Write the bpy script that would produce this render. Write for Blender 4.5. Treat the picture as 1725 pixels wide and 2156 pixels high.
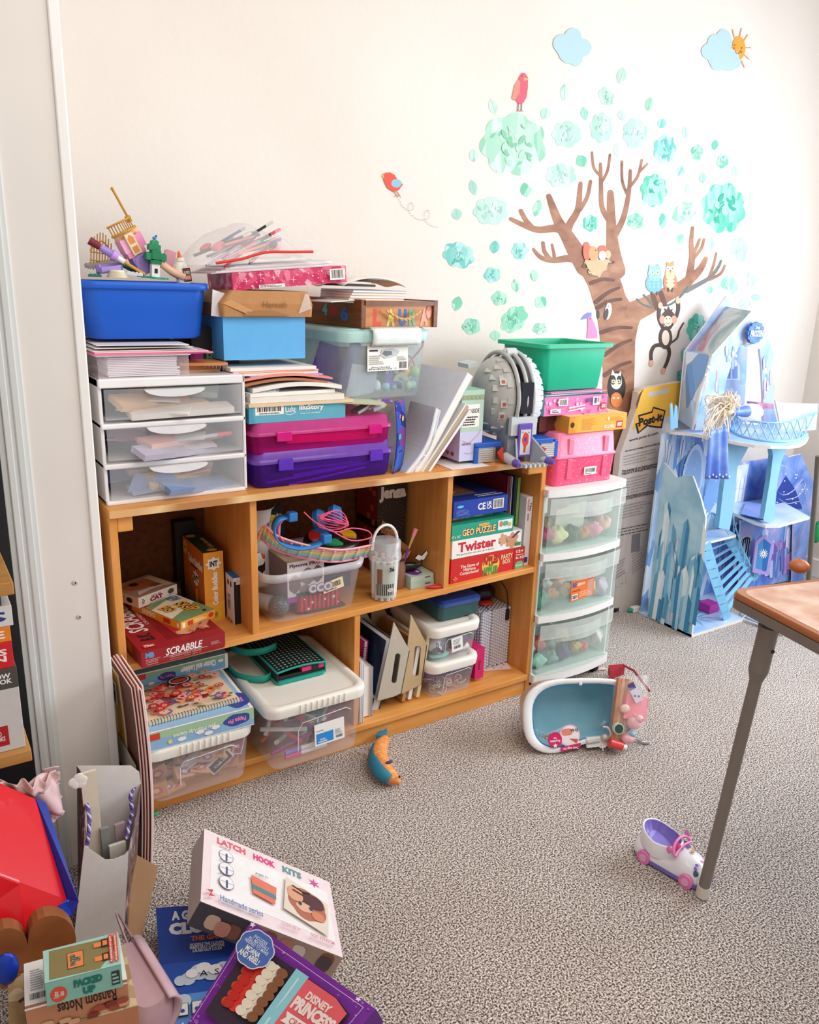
import bpy, bmesh, math, random
from mathutils import Vector, Matrix
from math import sin, cos, pi, radians
for o in list(bpy.data.objects): bpy.data.objects.remove(o)
S = bpy.context.scene
COL = S.collection
# ---------------------------------------------------------------- camera
F, CX, CY, CZ, YAW, PIT, ROL = 1683.2469, -0.3661, -1.78254, 1.30642, 0.57774, 0.28077, 0.0321
fw = Vector((sin(YAW)*cos(PIT), cos(YAW)*cos(PIT), -sin(PIT)))
ri0 = Vector((cos(YAW), -sin(YAW), 0)); up0 = ri0.cross(fw)
ri = ri0*cos(ROL) + up0*sin(ROL); up = up0*cos(ROL) - ri0*sin(ROL)
EYE = Vector((CX, CY, CZ))
cd = bpy.data.cameras.new('camera'); cam = bpy.data.objects.new('camera', cd); COL.objects.link(cam)
cam.matrix_world = Matrix(((ri.x, up.x, -fw.x, CX), (ri.y, up.y, -fw.y, CY), (ri.z, up.z, -fw.z, CZ), (0, 0, 0, 1)))
cd.sensor_fit = 'HORIZONTAL'; cd.sensor_width = 36; cd.lens = 36*F/1725; cd.clip_start = .02
S.camera = cam
# ---------------------------------------------------------------- light
S.view_settings.view_transform = 'Standard'; S.view_settings.look = 'None'
S.view_settings.gamma = 1; S.view_settings.use_curve_mapping = False
S.view_settings.exposure = 0.10
wd = bpy.data.worlds.new('world'); S.world = wd; wd.use_nodes = True
bg = wd.node_tree.nodes['Background']; bg.inputs[0].default_value = (1.0, .93, .87, 1); bg.inputs[1].default_value = .57
def area(name, loc, target, sx, sy, power, color):
    l = bpy.data.lights.new(name, 'AREA'); l.shape = 'RECTANGLE'; l.size = sx; l.size_y = sy; l.energy = power; l.color = color
    o = bpy.data.objects.new(name, l); COL.objects.link(o); o.location = loc
    o.rotation_euler = (Vector(target)-Vector(loc)).to_track_quat('-Z', 'Y').to_euler(); return o
area('window_light', (3.2, -1.15, 1.45), (0.6, -.2, .35), 1.5, 1.2, 66, (.80, .89, 1.0))
area('ceiling_light', (0.9, -1.5, 2.42), (0.9, -.6, 0), 1.6, 1.2, 26, (1.0, .93, .84))
# ---------------------------------------------------------------- helpers
def ray(u):
    d = ri*((u[0]-862.5)/F) - up*((u[1]-1078)/F) + fw; return d
def P(u, axis, val):
    d = ray(u); t = (val-EYE[axis])/d[axis]; return EYE + d*t
def PX(u, x): return P(u, 0, x)
def PY(u, y): return P(u, 1, y)
def PZ(u, z): return P(u, 2, z)
def lin(h, k=1.0):
    h = h.lstrip('#'); r = []
    for i in (0, 2, 4):
        c = int(h[i:i+2], 16)/255; c = c/12.92 if c <= .04045 else ((c+.055)/1.055)**2.4; r.append(min(c*k, 1))
    return r
MATS = {}
def newmat(key):
    m = bpy.data.materials.new(key); m.use_nodes = True; m.node_tree.nodes.clear(); return m, m.node_tree.nodes, m.node_tree.links
def tc(n, l, scale=1, kind='Object', sc=None):
    t = n.new('ShaderNodeTexCoord'); mp = n.new('ShaderNodeMapping'); l.new(t.outputs[kind], mp.inputs[0])
    if sc: mp.inputs['Scale'].default_value = sc
    return mp.outputs[0]
def mt(hx, rough=.5, metal=0.0, var=.07, scale=45, coat=0, spec=.4, bump=0):
    key = f'{hx}_{rough}_{metal}_{var}_{scale}_{coat}_{bump}'
    if key in MATS: return MATS[key]
    m, n, l = newmat('paint_'+hx.lstrip('#')); c = lin(hx, .93)
    p = n.new('ShaderNodeBsdfPrincipled'); o = n.new('ShaderNodeOutputMaterial'); l.new(p.outputs[0], o.inputs[0])
    p.inputs['Roughness'].default_value = rough; p.inputs['Metallic'].default_value = metal
    p.inputs['Specular IOR Level'].default_value = spec; p.inputs['Coat Weight'].default_value = coat
    no = n.new('ShaderNodeTexNoise'); no.inputs['Scale'].default_value = scale; no.inputs['Detail'].default_value = 3
    l.new(tc(n, l), no.inputs['Vector'])
    mx = n.new('ShaderNodeMix'); mx.data_type = 'RGBA'; l.new(no.outputs[0], mx.inputs[0])
    mx.inputs[6].default_value = [x*(1-var) for x in c]+[1]; mx.inputs[7].default_value = [min(1, x*(1+var)) for x in c]+[1]
    l.new(mx.outputs[2], p.inputs['Base Color'])
    if bump:
        b = n.new('ShaderNodeBump'); b.inputs['Strength'].default_value = bump; b.inputs['Distance'].default_value = .004
        l.new(no.outputs[0], b.inputs['Height']); l.new(b.outputs[0], p.inputs['Normal'])
    MATS[key] = m; return m
def clear(hx, fac=.25, rough=.25, tint=None, scale=30):
    key = f'clear{hx}{fac}{rough}{tint}'
    if key in MATS: return MATS[key]
    m, n, l = newmat('clear_plastic_'+hx.lstrip('#')); c = lin(hx)
    p = n.new('ShaderNodeBsdfPrincipled'); o = n.new('ShaderNodeOutputMaterial'); t = n.new('ShaderNodeBsdfTransparent'); mx = n.new('ShaderNodeMixShader')
    p.inputs['Roughness'].default_value = rough; p.inputs['Base Color'].default_value = c+[1]
    t.inputs[0].default_value = lin(tint or 'ffffff')+[1]
    no = n.new('ShaderNodeTexNoise'); no.inputs['Scale'].default_value = scale; l.new(tc(n, l), no.inputs['Vector'])
    mr = n.new('ShaderNodeMapRange'); l.new(no.outputs[0], mr.inputs[0]); mr.inputs[3].default_value = fac*.85; mr.inputs[4].default_value = min(1, fac*1.15)
    l.new(mr.outputs[0], mx.inputs[0]); l.new(t.outputs[0], mx.inputs[1]); l.new(p.outputs[0], mx.inputs[2]); l.new(mx.outputs[0], o.inputs[0])
    MATS[key] = m; return m
def ramp_mat(key, tex, stops, scale=10, sc=None, rough=.6, bump=0, coord='Object', feat=None, const=False, detail=4, bdist=.004, dist=0):
    if key in MATS: return MATS[key]
    m, n, l = newmat(key)
    p = n.new('ShaderNodeBsdfPrincipled'); o = n.new('ShaderNodeOutputMaterial'); l.new(p.outputs[0], o.inputs[0]); p.inputs['Roughness'].default_value = rough
    p.inputs['Specular IOR Level'].default_value = .35
    v = tc(n, l, kind=coord, sc=sc)
    if tex == 'noise':
        t = n.new('ShaderNodeTexNoise'); t.inputs['Scale'].default_value = scale; t.inputs['Detail'].default_value = detail; t.inputs['Distortion'].default_value = dist; out = t.outputs[0]
    elif tex == 'voronoi':
        t = n.new('ShaderNodeTexVoronoi'); t.inputs['Scale'].default_value = scale
        if feat: t.feature = feat
        out = t.outputs[0]
        if not feat:
            sp = n.new('ShaderNodeSeparateColor'); l.new(t.outputs[1], sp.inputs[0]); out = sp.outputs[0]
    elif tex == 'wave':
        t = n.new('ShaderNodeTexWave'); t.inputs['Scale'].default_value = scale; t.inputs['Distortion'].default_value = dist; t.inputs['Detail'].default_value = detail; out = t.outputs[0]
    l.new(v, t.inputs[0])
    r = n.new('ShaderNodeValToRGB'); l.new(out, r.inputs[0])
    if const: r.color_ramp.interpolation = 'CONSTANT'
    e = r.color_ramp.elements
    while len(e) < len(stops): e.new(.5)
    for i, (q, h) in enumerate(stops): e[i].position = q; e[i].color = lin(h, .93)+[1]
    l.new(r.outputs[0], p.inputs['Base Color'])
    if bump:
        b = n.new('ShaderNodeBump'); b.inputs['Strength'].default_value = bump; b.inputs['Distance'].default_value = bdist
        l.new(out, b.inputs['Height']); l.new(b.outputs[0], p.inputs['Normal'])
    MATS[key] = m; return m
_T = {}
def text_geo(s, bold=0, shear=0):
    k = (s, bold, shear)
    if k in _T: return _T[k]
    c = bpy.data.curves.new('t', 'FONT'); c.body = s; c.resolution_u = 2; c.offset = bold; c.shear = shear; c.fill_mode = 'BOTH'; c.space_line = .8; c.align_x = 'CENTER'
    o = bpy.data.objects.new('t', c); COL.objects.link(o)
    me = bpy.data.meshes.new_from_object(o.evaluated_get(bpy.context.evaluated_depsgraph_get()))
    vs = [v.co.copy() for v in me.vertices]; fs = [tuple(f.vertices) for f in me.polygons]
    x0 = min(v.x for v in vs); x1 = max(v.x for v in vs); y0 = min(v.y for v in vs); y1 = max(v.y for v in vs)
    vs = [((v.x-x0)/(x1-x0), (v.y-y0)/(y1-y0)) for v in vs]
    bpy.data.objects.remove(o); bpy.data.curves.remove(c); bpy.data.meshes.remove(me)
    _T[k] = (vs, fs); return _T[k]
class Paint:
    """draws flat print on one plane of a mesh, coordinates are fractions of that face"""
    def __init__(s, m, o, ux, uy, w, h, lift=.0003):
        s.m = m; s.o = Vector(o); s.ux = Vector(ux).normalized(); s.uy = Vector(uy).normalized(); s.w = w; s.h = h; s.n = s.ux.cross(s.uy); s.k = 1; s.lift = lift
    def pt(s, u, v): return s.o + s.ux*(u*s.w) + s.uy*(v*s.h) + s.n*(s.k*s.lift)
    def poly(s, pts, mat):
        s.m.poly([s.pt(*p) for p in pts], mat); s.k += .6; return s
    def rect(s, a, b, c, d, mat): return s.poly([(a, b), (c, b), (c, d), (a, d)], mat)
    def ell(s, cu, cv, ru, rv, mat, n=20): return s.poly([(cu+ru*cos(2*pi*i/n), cv+rv*sin(2*pi*i/n)) for i in range(n)], mat)
    def blob(s, cu, cv, ru, rv, mat, lobes=6, amp=.12, ph=0, n=42):
        return s.poly([(cu+ru*(1+amp*abs(sin(lobes*t/2+ph))-amp/2)*cos(t), cv+rv*(1+amp*abs(sin(lobes*t/2+ph))-amp/2)*sin(t)) for t in [2*pi*i/n for i in range(n)]], mat)
    def star(s, cu, cv, ru, rv, mat, k=5, inner=.45, ph=pi/2):
        return s.poly([(cu+ru*(1 if i % 2 == 0 else inner)*cos(ph+pi*i/k), cv+rv*(1 if i % 2 == 0 else inner)*sin(ph+pi*i/k)) for i in range(2*k)], mat)
    def text(s, t, box, mat, rot=0, bold=.02, shear=0):
        a, b, c, d = box; vs, fs = text_geo(t, bold, shear); q = []
        for x, y in vs:
            if rot == 90: x, y = 1-y, x
            elif rot == 180: x, y = 1-x, 1-y
            elif rot == 270: x, y = y, 1-x
            q.append(s.pt(a+x*(c-a), b+y*(d-b)))
        s.m.mesh(q, fs, mat); s.k += .6; return s
    def line(s, pts, wd, mat):
        for (a, b), (c, d) in zip(pts, pts[1:]):
            A = s.pt(a, b); B = s.pt(c, d); q = (B-A)
            if q.length < 1e-7: continue
            q = s.n.cross(q.normalized())*(wd/2); s.m.poly([A-q, B-q, B+q, A+q], mat)
        s.k += .6; return s
    def bars(s, box, mat, bg=None, seed=1, vert=True):
        a, b, c, d = box; rd = random.Random(seed)
        if bg: s.rect(a-.02*(c-a)*2, b-.1*(d-b), c+.04*(c-a), d+.1*(d-b), bg)
        x = 0
        while x < 1:
            w = rd.choice((.02, .03, .05)); w = min(w, 1-x)
            if vert: s.m.poly([s.pt(a+x*(c-a), b), s.pt(a+(x+w)*(c-a), b), s.pt(a+(x+w)*(c-a), d), s.pt(a+x*(c-a), d)], mat)
            else: s.m.poly([s.pt(a, b+x*(d-b)), s.pt(c, b+x*(d-b)), s.pt(c, b+(x+w)*(d-b)), s.pt(a, b+(x+w)*(d-b))], mat)
            x += w + rd.choice((.02, .03, .04))
        s.k += .6; return s
    def lines_of_print(s, box, n, mat, seed=1, fill=.55):
        a, b, c, d = box; rd = random.Random(seed); st = (d-b)/n
        for i in range(n):
            e = a + (c-a)*(rd.uniform(.6, 1)); y = d - (i+.8)*st; x = a
            while x < e:
                w = (c-a)*rd.uniform(.05, .14); x2 = min(e, x+w)
                s.m.poly([s.pt(x, y), s.pt(x2, y), s.pt(x2, y+st*fill), s.pt(x, y+st*fill)], mat); x = x2 + (c-a)*.018
        s.k += .6; return s
class M:
    dk = 0
    def __init__(s): s.v = []; s.f = []; s.fm = []; s.sm = []; s.mats = []
    def mi(s, mat):
        if mat not in s.mats: s.mats.append(mat)
        return s.mats.index(mat)
    def mesh(s, vs, fs, mat, smooth=False):
        b = len(s.v); k = s.mi(mat); s.v += [tuple(v) for v in vs]
        for f in fs: s.f.append([b+i for i in f]); s.fm.append(k); s.sm.append(smooth)
        return s
    def poly(s, pts, mat): return s.mesh(pts, [tuple(range(len(pts)))], mat)
    def box(s, x0, y0, z0, x1, y1, z1, mat, T=None):
        vs = [Vector((x, y, z)) for z in (z0, z1) for y in (y0, y1) for x in (x0, x1)]
        if T: vs = [T @ v for v in vs]
        return s.mesh(vs, [(0, 2, 3, 1), (4, 5, 7, 6), (0, 1, 5, 4), (2, 6, 7, 3), (0, 4, 6, 2), (1, 3, 7, 5)], mat)
    def loft(s, rings, mat, cap0=True, cap1=True, smooth=True, closed=True):
        n = len(rings[0]); vs = [p for r in rings for p in r]; fs = []
        for i in range(len(rings)-1):
            for j in range(n if closed else n-1):
                k = (j+1) % n; fs.append((i*n+j, i*n+k, (i+1)*n+k, (i+1)*n+j))
        s.mesh(vs, fs, mat, smooth)
        if cap0: s.mesh(rings[0], [tuple(reversed(range(n)))], mat)
        if cap1: s.mesh(rings[-1], [tuple(range(n))], mat)
        return s
    def cyl(s, a, b, r1, mat, r2=None, n=16, cap=True):
        a = Vector(a); b = Vector(b); r2 = r1 if r2 is None else r2; d = (b-a).normalized()
        u = d.orthogonal().normalized(); w = d.cross(u)
        R = [[p + (u*cos(2*pi*i/n)+w*sin(2*pi*i/n))*r for i in range(n)] for p, r in ((a, r1), (b, r2))]
        return s.loft(R, mat, cap, cap)
    def tube(s, pts, r, mat, n=8, closed=False, cap=True):
        pts = [Vector(p) for p in pts]; N = len(pts); R = []; u = None
        for i, p in enumerate(pts):
            d = (pts[(i+1) % N]-pts[i-1]) if closed else (pts[min(i+1, N-1)]-pts[max(i-1, 0)])
            d = d.normalized() if d.length > 1e-9 else Vector((0, 0, 1))
            u = d.orthogonal().normalized() if u is None else (u-d*u.dot(d)).normalized()
            w = d.cross(u); rr = r[i] if isinstance(r, (list, tuple)) else r
            R.append([p + (u*cos(2*pi*k/n)+w*sin(2*pi*k/n))*rr for k in range(n)])
        if closed: R.append(R[0])
        return s.loft(R, mat, cap and not closed, cap and not closed)
    def ball(s, c, r, mat, n=14, T=None):
        c = Vector(c); r = (r, r, r) if not isinstance(r, (list, tuple)) else r; R = []
        for i in range(n//2+1):
            t = -pi/2+pi*i/(n//2); R.append([Vector((r[0]*cos(t)*cos(2*pi*j/n), r[1]*cos(t)*sin(2*pi*j/n), r[2]*sin(t))) for j in range(n)])
        R = [[(T @ p if T else p)+c for p in q] for q in R]
        return s.loft(R, mat, False, False)
    def prism(s, pts, vec, mat, mat2=None, smooth=False):
        vec = Vector(vec); a = [Vector(p) for p in pts]; b = [p+vec for p in a]; n = len(a)
        s.mesh(a, [tuple(range(n))], mat); s.mesh(b, [tuple(reversed(range(n)))], mat)
        s.mesh(a+b, [(i, i+n, (i+1) % n+n, (i+1) % n) for i in range(n)], mat2 or mat, smooth); return s
    def grid(s, fn, nu, nv, mat, smooth=True):
        vs = [fn(i/nu, j/nv) for i in range(nu+1) for j in range(nv+1)]
        fs = [(i*(nv+1)+j, (i+1)*(nv+1)+j, (i+1)*(nv+1)+j+1, i*(nv+1)+j+1) for i in range(nu) for j in range(nv)]
        return s.mesh(vs, fs, mat, smooth)
    def obj(s, name, parent=None, loc=(0, 0, 0), rot=(0, 0, 0), bevel=0, solid=0):
        me = bpy.data.meshes.new(name); me.from_pydata(s.v, [], s.f)
        for m in s.mats: me.materials.append(m)
        me.polygons.foreach_set('material_index', s.fm); me.polygons.foreach_set('use_smooth', s.sm); me.update()
        o = bpy.data.objects.new(name, me); COL.objects.link(o); o.location = loc
        o.rotation_euler = rot if isinstance(rot, (tuple, list)) else (0, 0, rot)
        if parent: o.parent = parent
        if solid: md = o.modifiers.new('s', 'SOLIDIFY'); md.thickness = solid; md.offset = 0
        if bevel: md = o.modifiers.new('b', 'BEVEL'); md.width = bevel; md.segments = 2; md.limit_method = 'ANGLE'
        return o
def rr(w, d, r, z, cx=0, cy=0, n=5):
    """rounded rectangle ring centred cx,cy"""
    r = min(r, w/2-.0001, d/2-.0001); o = []
    for k, (sx, sy) in enumerate(((1, 1), (-1, 1), (-1, -1), (1, -1))):
        for i in range(n+1):
            a = pi/2*k + pi/2*i/n; o.append(Vector((cx+sx*(w/2-r)+r*cos(a), cy+sy*(d/2-r)+r*sin(a), z)))
    return o
def tag(o, label, cat, group=None, kind=None):
    o['label'] = label; o['category'] = cat
    if group: o['group'] = group
    if kind: o['kind'] = kind
    return o
def thing(name, label, cat, loc=(0, 0, 0), rot=0, group=None):
    o = bpy.data.objects.new(name, None); COL.objects.link(o); o.location = loc; o.empty_display_size = .03
    o.rotation_euler = rot if isinstance(rot, (tuple, list)) else (0, 0, rot)
    return tag(o, label, cat, group)
def struct(name, m, **k):
    o = m.obj(name, **k); o['kind'] = 'structure'; return o
def fit(A, B, T, y=None, z=None, rot=None):
    """world placement of an upright front face seen at pixels A (bottom left), B (bottom right), T (top left)"""
    a = PY(A, y) if y is not None else PZ(A, z)
    if rot is None: b = PZ(B, a.z); rot = math.atan2(b.y-a.y, b.x-a.x); w = (b-a).length
    else:
        d = ray(B); n = Vector((-sin(rot), cos(rot), 0)); t = (a-EYE).dot(n)/d.dot(n); b = EYE+d*t; w = (b-a).dot(Vector((cos(rot), sin(rot), 0)))
    n = Vector((-sin(rot), cos(rot), 0)); d = ray(T); t = (a-EYE).dot(n)/d.dot(n); h = (EYE+d*t).z - a.z
    return a, rot, w, h
def hexm(c): return mt(c) if isinstance(c, str) else c
def faces(m, w, d, h):
    return dict(front=Paint(m, (0, 0, 0), (1, 0, 0), (0, 0, 1), w, h), top=Paint(m, (0, 0, h), (1, 0, 0), (0, 1, 0), w, d),
                left=Paint(m, (0, d, 0), (0, -1, 0), (0, 0, 1), d, h), right=Paint(m, (w, 0, 0), (0, 1, 0), (0, 0, 1), d, h))
def carton(name, label, cat, fitv, d, col, art=None, group=None, sides=None, rot3=None, lid=None):
    """a closed box; art(faces) prints on it; lid = (fraction, colour) adds a lid part"""
    a, rot, w, h = fitv; m = M(); c = hexm(col)
    m.box(0, 0, 0, w, d, h, c)
    fs = faces(m, w, d, h)
    if sides:
        for k, cc in sides.items(): fs[k].rect(0, 0, 1, 1, hexm(cc))
    if art: art(fs)
    if lid:
        t = thing(name, label, cat, a, rot if rot3 is None else rot3, group)
        m.obj('box_body', t)
        l = M(); f, lc = lid; e = .0012; l.box(-e, -e, h*(1-f), w+e, d+e, h+.001, hexm(lc)); l.obj('box_lid', t)
        return t
    o = m.obj(name, loc=a, rot=rot if rot3 is None else rot3)
    return tag(o, label, cat, group)
rnd = random.Random(7)
# ---------------------------------------------------------------- setting
YW = .40   # face of the back wall
wallm = ramp_mat('painted_plaster', 'noise', [(.3, 'ebe3da'), (.7, 'f2ebe3')], scale=2, rough=.85, bump=.0)
n_ = wallm.node_tree.nodes; l_ = wallm.node_tree.links
_b = n_.new('ShaderNodeBump'); _b.inputs['Strength'].default_value = .25; _b.inputs['Distance'].default_value = .003
_n = n_.new('ShaderNodeTexNoise'); _n.inputs['Scale'].default_value = 55; l_.new(tc(n_, l_), _n.inputs[0]); l_.new(_n.outputs[0], _b.inputs['Height'])
l_.new(_b.outputs[0], [x for x in n_ if x.type == 'BSDF_PRINCIPLED'][0].inputs['Normal'])
def carpet_mat():
    m, n, l = newmat('carpet'); p = n.new('ShaderNodeBsdfPrincipled'); o = n.new('ShaderNodeOutputMaterial'); l.new(p.outputs[0], o.inputs[0])
    p.inputs['Roughness'].default_value = .95; p.inputs['Specular IOR Level'].default_value = .1; p.inputs['Sheen Weight'].default_value = .2
    v = tc(n, l)
    a = n.new('ShaderNodeTexNoise'); a.inputs['Scale'].default_value = 250; a.inputs['Detail'].default_value = 1.5; a.inputs['Roughness'].default_value = .6; l.new(v, a.inputs[0])
    b = n.new('ShaderNodeTexNoise'); b.inputs['Scale'].default_value = 2.6; b.inputs['Detail'].default_value = 3; l.new(v, b.inputs[0])
    r = n.new('ShaderNodeValToRGB'); l.new(a.outputs[0], r.inputs[0]); e = r.color_ramp.elements
    e.new(.5); e.new(.6)
    for i, (q, h) in enumerate([(.36, '43362f'), (.45, '9a877b'), (.525, 'd0c1b7'), (.61, 'fdf6f0')]): e[i].position = q; e[i].color = lin(h)+[1]
    mx = n.new('ShaderNodeMix'); mx.data_type = 'RGBA'; mx.blend_type = 'MULTIPLY'; mx.inputs[0].default_value = .55
    r2 = n.new('ShaderNodeValToRGB'); l.new(b.outputs[0], r2.inputs[0]); r2.color_ramp.elements[0].position = .35; r2.color_ramp.elements[0].color = (.78, .76, .75, 1); r2.color_ramp.elements[1].position = .6
    l.new(r.outputs[0], mx.inputs[6]); l.new(r2.outputs[0], mx.inputs[7]); l.new(mx.outputs[2], p.inputs['Base Color'])
    bu = n.new('ShaderNodeBump'); bu.inputs['Strength'].default_value = .9; bu.inputs['Distance'].default_value = .009; l.new(a.outputs[0], bu.inputs['Height']); l.new(bu.outputs[0], p.inputs['Normal'])
    return m
struct('floor', M().box(-2.2, -3.2, -.05, 3.6, .5, 0, carpet_mat()))
XR = 3.262
struct('wall_back', M().box(-.03, YW, 0, XR+.2, YW+.12, 2.5, wallm))
w = M()  # right wall with the window opening
w.box(XR, -3.2, 0, XR+.12, -1.95, 2.5, wallm); w.box(XR, -.35, 0, XR+.12, YW, 2.5, wallm)
w.box(XR, -1.95, 0, XR+.12, -.35, .8, wallm); w.box(XR, -1.95, 2.1, XR+.12, -.35, 2.5, wallm)
struct('wall_right', w)
wh = mt('f4f2ee', .35, var=.02)
w = M()
for a, b, c, d in ((-2.0, .78, -1.93, 2.12), (-.37, .78, -.3, 2.12), (-2.0, 2.08, -.3, 2.15), (-2.0, .75, -.3, .82), (-1.17, .8, -1.13, 2.1)): w.box(XR-.015, a, b, XR+.08, c, d, wh)
struct('window_1', w)
struct('baseboard_back', M().box(1.3, YW-.014, 0, XR, YW, .09, wh), bevel=.004)
struct('baseboard_right', M().box(XR-.014, -3.2, 0, XR, YW-.014, .09, wh), bevel=.004)
# the partition end with its moulded casing at the left
whp = ramp_mat('gloss_trim_paint', 'noise', [(.3, 'e9e3dd'), (.7, 'f1ebe5')], scale=3, rough=.4)
struct('wall_left', M().box(-.30, -.0, 0, -.034, YW+.12, 2.5, wallm))
w = M(); yf = -.10
w.box(-.158, yf, 0, -.040, 0, 2.5, whp)
struct('trim_1', w)
w = M()
w.box(-.058, yf-.004, 0, -.038, .01, 2.5, mt('fbf9f6', .3, var=.01)); struct('trim_2', w, bevel=.003)
w = M()
for i, (dx, t) in enumerate(((.0, .004), (.010, .010), (.020, .006), (.030, .013), (.042, .009))): w.box(-.158-dx-.012, yf-t, 0, -.158-dx+.001, 0, 2.5, mt('dcdfdd', .35, var=.02))
struct('trim_3', w, bevel=.002)
# two dents in the casing
for i, (u, r) in enumerate((((158, 1227), .0045), ((167, 1299), .0042))):
    p = PY(u, yf-.0006); m = M(); m.ball((0, 0, 0), (r*1.5, .0012, r*1.3), mt('cfc7bd', .7), n=12); m.ball((.001, -.0006, 0), (r*.5, .0012, r*.6), mt('4d443d', .8), n=8)
    tag(m.obj('plaster_dent', loc=p), ('upper' if i == 0 else 'lower')+' patched screw hole in the white casing', 'screw hole', 'screw holes in the casing')
# ---------------------------------------------------------------- wall decals
YD = YW-.0008
dec = {}
def leafm(key, a, b, c, d, sc=14):
    return ramp_mat('decal_'+key, 'voronoi', [(0, a), (.3, b), (.55, c), (.8, d)], scale=sc, sc=(1.6, 1, .75), rough=.6, const=False)
LM = {'mint': leafm('mint', '8fcfb0', 'a9dbc2', 'bfe4d3', 'd5efe4', 22), 'pale': leafm('pale', 'a6d3c4', 'b4dccf', 'c0e2d7', 'cdeadf', 24),
      'teal': leafm('teal', '68c2b8', '82ccc3', '9bd8cf', 'b8e4dd', 30), 'green': leafm('green', '6cc3a0', '85cfb0', 'a0d8bf', 'b9e3cf', 24),
      'strong': leafm('strong', '45bd9d', '62c6aa', '80d0b9', 'a6dfcd', 26), 'grey': leafm('grey', '93cbb5', 'a8d3c1', 'b8dacb', 'cfe8dd', 26)}
def dflat(pts, m, mat, lift=0):
    m.dk += 1; m.poly([PY(p, YD-lift*.00008-m.dk*.00003) for p in pts], mat)
def pts_leaf(cx, cy, L, W, a):
    a = radians(a); o = []
    for i in range(9):
        t = i/8; y = -L+2*L*t; x = W*sin(pi*t)**.75; o.append((x, y))
    o += [(-x, y) for x, y in o[-2:0:-1]]
    return [(cx+x*cos(a)-y*sin(a), cy+x*sin(a)+y*cos(a)) for x, y in o]
def pts_blob(cx, cy, rx, ry, k, a=0, amp=.16, n=48):
    o = []; a = radians(a)
    for i in range(n):
        t = 2*pi*i/n; q = 1-amp+amp*abs(sin(k*t/2+cx)); x = rx*q*cos(t); y = ry*q*sin(t); o.append((cx+x*cos(a)-y*sin(a), cy+x*sin(a)+y*cos(a)))
    return o
def pts_ell(cx, cy, rx, ry, n=20, a=0):
    a = radians(a); return [(cx+rx*cos(t)*cos(a)-ry*sin(t)*sin(a), cy+rx*cos(t)*sin(a)+ry*sin(t)*cos(a)) for t in [2*pi*i/n for i in range(n)]]
def stroke(m, pts, ws, mat, lift=0):
    n = len(pts); Lf = []; Rt = []
    if not isinstance(ws, (list, tuple)): ws = (ws, ws)
    for i, p in enumerate(pts):
        a = pts[max(i-1, 0)]; b = pts[min(i+1, n-1)]; dx, dy = b[0]-a[0], b[1]-a[1]; q = math.hypot(dx, dy) or 1
        wd = (ws[0]+(ws[-1]-ws[0])*i/(n-1))/2; nx, ny = -dy/q*wd, dx/q*wd; Lf.append((p[0]+nx, p[1]+ny)); Rt.append((p[0]-nx, p[1]-ny))
    dflat(Lf+[(pts[-1][0]+ws[-1]/2*cos(t_), pts[-1][1]+ws[-1]/2*sin(t_)) for t_ in [math.atan2(Lf[-1][1]-pts[-1][1], Lf[-1][0]-pts[-1][0])-pi*k/5 for k in range(1, 5)]]
          + Rt[::-1]+[(pts[0][0]+ws[0]/2*cos(t_), pts[0][1]+ws[0]/2*sin(t_)) for t_ in [math.atan2(Rt[0][1]-pts[0][1], Rt[0][0]-pts[0][0])-pi*k/5 for k in range(1, 5)]], m, mat, lift)
def union(discs, n=72):
    cx = sum(d[0] for d in discs)/len(discs); cy = sum(d[1] for d in discs)/len(discs); o = []
    for i in range(n):
        t = 2*pi*i/n; best = 2
        for x, y, rx, ry in discs:
            dx, dy = (x-cx)/rx, (y-cy)/ry; ux, uy = cos(t)/rx, sin(t)/ry; A = ux*ux+uy*uy; B = ux*dx+uy*dy; C = dx*dx+dy*dy-1; D = B*B-A*C
            if D >= 0: best = max(best, (B+math.sqrt(D))/A)
        o.append((cx+best*cos(t), cy+best*sin(t)))
    return o
def smooth_path(pts, k=4):
    o = []; n = len(pts)
    for i in range(n-1):
        p0, p1, p2, p3 = pts[max(i-1, 0)], pts[i], pts[i+1], pts[min(i+2, n-1)]
        for j in range(k):
            t = j/k; o.append(tuple(.5*(2*p1[c]+(p2[c]-p0[c])*t+(2*p0[c]-5*p1[c]+4*p2[c]-p3[c])*t*t+(3*p1[c]-p0[c]-3*p2[c]+p3[c])*t**3) for c in range(len(p1))))
    return o+[tuple(pts[-1])]
def decal(m, name, label, cat, group=None): return tag(m.obj(name), label, cat, group)
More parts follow.
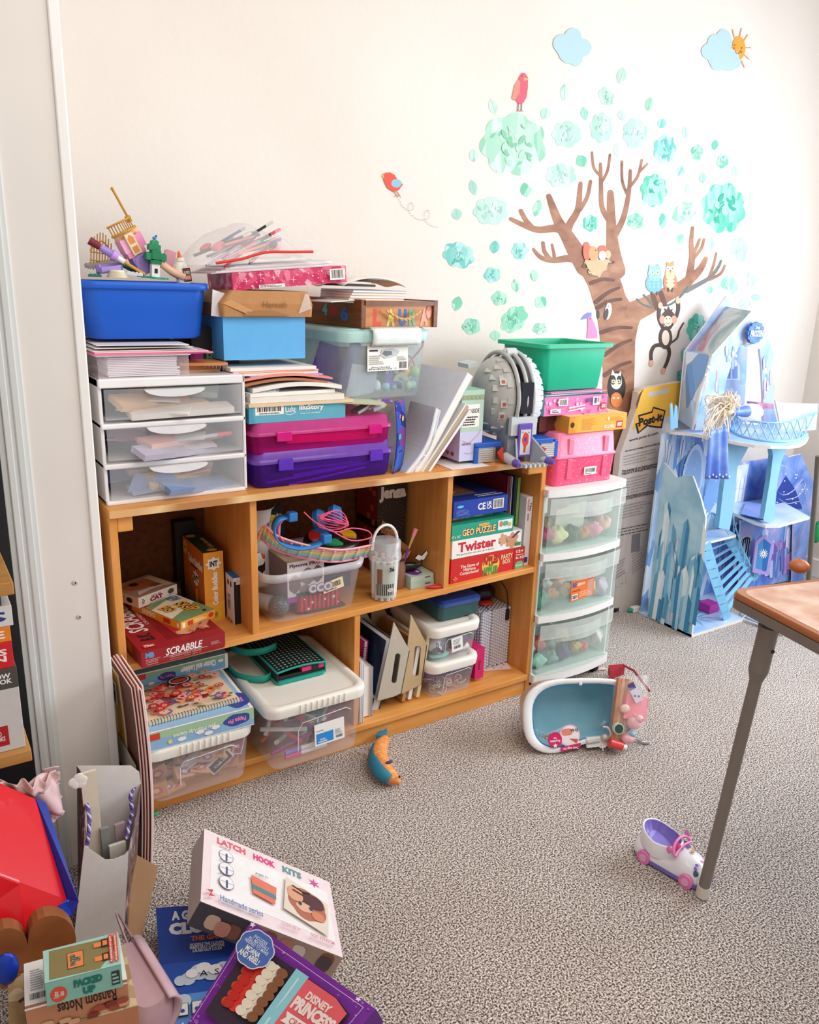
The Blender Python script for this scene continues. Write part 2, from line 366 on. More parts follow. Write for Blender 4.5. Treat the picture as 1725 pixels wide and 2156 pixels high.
LEAVES = [
 (1309,159,18,10,15,'grey','topmost green leaf sticker, above the crown under the sky'), (1189,195,18,9,0,'grey','upright green leaf sticker right of the red perched bird'),
 (1039,224,17,10,-15,'grey','green leaf sticker left of the red perched bird'), (1149,239,13,11,20,'pale','pale rounded leaf sticker at the right foot of the perched bird'),
 (1231,239,15,8,-10,'strong','speckled teal leaf sticker between perched bird and small grey-green cluster'), (1310,243,12,9,-15,'pale','pale leaf sticker right below the small grey-green cluster at the crown top'),
 (1367,219,15,8,15,'green','green leaf sticker at the top right shoulder of the crown'), (1394,260,11,10,20,'teal','blue-teal rounded leaf sticker below the top right shoulder leaf'),
 (1444,279,14,7,-5,'pale','pale slim leaf sticker above the two tiny right-hand clusters'), (1506,305,12,7,15,'green','small tilted leaf sticker just above the farthest tiny cluster at right'),
 (998,327,14,10,0,'pale','pale leaf sticker left of the biggest leaf cluster'), (1300,316,16,7,0,'grey','slim leaf sticker between the middle twig tips'),
 (1225,339,14,12,-30,'green','two-tone rounded leaf sticker left of the twig tips'), (1433,360,11,8,15,'teal','small teal leaf sticker right of the strong teal cluster'),
 (1480,374,12,8,-5,'green','small green leaf sticker above the big right-hand cluster'), (1548,360,12,7,-5,'pale','pale leaf sticker below the farthest tiny cluster at right'),
 (997,395,17,9,-15,'pale','pale leaf sticker above the pale oval cluster at left'), (1107,400,16,11,-10,'green','green leaf sticker under the biggest leaf cluster'),
 (1132,438,19,9,15,'green','long tilted leaf sticker left of the upright brown limb'), (1450,398,13,7,0,'pale','pale slim leaf sticker above the elongated cluster'),
 (962,451,13,11,-10,'pale','pale rounded leaf sticker left of the pale oval cluster'), (1396,465,17,8,0,'strong','bright green leaf sticker left of the elongated cluster'),
 (1579,412,11,8,10,'pale','faint leaf sticker at the right edge of the big right-hand cluster'), (1042,520,14,10,10,'teal','speckled leaf sticker between two teal clusters at mid left'),
 (1126,580,13,9,-5,'green','green leaf sticker left of the trunk, level with the nest'), (1086,601,14,8,-10,'green','green leaf sticker above the small cluster at lower left'),
 (963,639,16,11,15,'green','green leaf sticker beside the lid of the wooden case'), (1139,636,14,13,45,'green','broad tilted leaf sticker left of the trunk above the green tub'),
 (1434,503,12,9,15,'green','green leaf sticker above the right-hand bough'), (1498,513,13,7,0,'pale','faint leaf sticker between the twig tips and the pale far cluster'),
 (1495,610,9,8,0,'green','round leaf sticker just left of the play castle peak'), (1592,626,8,10,5,'pale','faint small leaf sticker right of the castle peak'),
 (1043,706,11,11,0,'green','leaf sticker half hidden behind the grey dome')]
for cx, cy, L, W, a, k, lb in LEAVES:
    m = M(); dflat(pts_leaf(cx, cy, L, W, a), m, LM[k]); s_ = radians(a)
    stroke(m, [(cx-L*.8*-sin(s_), cy-L*.8*cos(s_)), (cx+L*.8*-sin(s_), cy+L*.8*cos(s_))], (.8, .8), mt('7cbfa6'), 1)
    decal(m, 'leaf_sticker', lb, 'wall sticker', 'leaf stickers around the painted tree')
CLUS = [
 (1081,304,72,68,7,0,'mint','biggest mint leaf cluster sticker, under the red perched bird'), (1194,283,32,29,7,0,'pale','pale leaf cluster sticker right of the biggest one'),
 (1267,269,25,33,8,0,'pale','upright pale leaf cluster sticker, second right of the biggest'), (1338,281,27,33,8,0,'pale','pale leaf cluster sticker above the right middle twigs'),
 (1277,203,16,21,5,-20,'grey','small grey-green cluster sticker at the top of the crown'), (1400,314,25,31,7,10,'teal','teal marbled leaf cluster sticker right of the middle twigs'),
 (1469,321,14,17,5,0,'green','tiny green cluster sticker, left of the two tiny ones at far right'), (1522,339,13,16,5,20,'green','tiny green cluster sticker, right of the two tiny ones at far right'),
 (1182,370,33,27,7,0,'pale','pale leaf cluster sticker above the left limb tips'), (1377,401,29,36,8,0,'strong','vivid teal leaf cluster sticker right of the twigs'),
 (1034,444,38,31,7,0,'pale','pale oval leaf cluster sticker at far left of the crown'), (1441,448,28,22,7,-40,'mint','elongated tilted leaf cluster sticker left of the big right-hand one'),
 (1244,470,17,18,6,0,'strong','small dark green cluster sticker between the two limbs'), (1338,466,18,18,6,0,'green','small green cluster sticker right of the upright limb'),
 (1524,438,48,55,8,0,'strong','big bright leaf cluster sticker at the right of the crown'), (966,537,35,28,7,20,'teal','speckled teal leaf cluster sticker at the far left'),
 (1095,528,18,19,6,0,'teal','small teal cluster sticker left of the low left bough'), (1037,579,18,17,5,0,'teal','small pale teal cluster sticker below the far left teal one'),
 (1052,628,17,16,5,0,'green','small green cluster sticker above the tilted long one at lower left'), (1083,672,34,24,7,-45,'green','long tilted leaf cluster sticker above the grey dome'),
 (993,687,20,18,5,0,'green','small green cluster sticker right of the wooden case'), (1138,692,17,13,5,0,'mint','small leaf cluster sticker just above the green tub'),
 (1557,525,20,29,8,-15,'pale','pale tall leaf cluster sticker right of the right-hand twigs'), (1584,587,14,17,6,0,'pale','small pale cluster sticker at the right edge above the castle'),
 (1534,603,21,21,6,0,'mint','pale round cluster sticker peeking over the castle peak'), (1467,690,21,31,8,10,'strong','bright green leaf cluster sticker left of the castle roof'),
 (1569,640,13,14,5,0,'pale','small pale cluster sticker just right of the castle peak'), (1441,748,8,17,5,0,'green','narrow green cluster sticker left of the castle wall, upper of two'),
 (1434,792,9,14,5,0,'strong','small green cluster sticker left of the castle wall, lower of two')]
for cx, cy, rx, ry, k, a, kk, lb in CLUS:
    m = M(); dflat(pts_blob(cx, cy, rx, ry, k, a), m, LM[kk]); rd = random.Random(cx)
    dk = mt({'mint': '86c9a6', 'pale': 'a3cfc0', 'teal': '58b9b0', 'strong': '2fae90', 'green': '62b894', 'grey': '86bda6'}[kk], .6, var=.2, scale=60); lt = mt({'mint': 'b9e2cd', 'pale': 'd6ece4', 'teal': 'a8ddd6', 'strong': 'a6dfcd', 'green': 'abdcc4', 'grey': 'c6e2d4'}[kk], .6, var=.05)
    for i in range(int(8+rx/2.6)):
        t = rd.uniform(0, 2*pi); q = rd.uniform(0, .66); s = min(rx, ry)*rd.uniform(.13, .24)*(1 if rx < 60 else .75)
        dflat(pts_leaf(cx+rx*q*cos(t), cy+ry*q*sin(t), s, s*.42, rd.uniform(-60, 60)), m, dk if i % 2 else lt, 1+i*.3)
    decal(m, 'leaf_cluster_sticker', lb, 'wall sticker', 'leaf clusters of the painted tree')
# tree
bark = ramp_mat('decal_bark', 'noise', [(.25, '744a36'), (.42, '9a6a50'), (.55, 'a9785c'), (.75, 'c39474')], scale=7, sc=(1, 1, 2.6), rough=.6, detail=6, dist=.6)
dkb = ramp_mat('decal_bark_band', 'noise', [(.3, '5d3b2c'), (.7, '7b5340')], scale=12, rough=.6)
m = M()
dflat([(1209,552),(1222,540),(1236,530),(1258,548),(1276,545),(1283,530),(1303,530),(1301,550),(1307,589),(1318,623),(1329,640),(1345,630),(1363,657),(1350,672),(1344,687),(1338,717),(1337,765),(1335,829),(1340,900),(1350,1060),(1235,1060),(1255,960),(1268,850),(1270,780),(1262,696),(1256,657),(1239,602),(1222,570)], m, bark)
for pts, ws in [([(1156,413),(1175,464),(1196,499),(1217,535),(1235,560)],(11,46)), ([(1286,406),(1288,477),(1292,529),(1300,570)],(13,36)),
 ([(1076,461),(1106,475),(1136,484),(1175,481),(1200,500)],(8,20)), ([(1097,444),(1108,464),(1119,477)],(9,11)), ([(1223,386),(1221,408),(1217,443),(1200,473),(1192,500)],(8,18)),
 ([(1244,382),(1237,415),(1222,441)],(7,9)), ([(1247,321),(1251,353),(1265,370)],(5,6)), ([(1285,326),(1280,359),(1269,381)],(5,6)), ([(1265,345),(1266,381),(1268,435),(1282,462)],(6,12)),
 ([(1310,340),(1311,381),(1321,408)],(5,6)), ([(1328,359),(1325,403),(1314,457),(1296,494)],(6,14)), ([(1352,337),(1344,370),(1328,392)],(5,6)), ([(1364,345),(1348,361)],(4,5)),
 ([(1124,525),(1140,542),(1166,548),(1196,544),(1222,548)],(6,18)), ([(1144,511),(1147,529),(1158,545)],(7,9)), ([(1163,515),(1167,533),(1168,545)],(5,7)),
 ([(1338,655),(1370,640),(1400,622),(1432,606),(1453,589),(1475,567),(1487,544)],(44,8)), ([(1459,479),(1456,512),(1458,542),(1452,585)],(6,16)), ([(1474,504),(1466,524),(1457,542)],(5,7)),
 ([(1483,504),(1477,524),(1460,545)],(5,7)), ([(1509,533),(1503,559),(1494,584)],(4,6)), ([(1527,559),(1518,576),(1496,588)],(4,7))]:
    stroke(m, smooth_path(pts), ws, bark)
vine = mt('5b6f66', .6); stroke(m, smooth_path([(1445,612),(1471,599),(1496,584),(1513,563),(1519,549)]), (11,4), mt('6f6a66'), 1)
for pts in ([(1342,630),(1352,640),(1372,648)],[(1356,621),(1368,634),(1376,645)],[(1385,642),(1406,643),(1423,634),(1440,617),(1448,604)]): stroke(m, smooth_path(pts), (4,4), vine, 2)
for (a, b, c, d) in ((1240,596,1300,590),(1250,636,1312,606),(1254,648,1316,630),(1262,700,1338,690),(1268,748,1337,716),(1269,790,1336,762),(1225,560,1300,552)):
    stroke(m, smooth_path([(a+5, b), ((a+c)/2, (b+d)/2-5), (c-8, d)]), (9, 6), dkb, 1)
for (a, b, c, d) in ((1376,624,1384,648),(1392,616,1400,640)): stroke(m, [(a, b), (c, d)], (10, 10), dkb, 1)
dflat(pts_ell(1299,815,19,33), m, mt('2e2723'), 2)
decal(m, 'tree_sticker', 'large brown tree wall sticker with forked limbs behind the stacked boxes', 'wall sticker')
M.dk = 55
m = M()
for cx, cy, rx, ry, c, l in ((1298,803,12,17,'efe6da',3),(1291,800,6,10,'3a3230',4),(1304,800,5,9,'3a3230',4),(1292,803,4,4,'f7e9b0',5),(1303,803,4,4,'f7e9b0',5),(1292,803,1.8,1.8,'201a18',6),(1303,803,1.8,1.8,'201a18',6),(1298,842,12,16,'e8894a',5),(1293,838,3,2,'fbe3c4',6),(1302,838,3,2,'fbe3c4',6)):
    dflat(pts_ell(cx, cy, rx, ry), m, mt(c), l)
dflat([(1287,790),(1290,778),(1296,789)], m, mt('efe6da'), 3); dflat([(1301,789),(1308,780),(1308,792)], m, mt('efe6da'), 3)
decal(m, 'raccoon_sticker', 'raccoon and orange owl sticker in the trunk hollow', 'wall sticker')
# clouds and sun
sky = mt('b9d9e4', .6, var=.03)
m = M()
dflat(union([(1185,92,20,20),(1207,78,18,19),(1226,100,20,19),(1201,112,24,22),(1213,123,14,16),(1190,105,18,14)]), m, sky)
decal(m, 'cloud_sticker', 'lone light blue cloud sticker above the tree crown', 'wall sticker')
m = M()
dflat(union([(1498,108,21,18),(1524,90,18,29),(1506,92,16,20),(1524,122,33,24),(1548,132,13,12),(1512,133,16,16),(1536,137,16,13)]), m, sky)
sun = mt('fba63c', .6, var=.03)
dflat(pts_ell(1556,101,14,25,24), m, sun, -3)
for a, b, c, d in ((1547,79,1543,62),(1558,77,1562,60),(1567,86,1575,73),(1570,101,1581,100),(1569,116,1578,125),(1562,128,1568,142)): stroke(m, [(a, b), (c, d)], (2, 2), mt('e8a06a'), -1)
for q, c in (((1562,101,1.2,2),'5a2a14'),((1561,109,2,3),'d8502a'),((1546,102,2,3),'d8502a')): dflat(pts_ell(*q, 10), m, mt(c), 2)
stroke(m, smooth_path([(1549,106),(1551,112),(1555,113),(1558,109)]), (1,1), mt('5a2a14'), 2); stroke(m, smooth_path([(1545,96),(1547,94),(1549,96)]), (1,1), mt('5a2a14'), 2)
decal(m, 'cloud_sticker', 'light blue cloud sticker with a winking orange sun behind it', 'wall sticker')
# birds
m = M(); pk = mt('ee6379', .6, var=.06); sa = mt('f4907c')
dflat([(1100,153),(1107,155),(1112,163),(1112,185),(1109,205),(1103,216),(1094,219),(1088,214),(1085,204),(1090,184),(1093,163)], m, pk)
dflat([(1092,168),(1096,172),(1094,195),(1084,212),(1078,208),(1084,180)], m, sa, 1)
dflat([(1103,163),(1115,166),(1104,171)], m, mt('f0b066'), 1); dflat(pts_ell(1099,160,1.4,1.4,8), m, mt('4a2030'), 1)
for x in (1092, 1099): stroke(m, [(x, 217), (x-1, 233)], (2, 2), mt('8b5a44'), 1); stroke(m, [(x-4, 235), (x, 231), (x+3, 235)], (1, 1), mt('8b5a44'), 1)
decal(m, 'bird_sticker', 'tall pink-red bird sticker perched on the biggest leaf cluster', 'wall sticker')
m = M(); dflat([(806,368),(812,364),(822,363),(831,368),(840,382),(849,388),(840,400),(828,404),(816,396),(809,382)], m, mt('e8583f', .6, var=.05)); dflat(pts_ell(835,386,11,9), m, mt('8fc3dc'), 1)
dflat([(808,368),(804,370),(809,377)], m, mt('eeb45a'), 1)
for x in (829, 835): stroke(m, [(x, 402), (x+7, 412)], (1.3, 1.3), mt('b0503c'), 1); stroke(m, [(x+2, 414), (x+7, 411), (x+9, 416)], (1, 1), mt('b0503c'), 1)
decal(m, 'bird_sticker', 'small flying orange bird sticker with a blue wing', 'wall sticker')
m = M(); tr = smooth_path([(841,420),(848,434),(862,443),(872,438),(868,427),(860,434),(864,448),(878,460),(895,463),(905,455),(903,443),(894,449),(898,466),(912,476),(926,478)], 8)
for i in range(0, len(tr)-2, 3): stroke(m, tr[i:i+2], (1.5, 1.5), mt('b9c3c6'))
decal(m, 'flight_trail_sticker', 'looping grey dashed flight trail sticker behind the flying bird', 'wall sticker')
m = M()
for i in range(60):
    x = 1258+rnd.uniform(-26, 26)*(1-.0); y = rnd.uniform(549, 581); s = (1-(y-545)/55)
    x = 1258+(x-1258)*max(.35, s); a = rnd.uniform(-.5, .5); stroke(m, [(x-7*cos(a), y-7*sin(a)), (x+7*cos(a), y+7*sin(a))], (2.2, 1.6), mt(rnd.choice(('d9c39c','c4a877','efe0c0','a98b62'))), 3)
dflat([(1231,548),(1285,546),(1276,566),(1262,581),(1248,578),(1238,565)], m, mt('c9ae80'), 2)
for q, c, l in (((1236,529,8,20),'e9603f',1),((1250,534,10,16),'ef9a5a',2),((1270,528,10,12),'e9603f',1),((1269,538,8,10),'f7efe4',2),((1281,536,6,9),'d9b48c',1)): dflat(pts_ell(*q), m, mt(c), l)
dflat(pts_ell(1255,527,1.5,1.5,8), m, mt('3a2018'), 4)
decal(m, 'nest_sticker', 'woven nest sticker holding an orange bird and egg', 'wall sticker')
m = M(); bl = mt('8fc6dc'); 
dflat(pts_ell(1378,597,18,20), m, mt('6fb0cc'), 1); dflat(pts_ell(1379,576,14,16), m, bl, 2); dflat([(1366,570),(1368,556),(1378,563),(1388,555),(1391,570)], m, bl, 2)
for x in (1374, 1385): dflat(pts_ell(x,573,4,4.5,12), m, mt('ffffff'), 3); dflat(pts_ell(x,573,1.5,1.8,8), m, mt('222222'), 4)
dflat([(1378,578),(1382,578),(1380,584)], m, mt('e8a04a'), 3)
for i in range(9): dflat(pts_ell(1368+(i % 3)*9, 590+(i//3)*7, 3, 2, 8), m, bl, 3)
for x in (1373,1384): stroke(m, [(x,615),(x,620)], (3,3), mt('3a3a3a'), 2)
decal(m, 'owl_sticker', 'round blue owl sticker on the right bough', 'wall sticker')
m = M(); og = mt('f3c88e'); dflat(pts_ell(1412,584,11,26), m, og, 1); dflat([(1404,562),(1405,550),(1411,556),(1419,549),(1420,562)], m, mt('e99a5a'), 1)
for sx in (-1, 1): dflat(pts_ell(1412+sx*10,594,4,14), m, mt('e07a4a'), 2); dflat(pts_ell(1412+sx*4.5,565,4.5,5,12), m, mt('fffaf0'), 3); dflat(pts_ell(1412+sx*4.5,565,1.4,1.6,8), m, mt('222222'), 4)
for i in range(3): stroke(m, [(1404,584+8*i),(1420,584+8*i)], (3,3), mt('fbe7c6'), 2)
dflat([(1410,568),(1414,568),(1412,576)], m, mt('9a5a3a'), 3)
for x in (1408,1416): stroke(m, [(x,607),(x,613)], (3,3), mt('3a2a22'), 2)
decal(m, 'owl_sticker', 'slim orange owl sticker on the right bough', 'wall sticker')
m = M(); mk = mt('54423c', .6, var=.1)
for pts, w_ in (([(1391,641),(1388,660),(1390,676),(1398,692)],8),([(1428,632),(1429,650),(1424,668),(1411,690)],8),([(1396,726),(1380,728),(1372,742),(1372,762)],8),([(1406,726),(1410,742),(1406,760),(1398,778)],8),([(1410,724),(1426,712),(1431,696),(1440,680)],4)): stroke(m, smooth_path(pts), (w_, w_*.8), mk, 1)
dflat(pts_ell(1402,711,14,24), m, mk, 1); dflat(pts_ell(1402,711,8,16), m, mt('efddcb'), 2)
dflat(pts_ell(1408,670,15,16), m, mk, 2); dflat([(1402,656),(1399,648),(1406,653),(1408,644),(1412,653),(1417,650),(1415,658)], m, mk, 2)
for x in (1395, 1420): dflat(pts_ell(x,673,6,9), m, mt('e8a894'), 1.5)
dflat(pts_ell(1407,676,9,11), m, mt('f2d8c2'), 3)
for x in (1404,1411): dflat(pts_ell(x,671,1.2,1.6,8), m, mt('2a1c18'), 4)
stroke(m, smooth_path([(1403,679),(1407,682),(1411,679)]), (1,1), mt('7a4a3a'), 4)
for x, y in ((1391,643),(1428,633),(1372,765),(1397,781)): dflat(pts_ell(x,y,5,7), m, mt('e9b79c'), 2)
decal(m, 'monkey_sticker', 'brown monkey sticker hanging from the green vine', 'wall sticker')
m = M(); dflat([(1238,660),(1246,668),(1252,682),(1258,698),(1258,712),(1236,712),(1238,690)], m, mt('e884b8')); dflat([(1238,658),(1230,664),(1223,674),(1236,670),(1246,666),(1246,658)], m, mt('7a7cc0'), 1)
dflat(pts_ell(1243,671,1.4,1.8,8), m, mt('30202a'), 2)
decal(m, 'bird_sticker', 'pink woodpecker sticker peeking over the green tub', 'wall sticker')
m = M(); dflat(pts_ell(1281,655,7,18,a=8), m, mt('f3ecdc'), 2); dflat(pts_ell(1277,661,4.5,12,a=10), m, mt('2e2a28'), 3); dflat(pts_ell(1260,662,3,9), m, mt('2e2a28'), 2)
for dx in (-4, 2): stroke(m, [(1279, 640), (1277+dx, 630)], (1, 1), mt('8a7a5a'), 2)
for x in (1278,1282): dflat(pts_ell(x,645,1,1.2,6), m, mt('222222'), 3)
decal(m, 'grub_sticker', 'small cream grub sticker on the trunk', 'wall sticker')
# ---------------------------------------------------------------- bookcase
oak = ramp_mat('honey_wood', 'noise', [(.3, 'd98f45'), (.5, 'e39c50'), (.7, 'eaaa62')], scale=5, sc=(1, 7, 7), rough=.38, detail=5)
oakv = ramp_mat('honey_wood_upright', 'noise', [(.3, 'd58b42'), (.5, 'df974c'), (.7, 'e8a65e')], scale=5, sc=(7, 7, 1), rough=.38, detail=5)
oake = ramp_mat('ply_edge', 'wave', [(.2, 'e3b27a'), (.55, 'f2cd97'), (.85, 'bd8452')], scale=38, sc=(.02, .02, 1), rough=.5, dist=.6)
hard = ramp_mat('hardboard', 'noise', [(.3, '5a3016'), (.7, '74421f')], scale=60, rough=.75)
HS, WS, DS = .80, 1.294, .36
t = thing('bookcase', 'low honey coloured wooden bookcase of open cubbies along the white wall', 'bookcase')
def zmid(x): return .423+.026*min(1, max(0, (x-.25)/1.03))
for nm, b, mat in (('top_board', (0, -.012, HS-.018, WS, DS, HS), oak), ('side_panel', (0, 0, 0, .018, DS, HS-.018), oakv), ('side_panel', (WS-.018, 0, 0, WS, DS, HS-.018), oakv),
                   ('bottom_shelf', (.018, -.008, .055, WS-.018, DS-.006, .073), oak), ('plinth', (.018, .004, 0, WS-.018, .022, .055), oak), ('back_panel', (.018, DS-.006, .055, WS-.018, DS, HS-.018), hard)):
    M().box(*b, mat).obj(nm, t, bevel=.002)
e = M(); e.box(0, -.0135, HS-.017, WS, -.0118, HS-.001, oake); e.obj('edge_banding', t)
m = M(); z0, z1 = .417, .449   # the middle shelf sits a little lower at the left
m.mesh([(.018, 0, z0-.018), (WS-.018, 0, z1-.018), (WS-.018, DS-.006, z1-.018), (.018, DS-.006, z0-.018), (.018, 0, z0), (WS-.018, 0, z1), (WS-.018, DS-.006, z1), (.018, DS-.006, z0)],
       [(0, 3, 2, 1), (4, 5, 6, 7), (0, 1, 5, 4), (1, 2, 6, 5), (2, 3, 7, 6), (3, 0, 4, 7)], oak); m.obj('middle_shelf', t, bevel=.002)
def sm(x): return z0+(z1-z0)*(x-.018)/(WS-.036)
for x, a, b in ((.331, .41, HS-.018), (.925, .42, HS-.018), (.628, .073, .43)): M().box(x, .002, a, x+.018, DS-.006, b, oakv).obj('divider', t, bevel=.0015)
M().box(.018, .0, .745, .052, .06, .782, oak).obj('corner_block', t, bevel=.003)
M().box(WS-.075, -.002, .755, WS-.018, .03, .782, oak).obj('corner_block', t, bevel=.003)
# ---------------------------------------------------------------- makers
frost = clear('eef0f2', .30, .3); frostd = clear('e3e6ec', .27, .3); lidw = mt('f3eee4', .35, var=.02, coat=.2)
def slip(name, label, cat, c, size, mat, rot=(0, 0, 0), group=None):
    w, d, h = size; m = M().box(-w/2, -d/2, -h/2, w/2, d/2, h/2, hexm(mat)); return tag(m.obj(name, loc=c, rot=rot), label, cat, group)
def bin_body(m, w, d, h, mat, taper=.9, r=.03, rim=.008, z=0):
    m.loft([rr(w*taper*.94, d*taper*.94, r, z+.0), rr(w*taper, d*taper, r, z+.006), rr(w, d, r, z+h-.012), rr(w, d, r, z+h)], mat, True, False)
    m.loft([rr(w, d, r, z+h), rr(w+rim*2, d+rim*2, r+rim, z+h), rr(w+rim*2, d+rim*2, r+rim, z+h-.006)], mat, False, False)
    return m
def barcode(parent, x, y, z, w, h, label='white barcode sticker', rot=(0, 0, 0), text=None, colour='f7f3ea', name='barcode_label'):
    m = M(); m.box(0, -.0004, 0, w, .0, h, mt(colour)); q = Paint(m, (0, -.0004, 0), (1, 0, 0), (0, 0, 1), w, h)
    q.bars((.12, .3, .88, .8), mt('222222'), seed=int(w*9999)); q.lines_of_print((.12, .08, .9, .25), 1, mt('555555'))
    o = m.obj(name, parent, (x, y, z), rot); o['label'] = label; return o
K = mt('1d1a1a'); WH = mt('f6f3ee'); 
# ---------------------------------------------------------------- on the bookcase, left
DZ = .283; dl = Vector((.006, .03, HS)); DW = .332
t = thing('drawer_unit', 'white desktop unit of three clear drawers on the left end of the bookcase', 'drawer unit', dl)
m = M(); wp = mt('f4f2f2', .3, var=.02, coat=.2)
m.box(0, 0, 0, DW, .30, .010, wp); m.box(0, 0, DZ-.020, DW, .30, DZ, wp)
m.box(0, .01, 0, .008, .30, DZ, wp); m.box(DW-.008, 0, 0, DW, .30, DZ, wp); m.box(0, .292, 0, DW, .30, DZ, wp)
for i in (1, 2): m.box(0, 0, i*.0905-.008, DW, .30, i*.0905+.004, wp)
m.obj('frame', t, bevel=.003)
for i in range(3):
    zb = .012+i*.0905; zt = zb+.074 if i < 2 else DZ-.022
    m = M(); N = 14; B = [(.010+(DW-.02)*k/N, -.010*sin(pi*k/N)**.6) for k in range(N+1)]
    m.mesh([(x, y, z) for z in (zb, zt) for x, y in B], [(k, k+1, k+N+2, k+N+1) for k in range(N)], frostd, True)
    m.box(.012, .006, zb, DW-.012, .28, zb+.0015, frost)
    dr = m.obj('drawer', t)
    m = M(); hw = .135; q = [(DW/2-.005+hw/2*math.cos(pi*k/12), zt-.002-.017*sin(pi*k/12)) for k in range(13)]
    m.prism([(x, -.021, z) for x, z in q], (0, .012, 0), clear('f5f6f8', .75, .2)); m.obj('handle', dr, bevel=.002)
cols = [['e9dfd6', 'f2ece6', 'd9b58e', 'dcb48a', 'ece4dc', 'd7a77c', 'c6e0d2', 'efe9e2'], ['b9b3c4', 'd8c7cf', 'e98aa0', 'f3b9a8', 'f4f2ee', 'a86f86', 'c9c6b8', 'e5cdd6'], ['7f93bd', '8fa0c6', 'f0a386', 'eecb93', 'f3b79f', '6d7fae', 'ead9c2', 'f6d7a8']]
DN = ['bottom', 'middle', 'top']
for i in range(3):
    for k in range(8):
        c = cols[2-i][k]; w = rnd.uniform(.12, .24); x = rnd.uniform(w/2+.02, DW-.02-w/2)
        slip('craft_sheet', f'{["white","pale","tan","kraft","cream","brown","tinted","loose"][k]} sheets lying in the {DN[i]} clear drawer' if i == 2 else f'{["dark blue","blue","coral","yellow","peach","navy","cream","apricot"][k] if i==0 else ["mauve","pinkish","red","peach","white","plum","olive","rose"][k]} craft scrap in the {DN[i]} clear drawer', 'craft paper',
             dl+Vector((x, .022+.014*k, .018+i*.0905+.006*k+.004)), (w, .05, .004+.010*(k % 3 == 0)), c, (rnd.uniform(.1, .5), rnd.uniform(-.12, .12), rnd.uniform(-.5, .5)), 'craft supplies in the clear drawers')
m = M(); m.cyl((-.06, 0, 0), (.05, 0, .008), .005, mt('c9cdd2')); m.cyl((.05, 0, .008), (.085, 0, .010), .0055, mt('ee6a80'))
tag(m.obj('marker', loc=dl+Vector((.22, .03, .13))), 'silver marker with a pink cap in the middle clear drawer', 'marker')
m = M(); m.prism([(-.07, 0, 0), (-.05, 0, .045), (-.03, 0, .04), (-.02, 0, .02), (0, 0, .038), (.03, 0, .04), (.06, 0, .005)], (0, .002, 0), mt('7f93bd'))
tag(m.obj('felt_scrap', loc=dl+Vector((.12, .02, .022))), 'slate blue folded felt scrap standing in the bottom clear drawer', 'felt')
# on the unit
zu = HS+DZ
m = M(); t = thing('card_box', 'clear plastic box packed with white envelopes on the drawer unit', 'box', (.012, .05, zu))
M().box(0, 0, 0, .20, .17, .046, clear('e9d6dc', .3, .2)).obj('case', t)
for k in range(11):
    m = M(); m.box(.022+rnd.uniform(-.002, .002), .004, .002+k*.0038, .175+rnd.uniform(-.004, .006), .12, .0048+k*.0038, mt('eeebf4' if k % 2 else 'f8f7fb')); m.obj('envelope', t)
carton('craft_box', 'brown and orange flat carton behind the envelopes on the drawer unit', 'box', (Vector((.195, .10, zu)), .05, .11, .018), .12, 'c9764a', lambda f: (f['front'].rect(.0, .0, 1, .3, mt('e8c79c')), f['top'].rect(.05, .1, .6, .9, mt('b5522e'))))
def sheet(name, label, cat, x0, x1, y0, y1, z, th, col, rot=0, group=None):
    m = M().box(0, 0, 0, x1-x0, y1-y0, th, hexm(col)); return tag(m.obj(name, loc=(x0, y0, z), rot=rot), label, cat, group)
sheet('folder', 'white cardstock folder directly on the envelope box', 'folder', .008, .215, .04, .25, zu+.0465, .003, 'f2eef0', .02)
sheet('folder', 'hot pink folder under the white sheets left of the blue box', 'folder', .004, .268, .035, .26, zu+.050, .0035, 'f27aa0', .03)
sheet('folder', 'pale pink folder between hot pink folder and white sheets', 'folder', .006, .255, .04, .26, zu+.054, .003, 'f6c3cf', -.01)
for k in range(3): sheet('paper_sheet', ['lowest white sheet under the blue bin', 'middle white sheet under the blue bin', 'topmost white sheet under the blue bin'][k], 'paper', .004+.004*k, .235-.012*k, .045, .27, zu+.0575+.006*k, .0015, 'f4efec', .05-.04*k, 'white sheets under the blue bin')
sheet('manila_folder', 'orange and tan folder lying on the drawer unit behind the envelopes', 'folder', .20, .31, .08, .28, zu+.019, .006, 'd7925c', -.2)
# blue bin
blue = mt('155fd0', .45, var=.05, scale=300)
bb = Vector((.142, .205, zu+.0785))
t = thing('storage_bin', 'royal blue open plastic bin of small toys on the drawer unit', 'bin', bb)
m = M(); bin_body(m, .275, .215, .125, blue, taper=.92, r=.03, rim=.006); m.obj('bin_body', t)
m = M(); m.loft([rr(.275+.012, .227, .034, .110), rr(.289, .229, .034, .112), rr(.289, .229, .034, .124), rr(.283, .223, .032, .1255)], blue, False, False); m.obj('rim', t)
zr = bb.z+.125
def brick(m, x, y, z, w, d, h, c, T=None, studs=True):
    c = hexm(c); m.box(x, y, z, x+w, y+d, z+h, c, T)
    if studs:
        for i in range(max(1, int(w/.008))):
            for j in range(max(1, int(d/.008))):
                p = Vector((x+.004+i*.008, y+.004+j*.008, z+h)); q = p+Vector((0, 0, .0018))
                if T: p = T @ p; q = T @ q
                m.cyl(p, q, .0024, c, n=8)
gold = mt('c99238', .35, .3); lil = mt('a78bd6', .4); pnk = mt('f09ac2', .4)
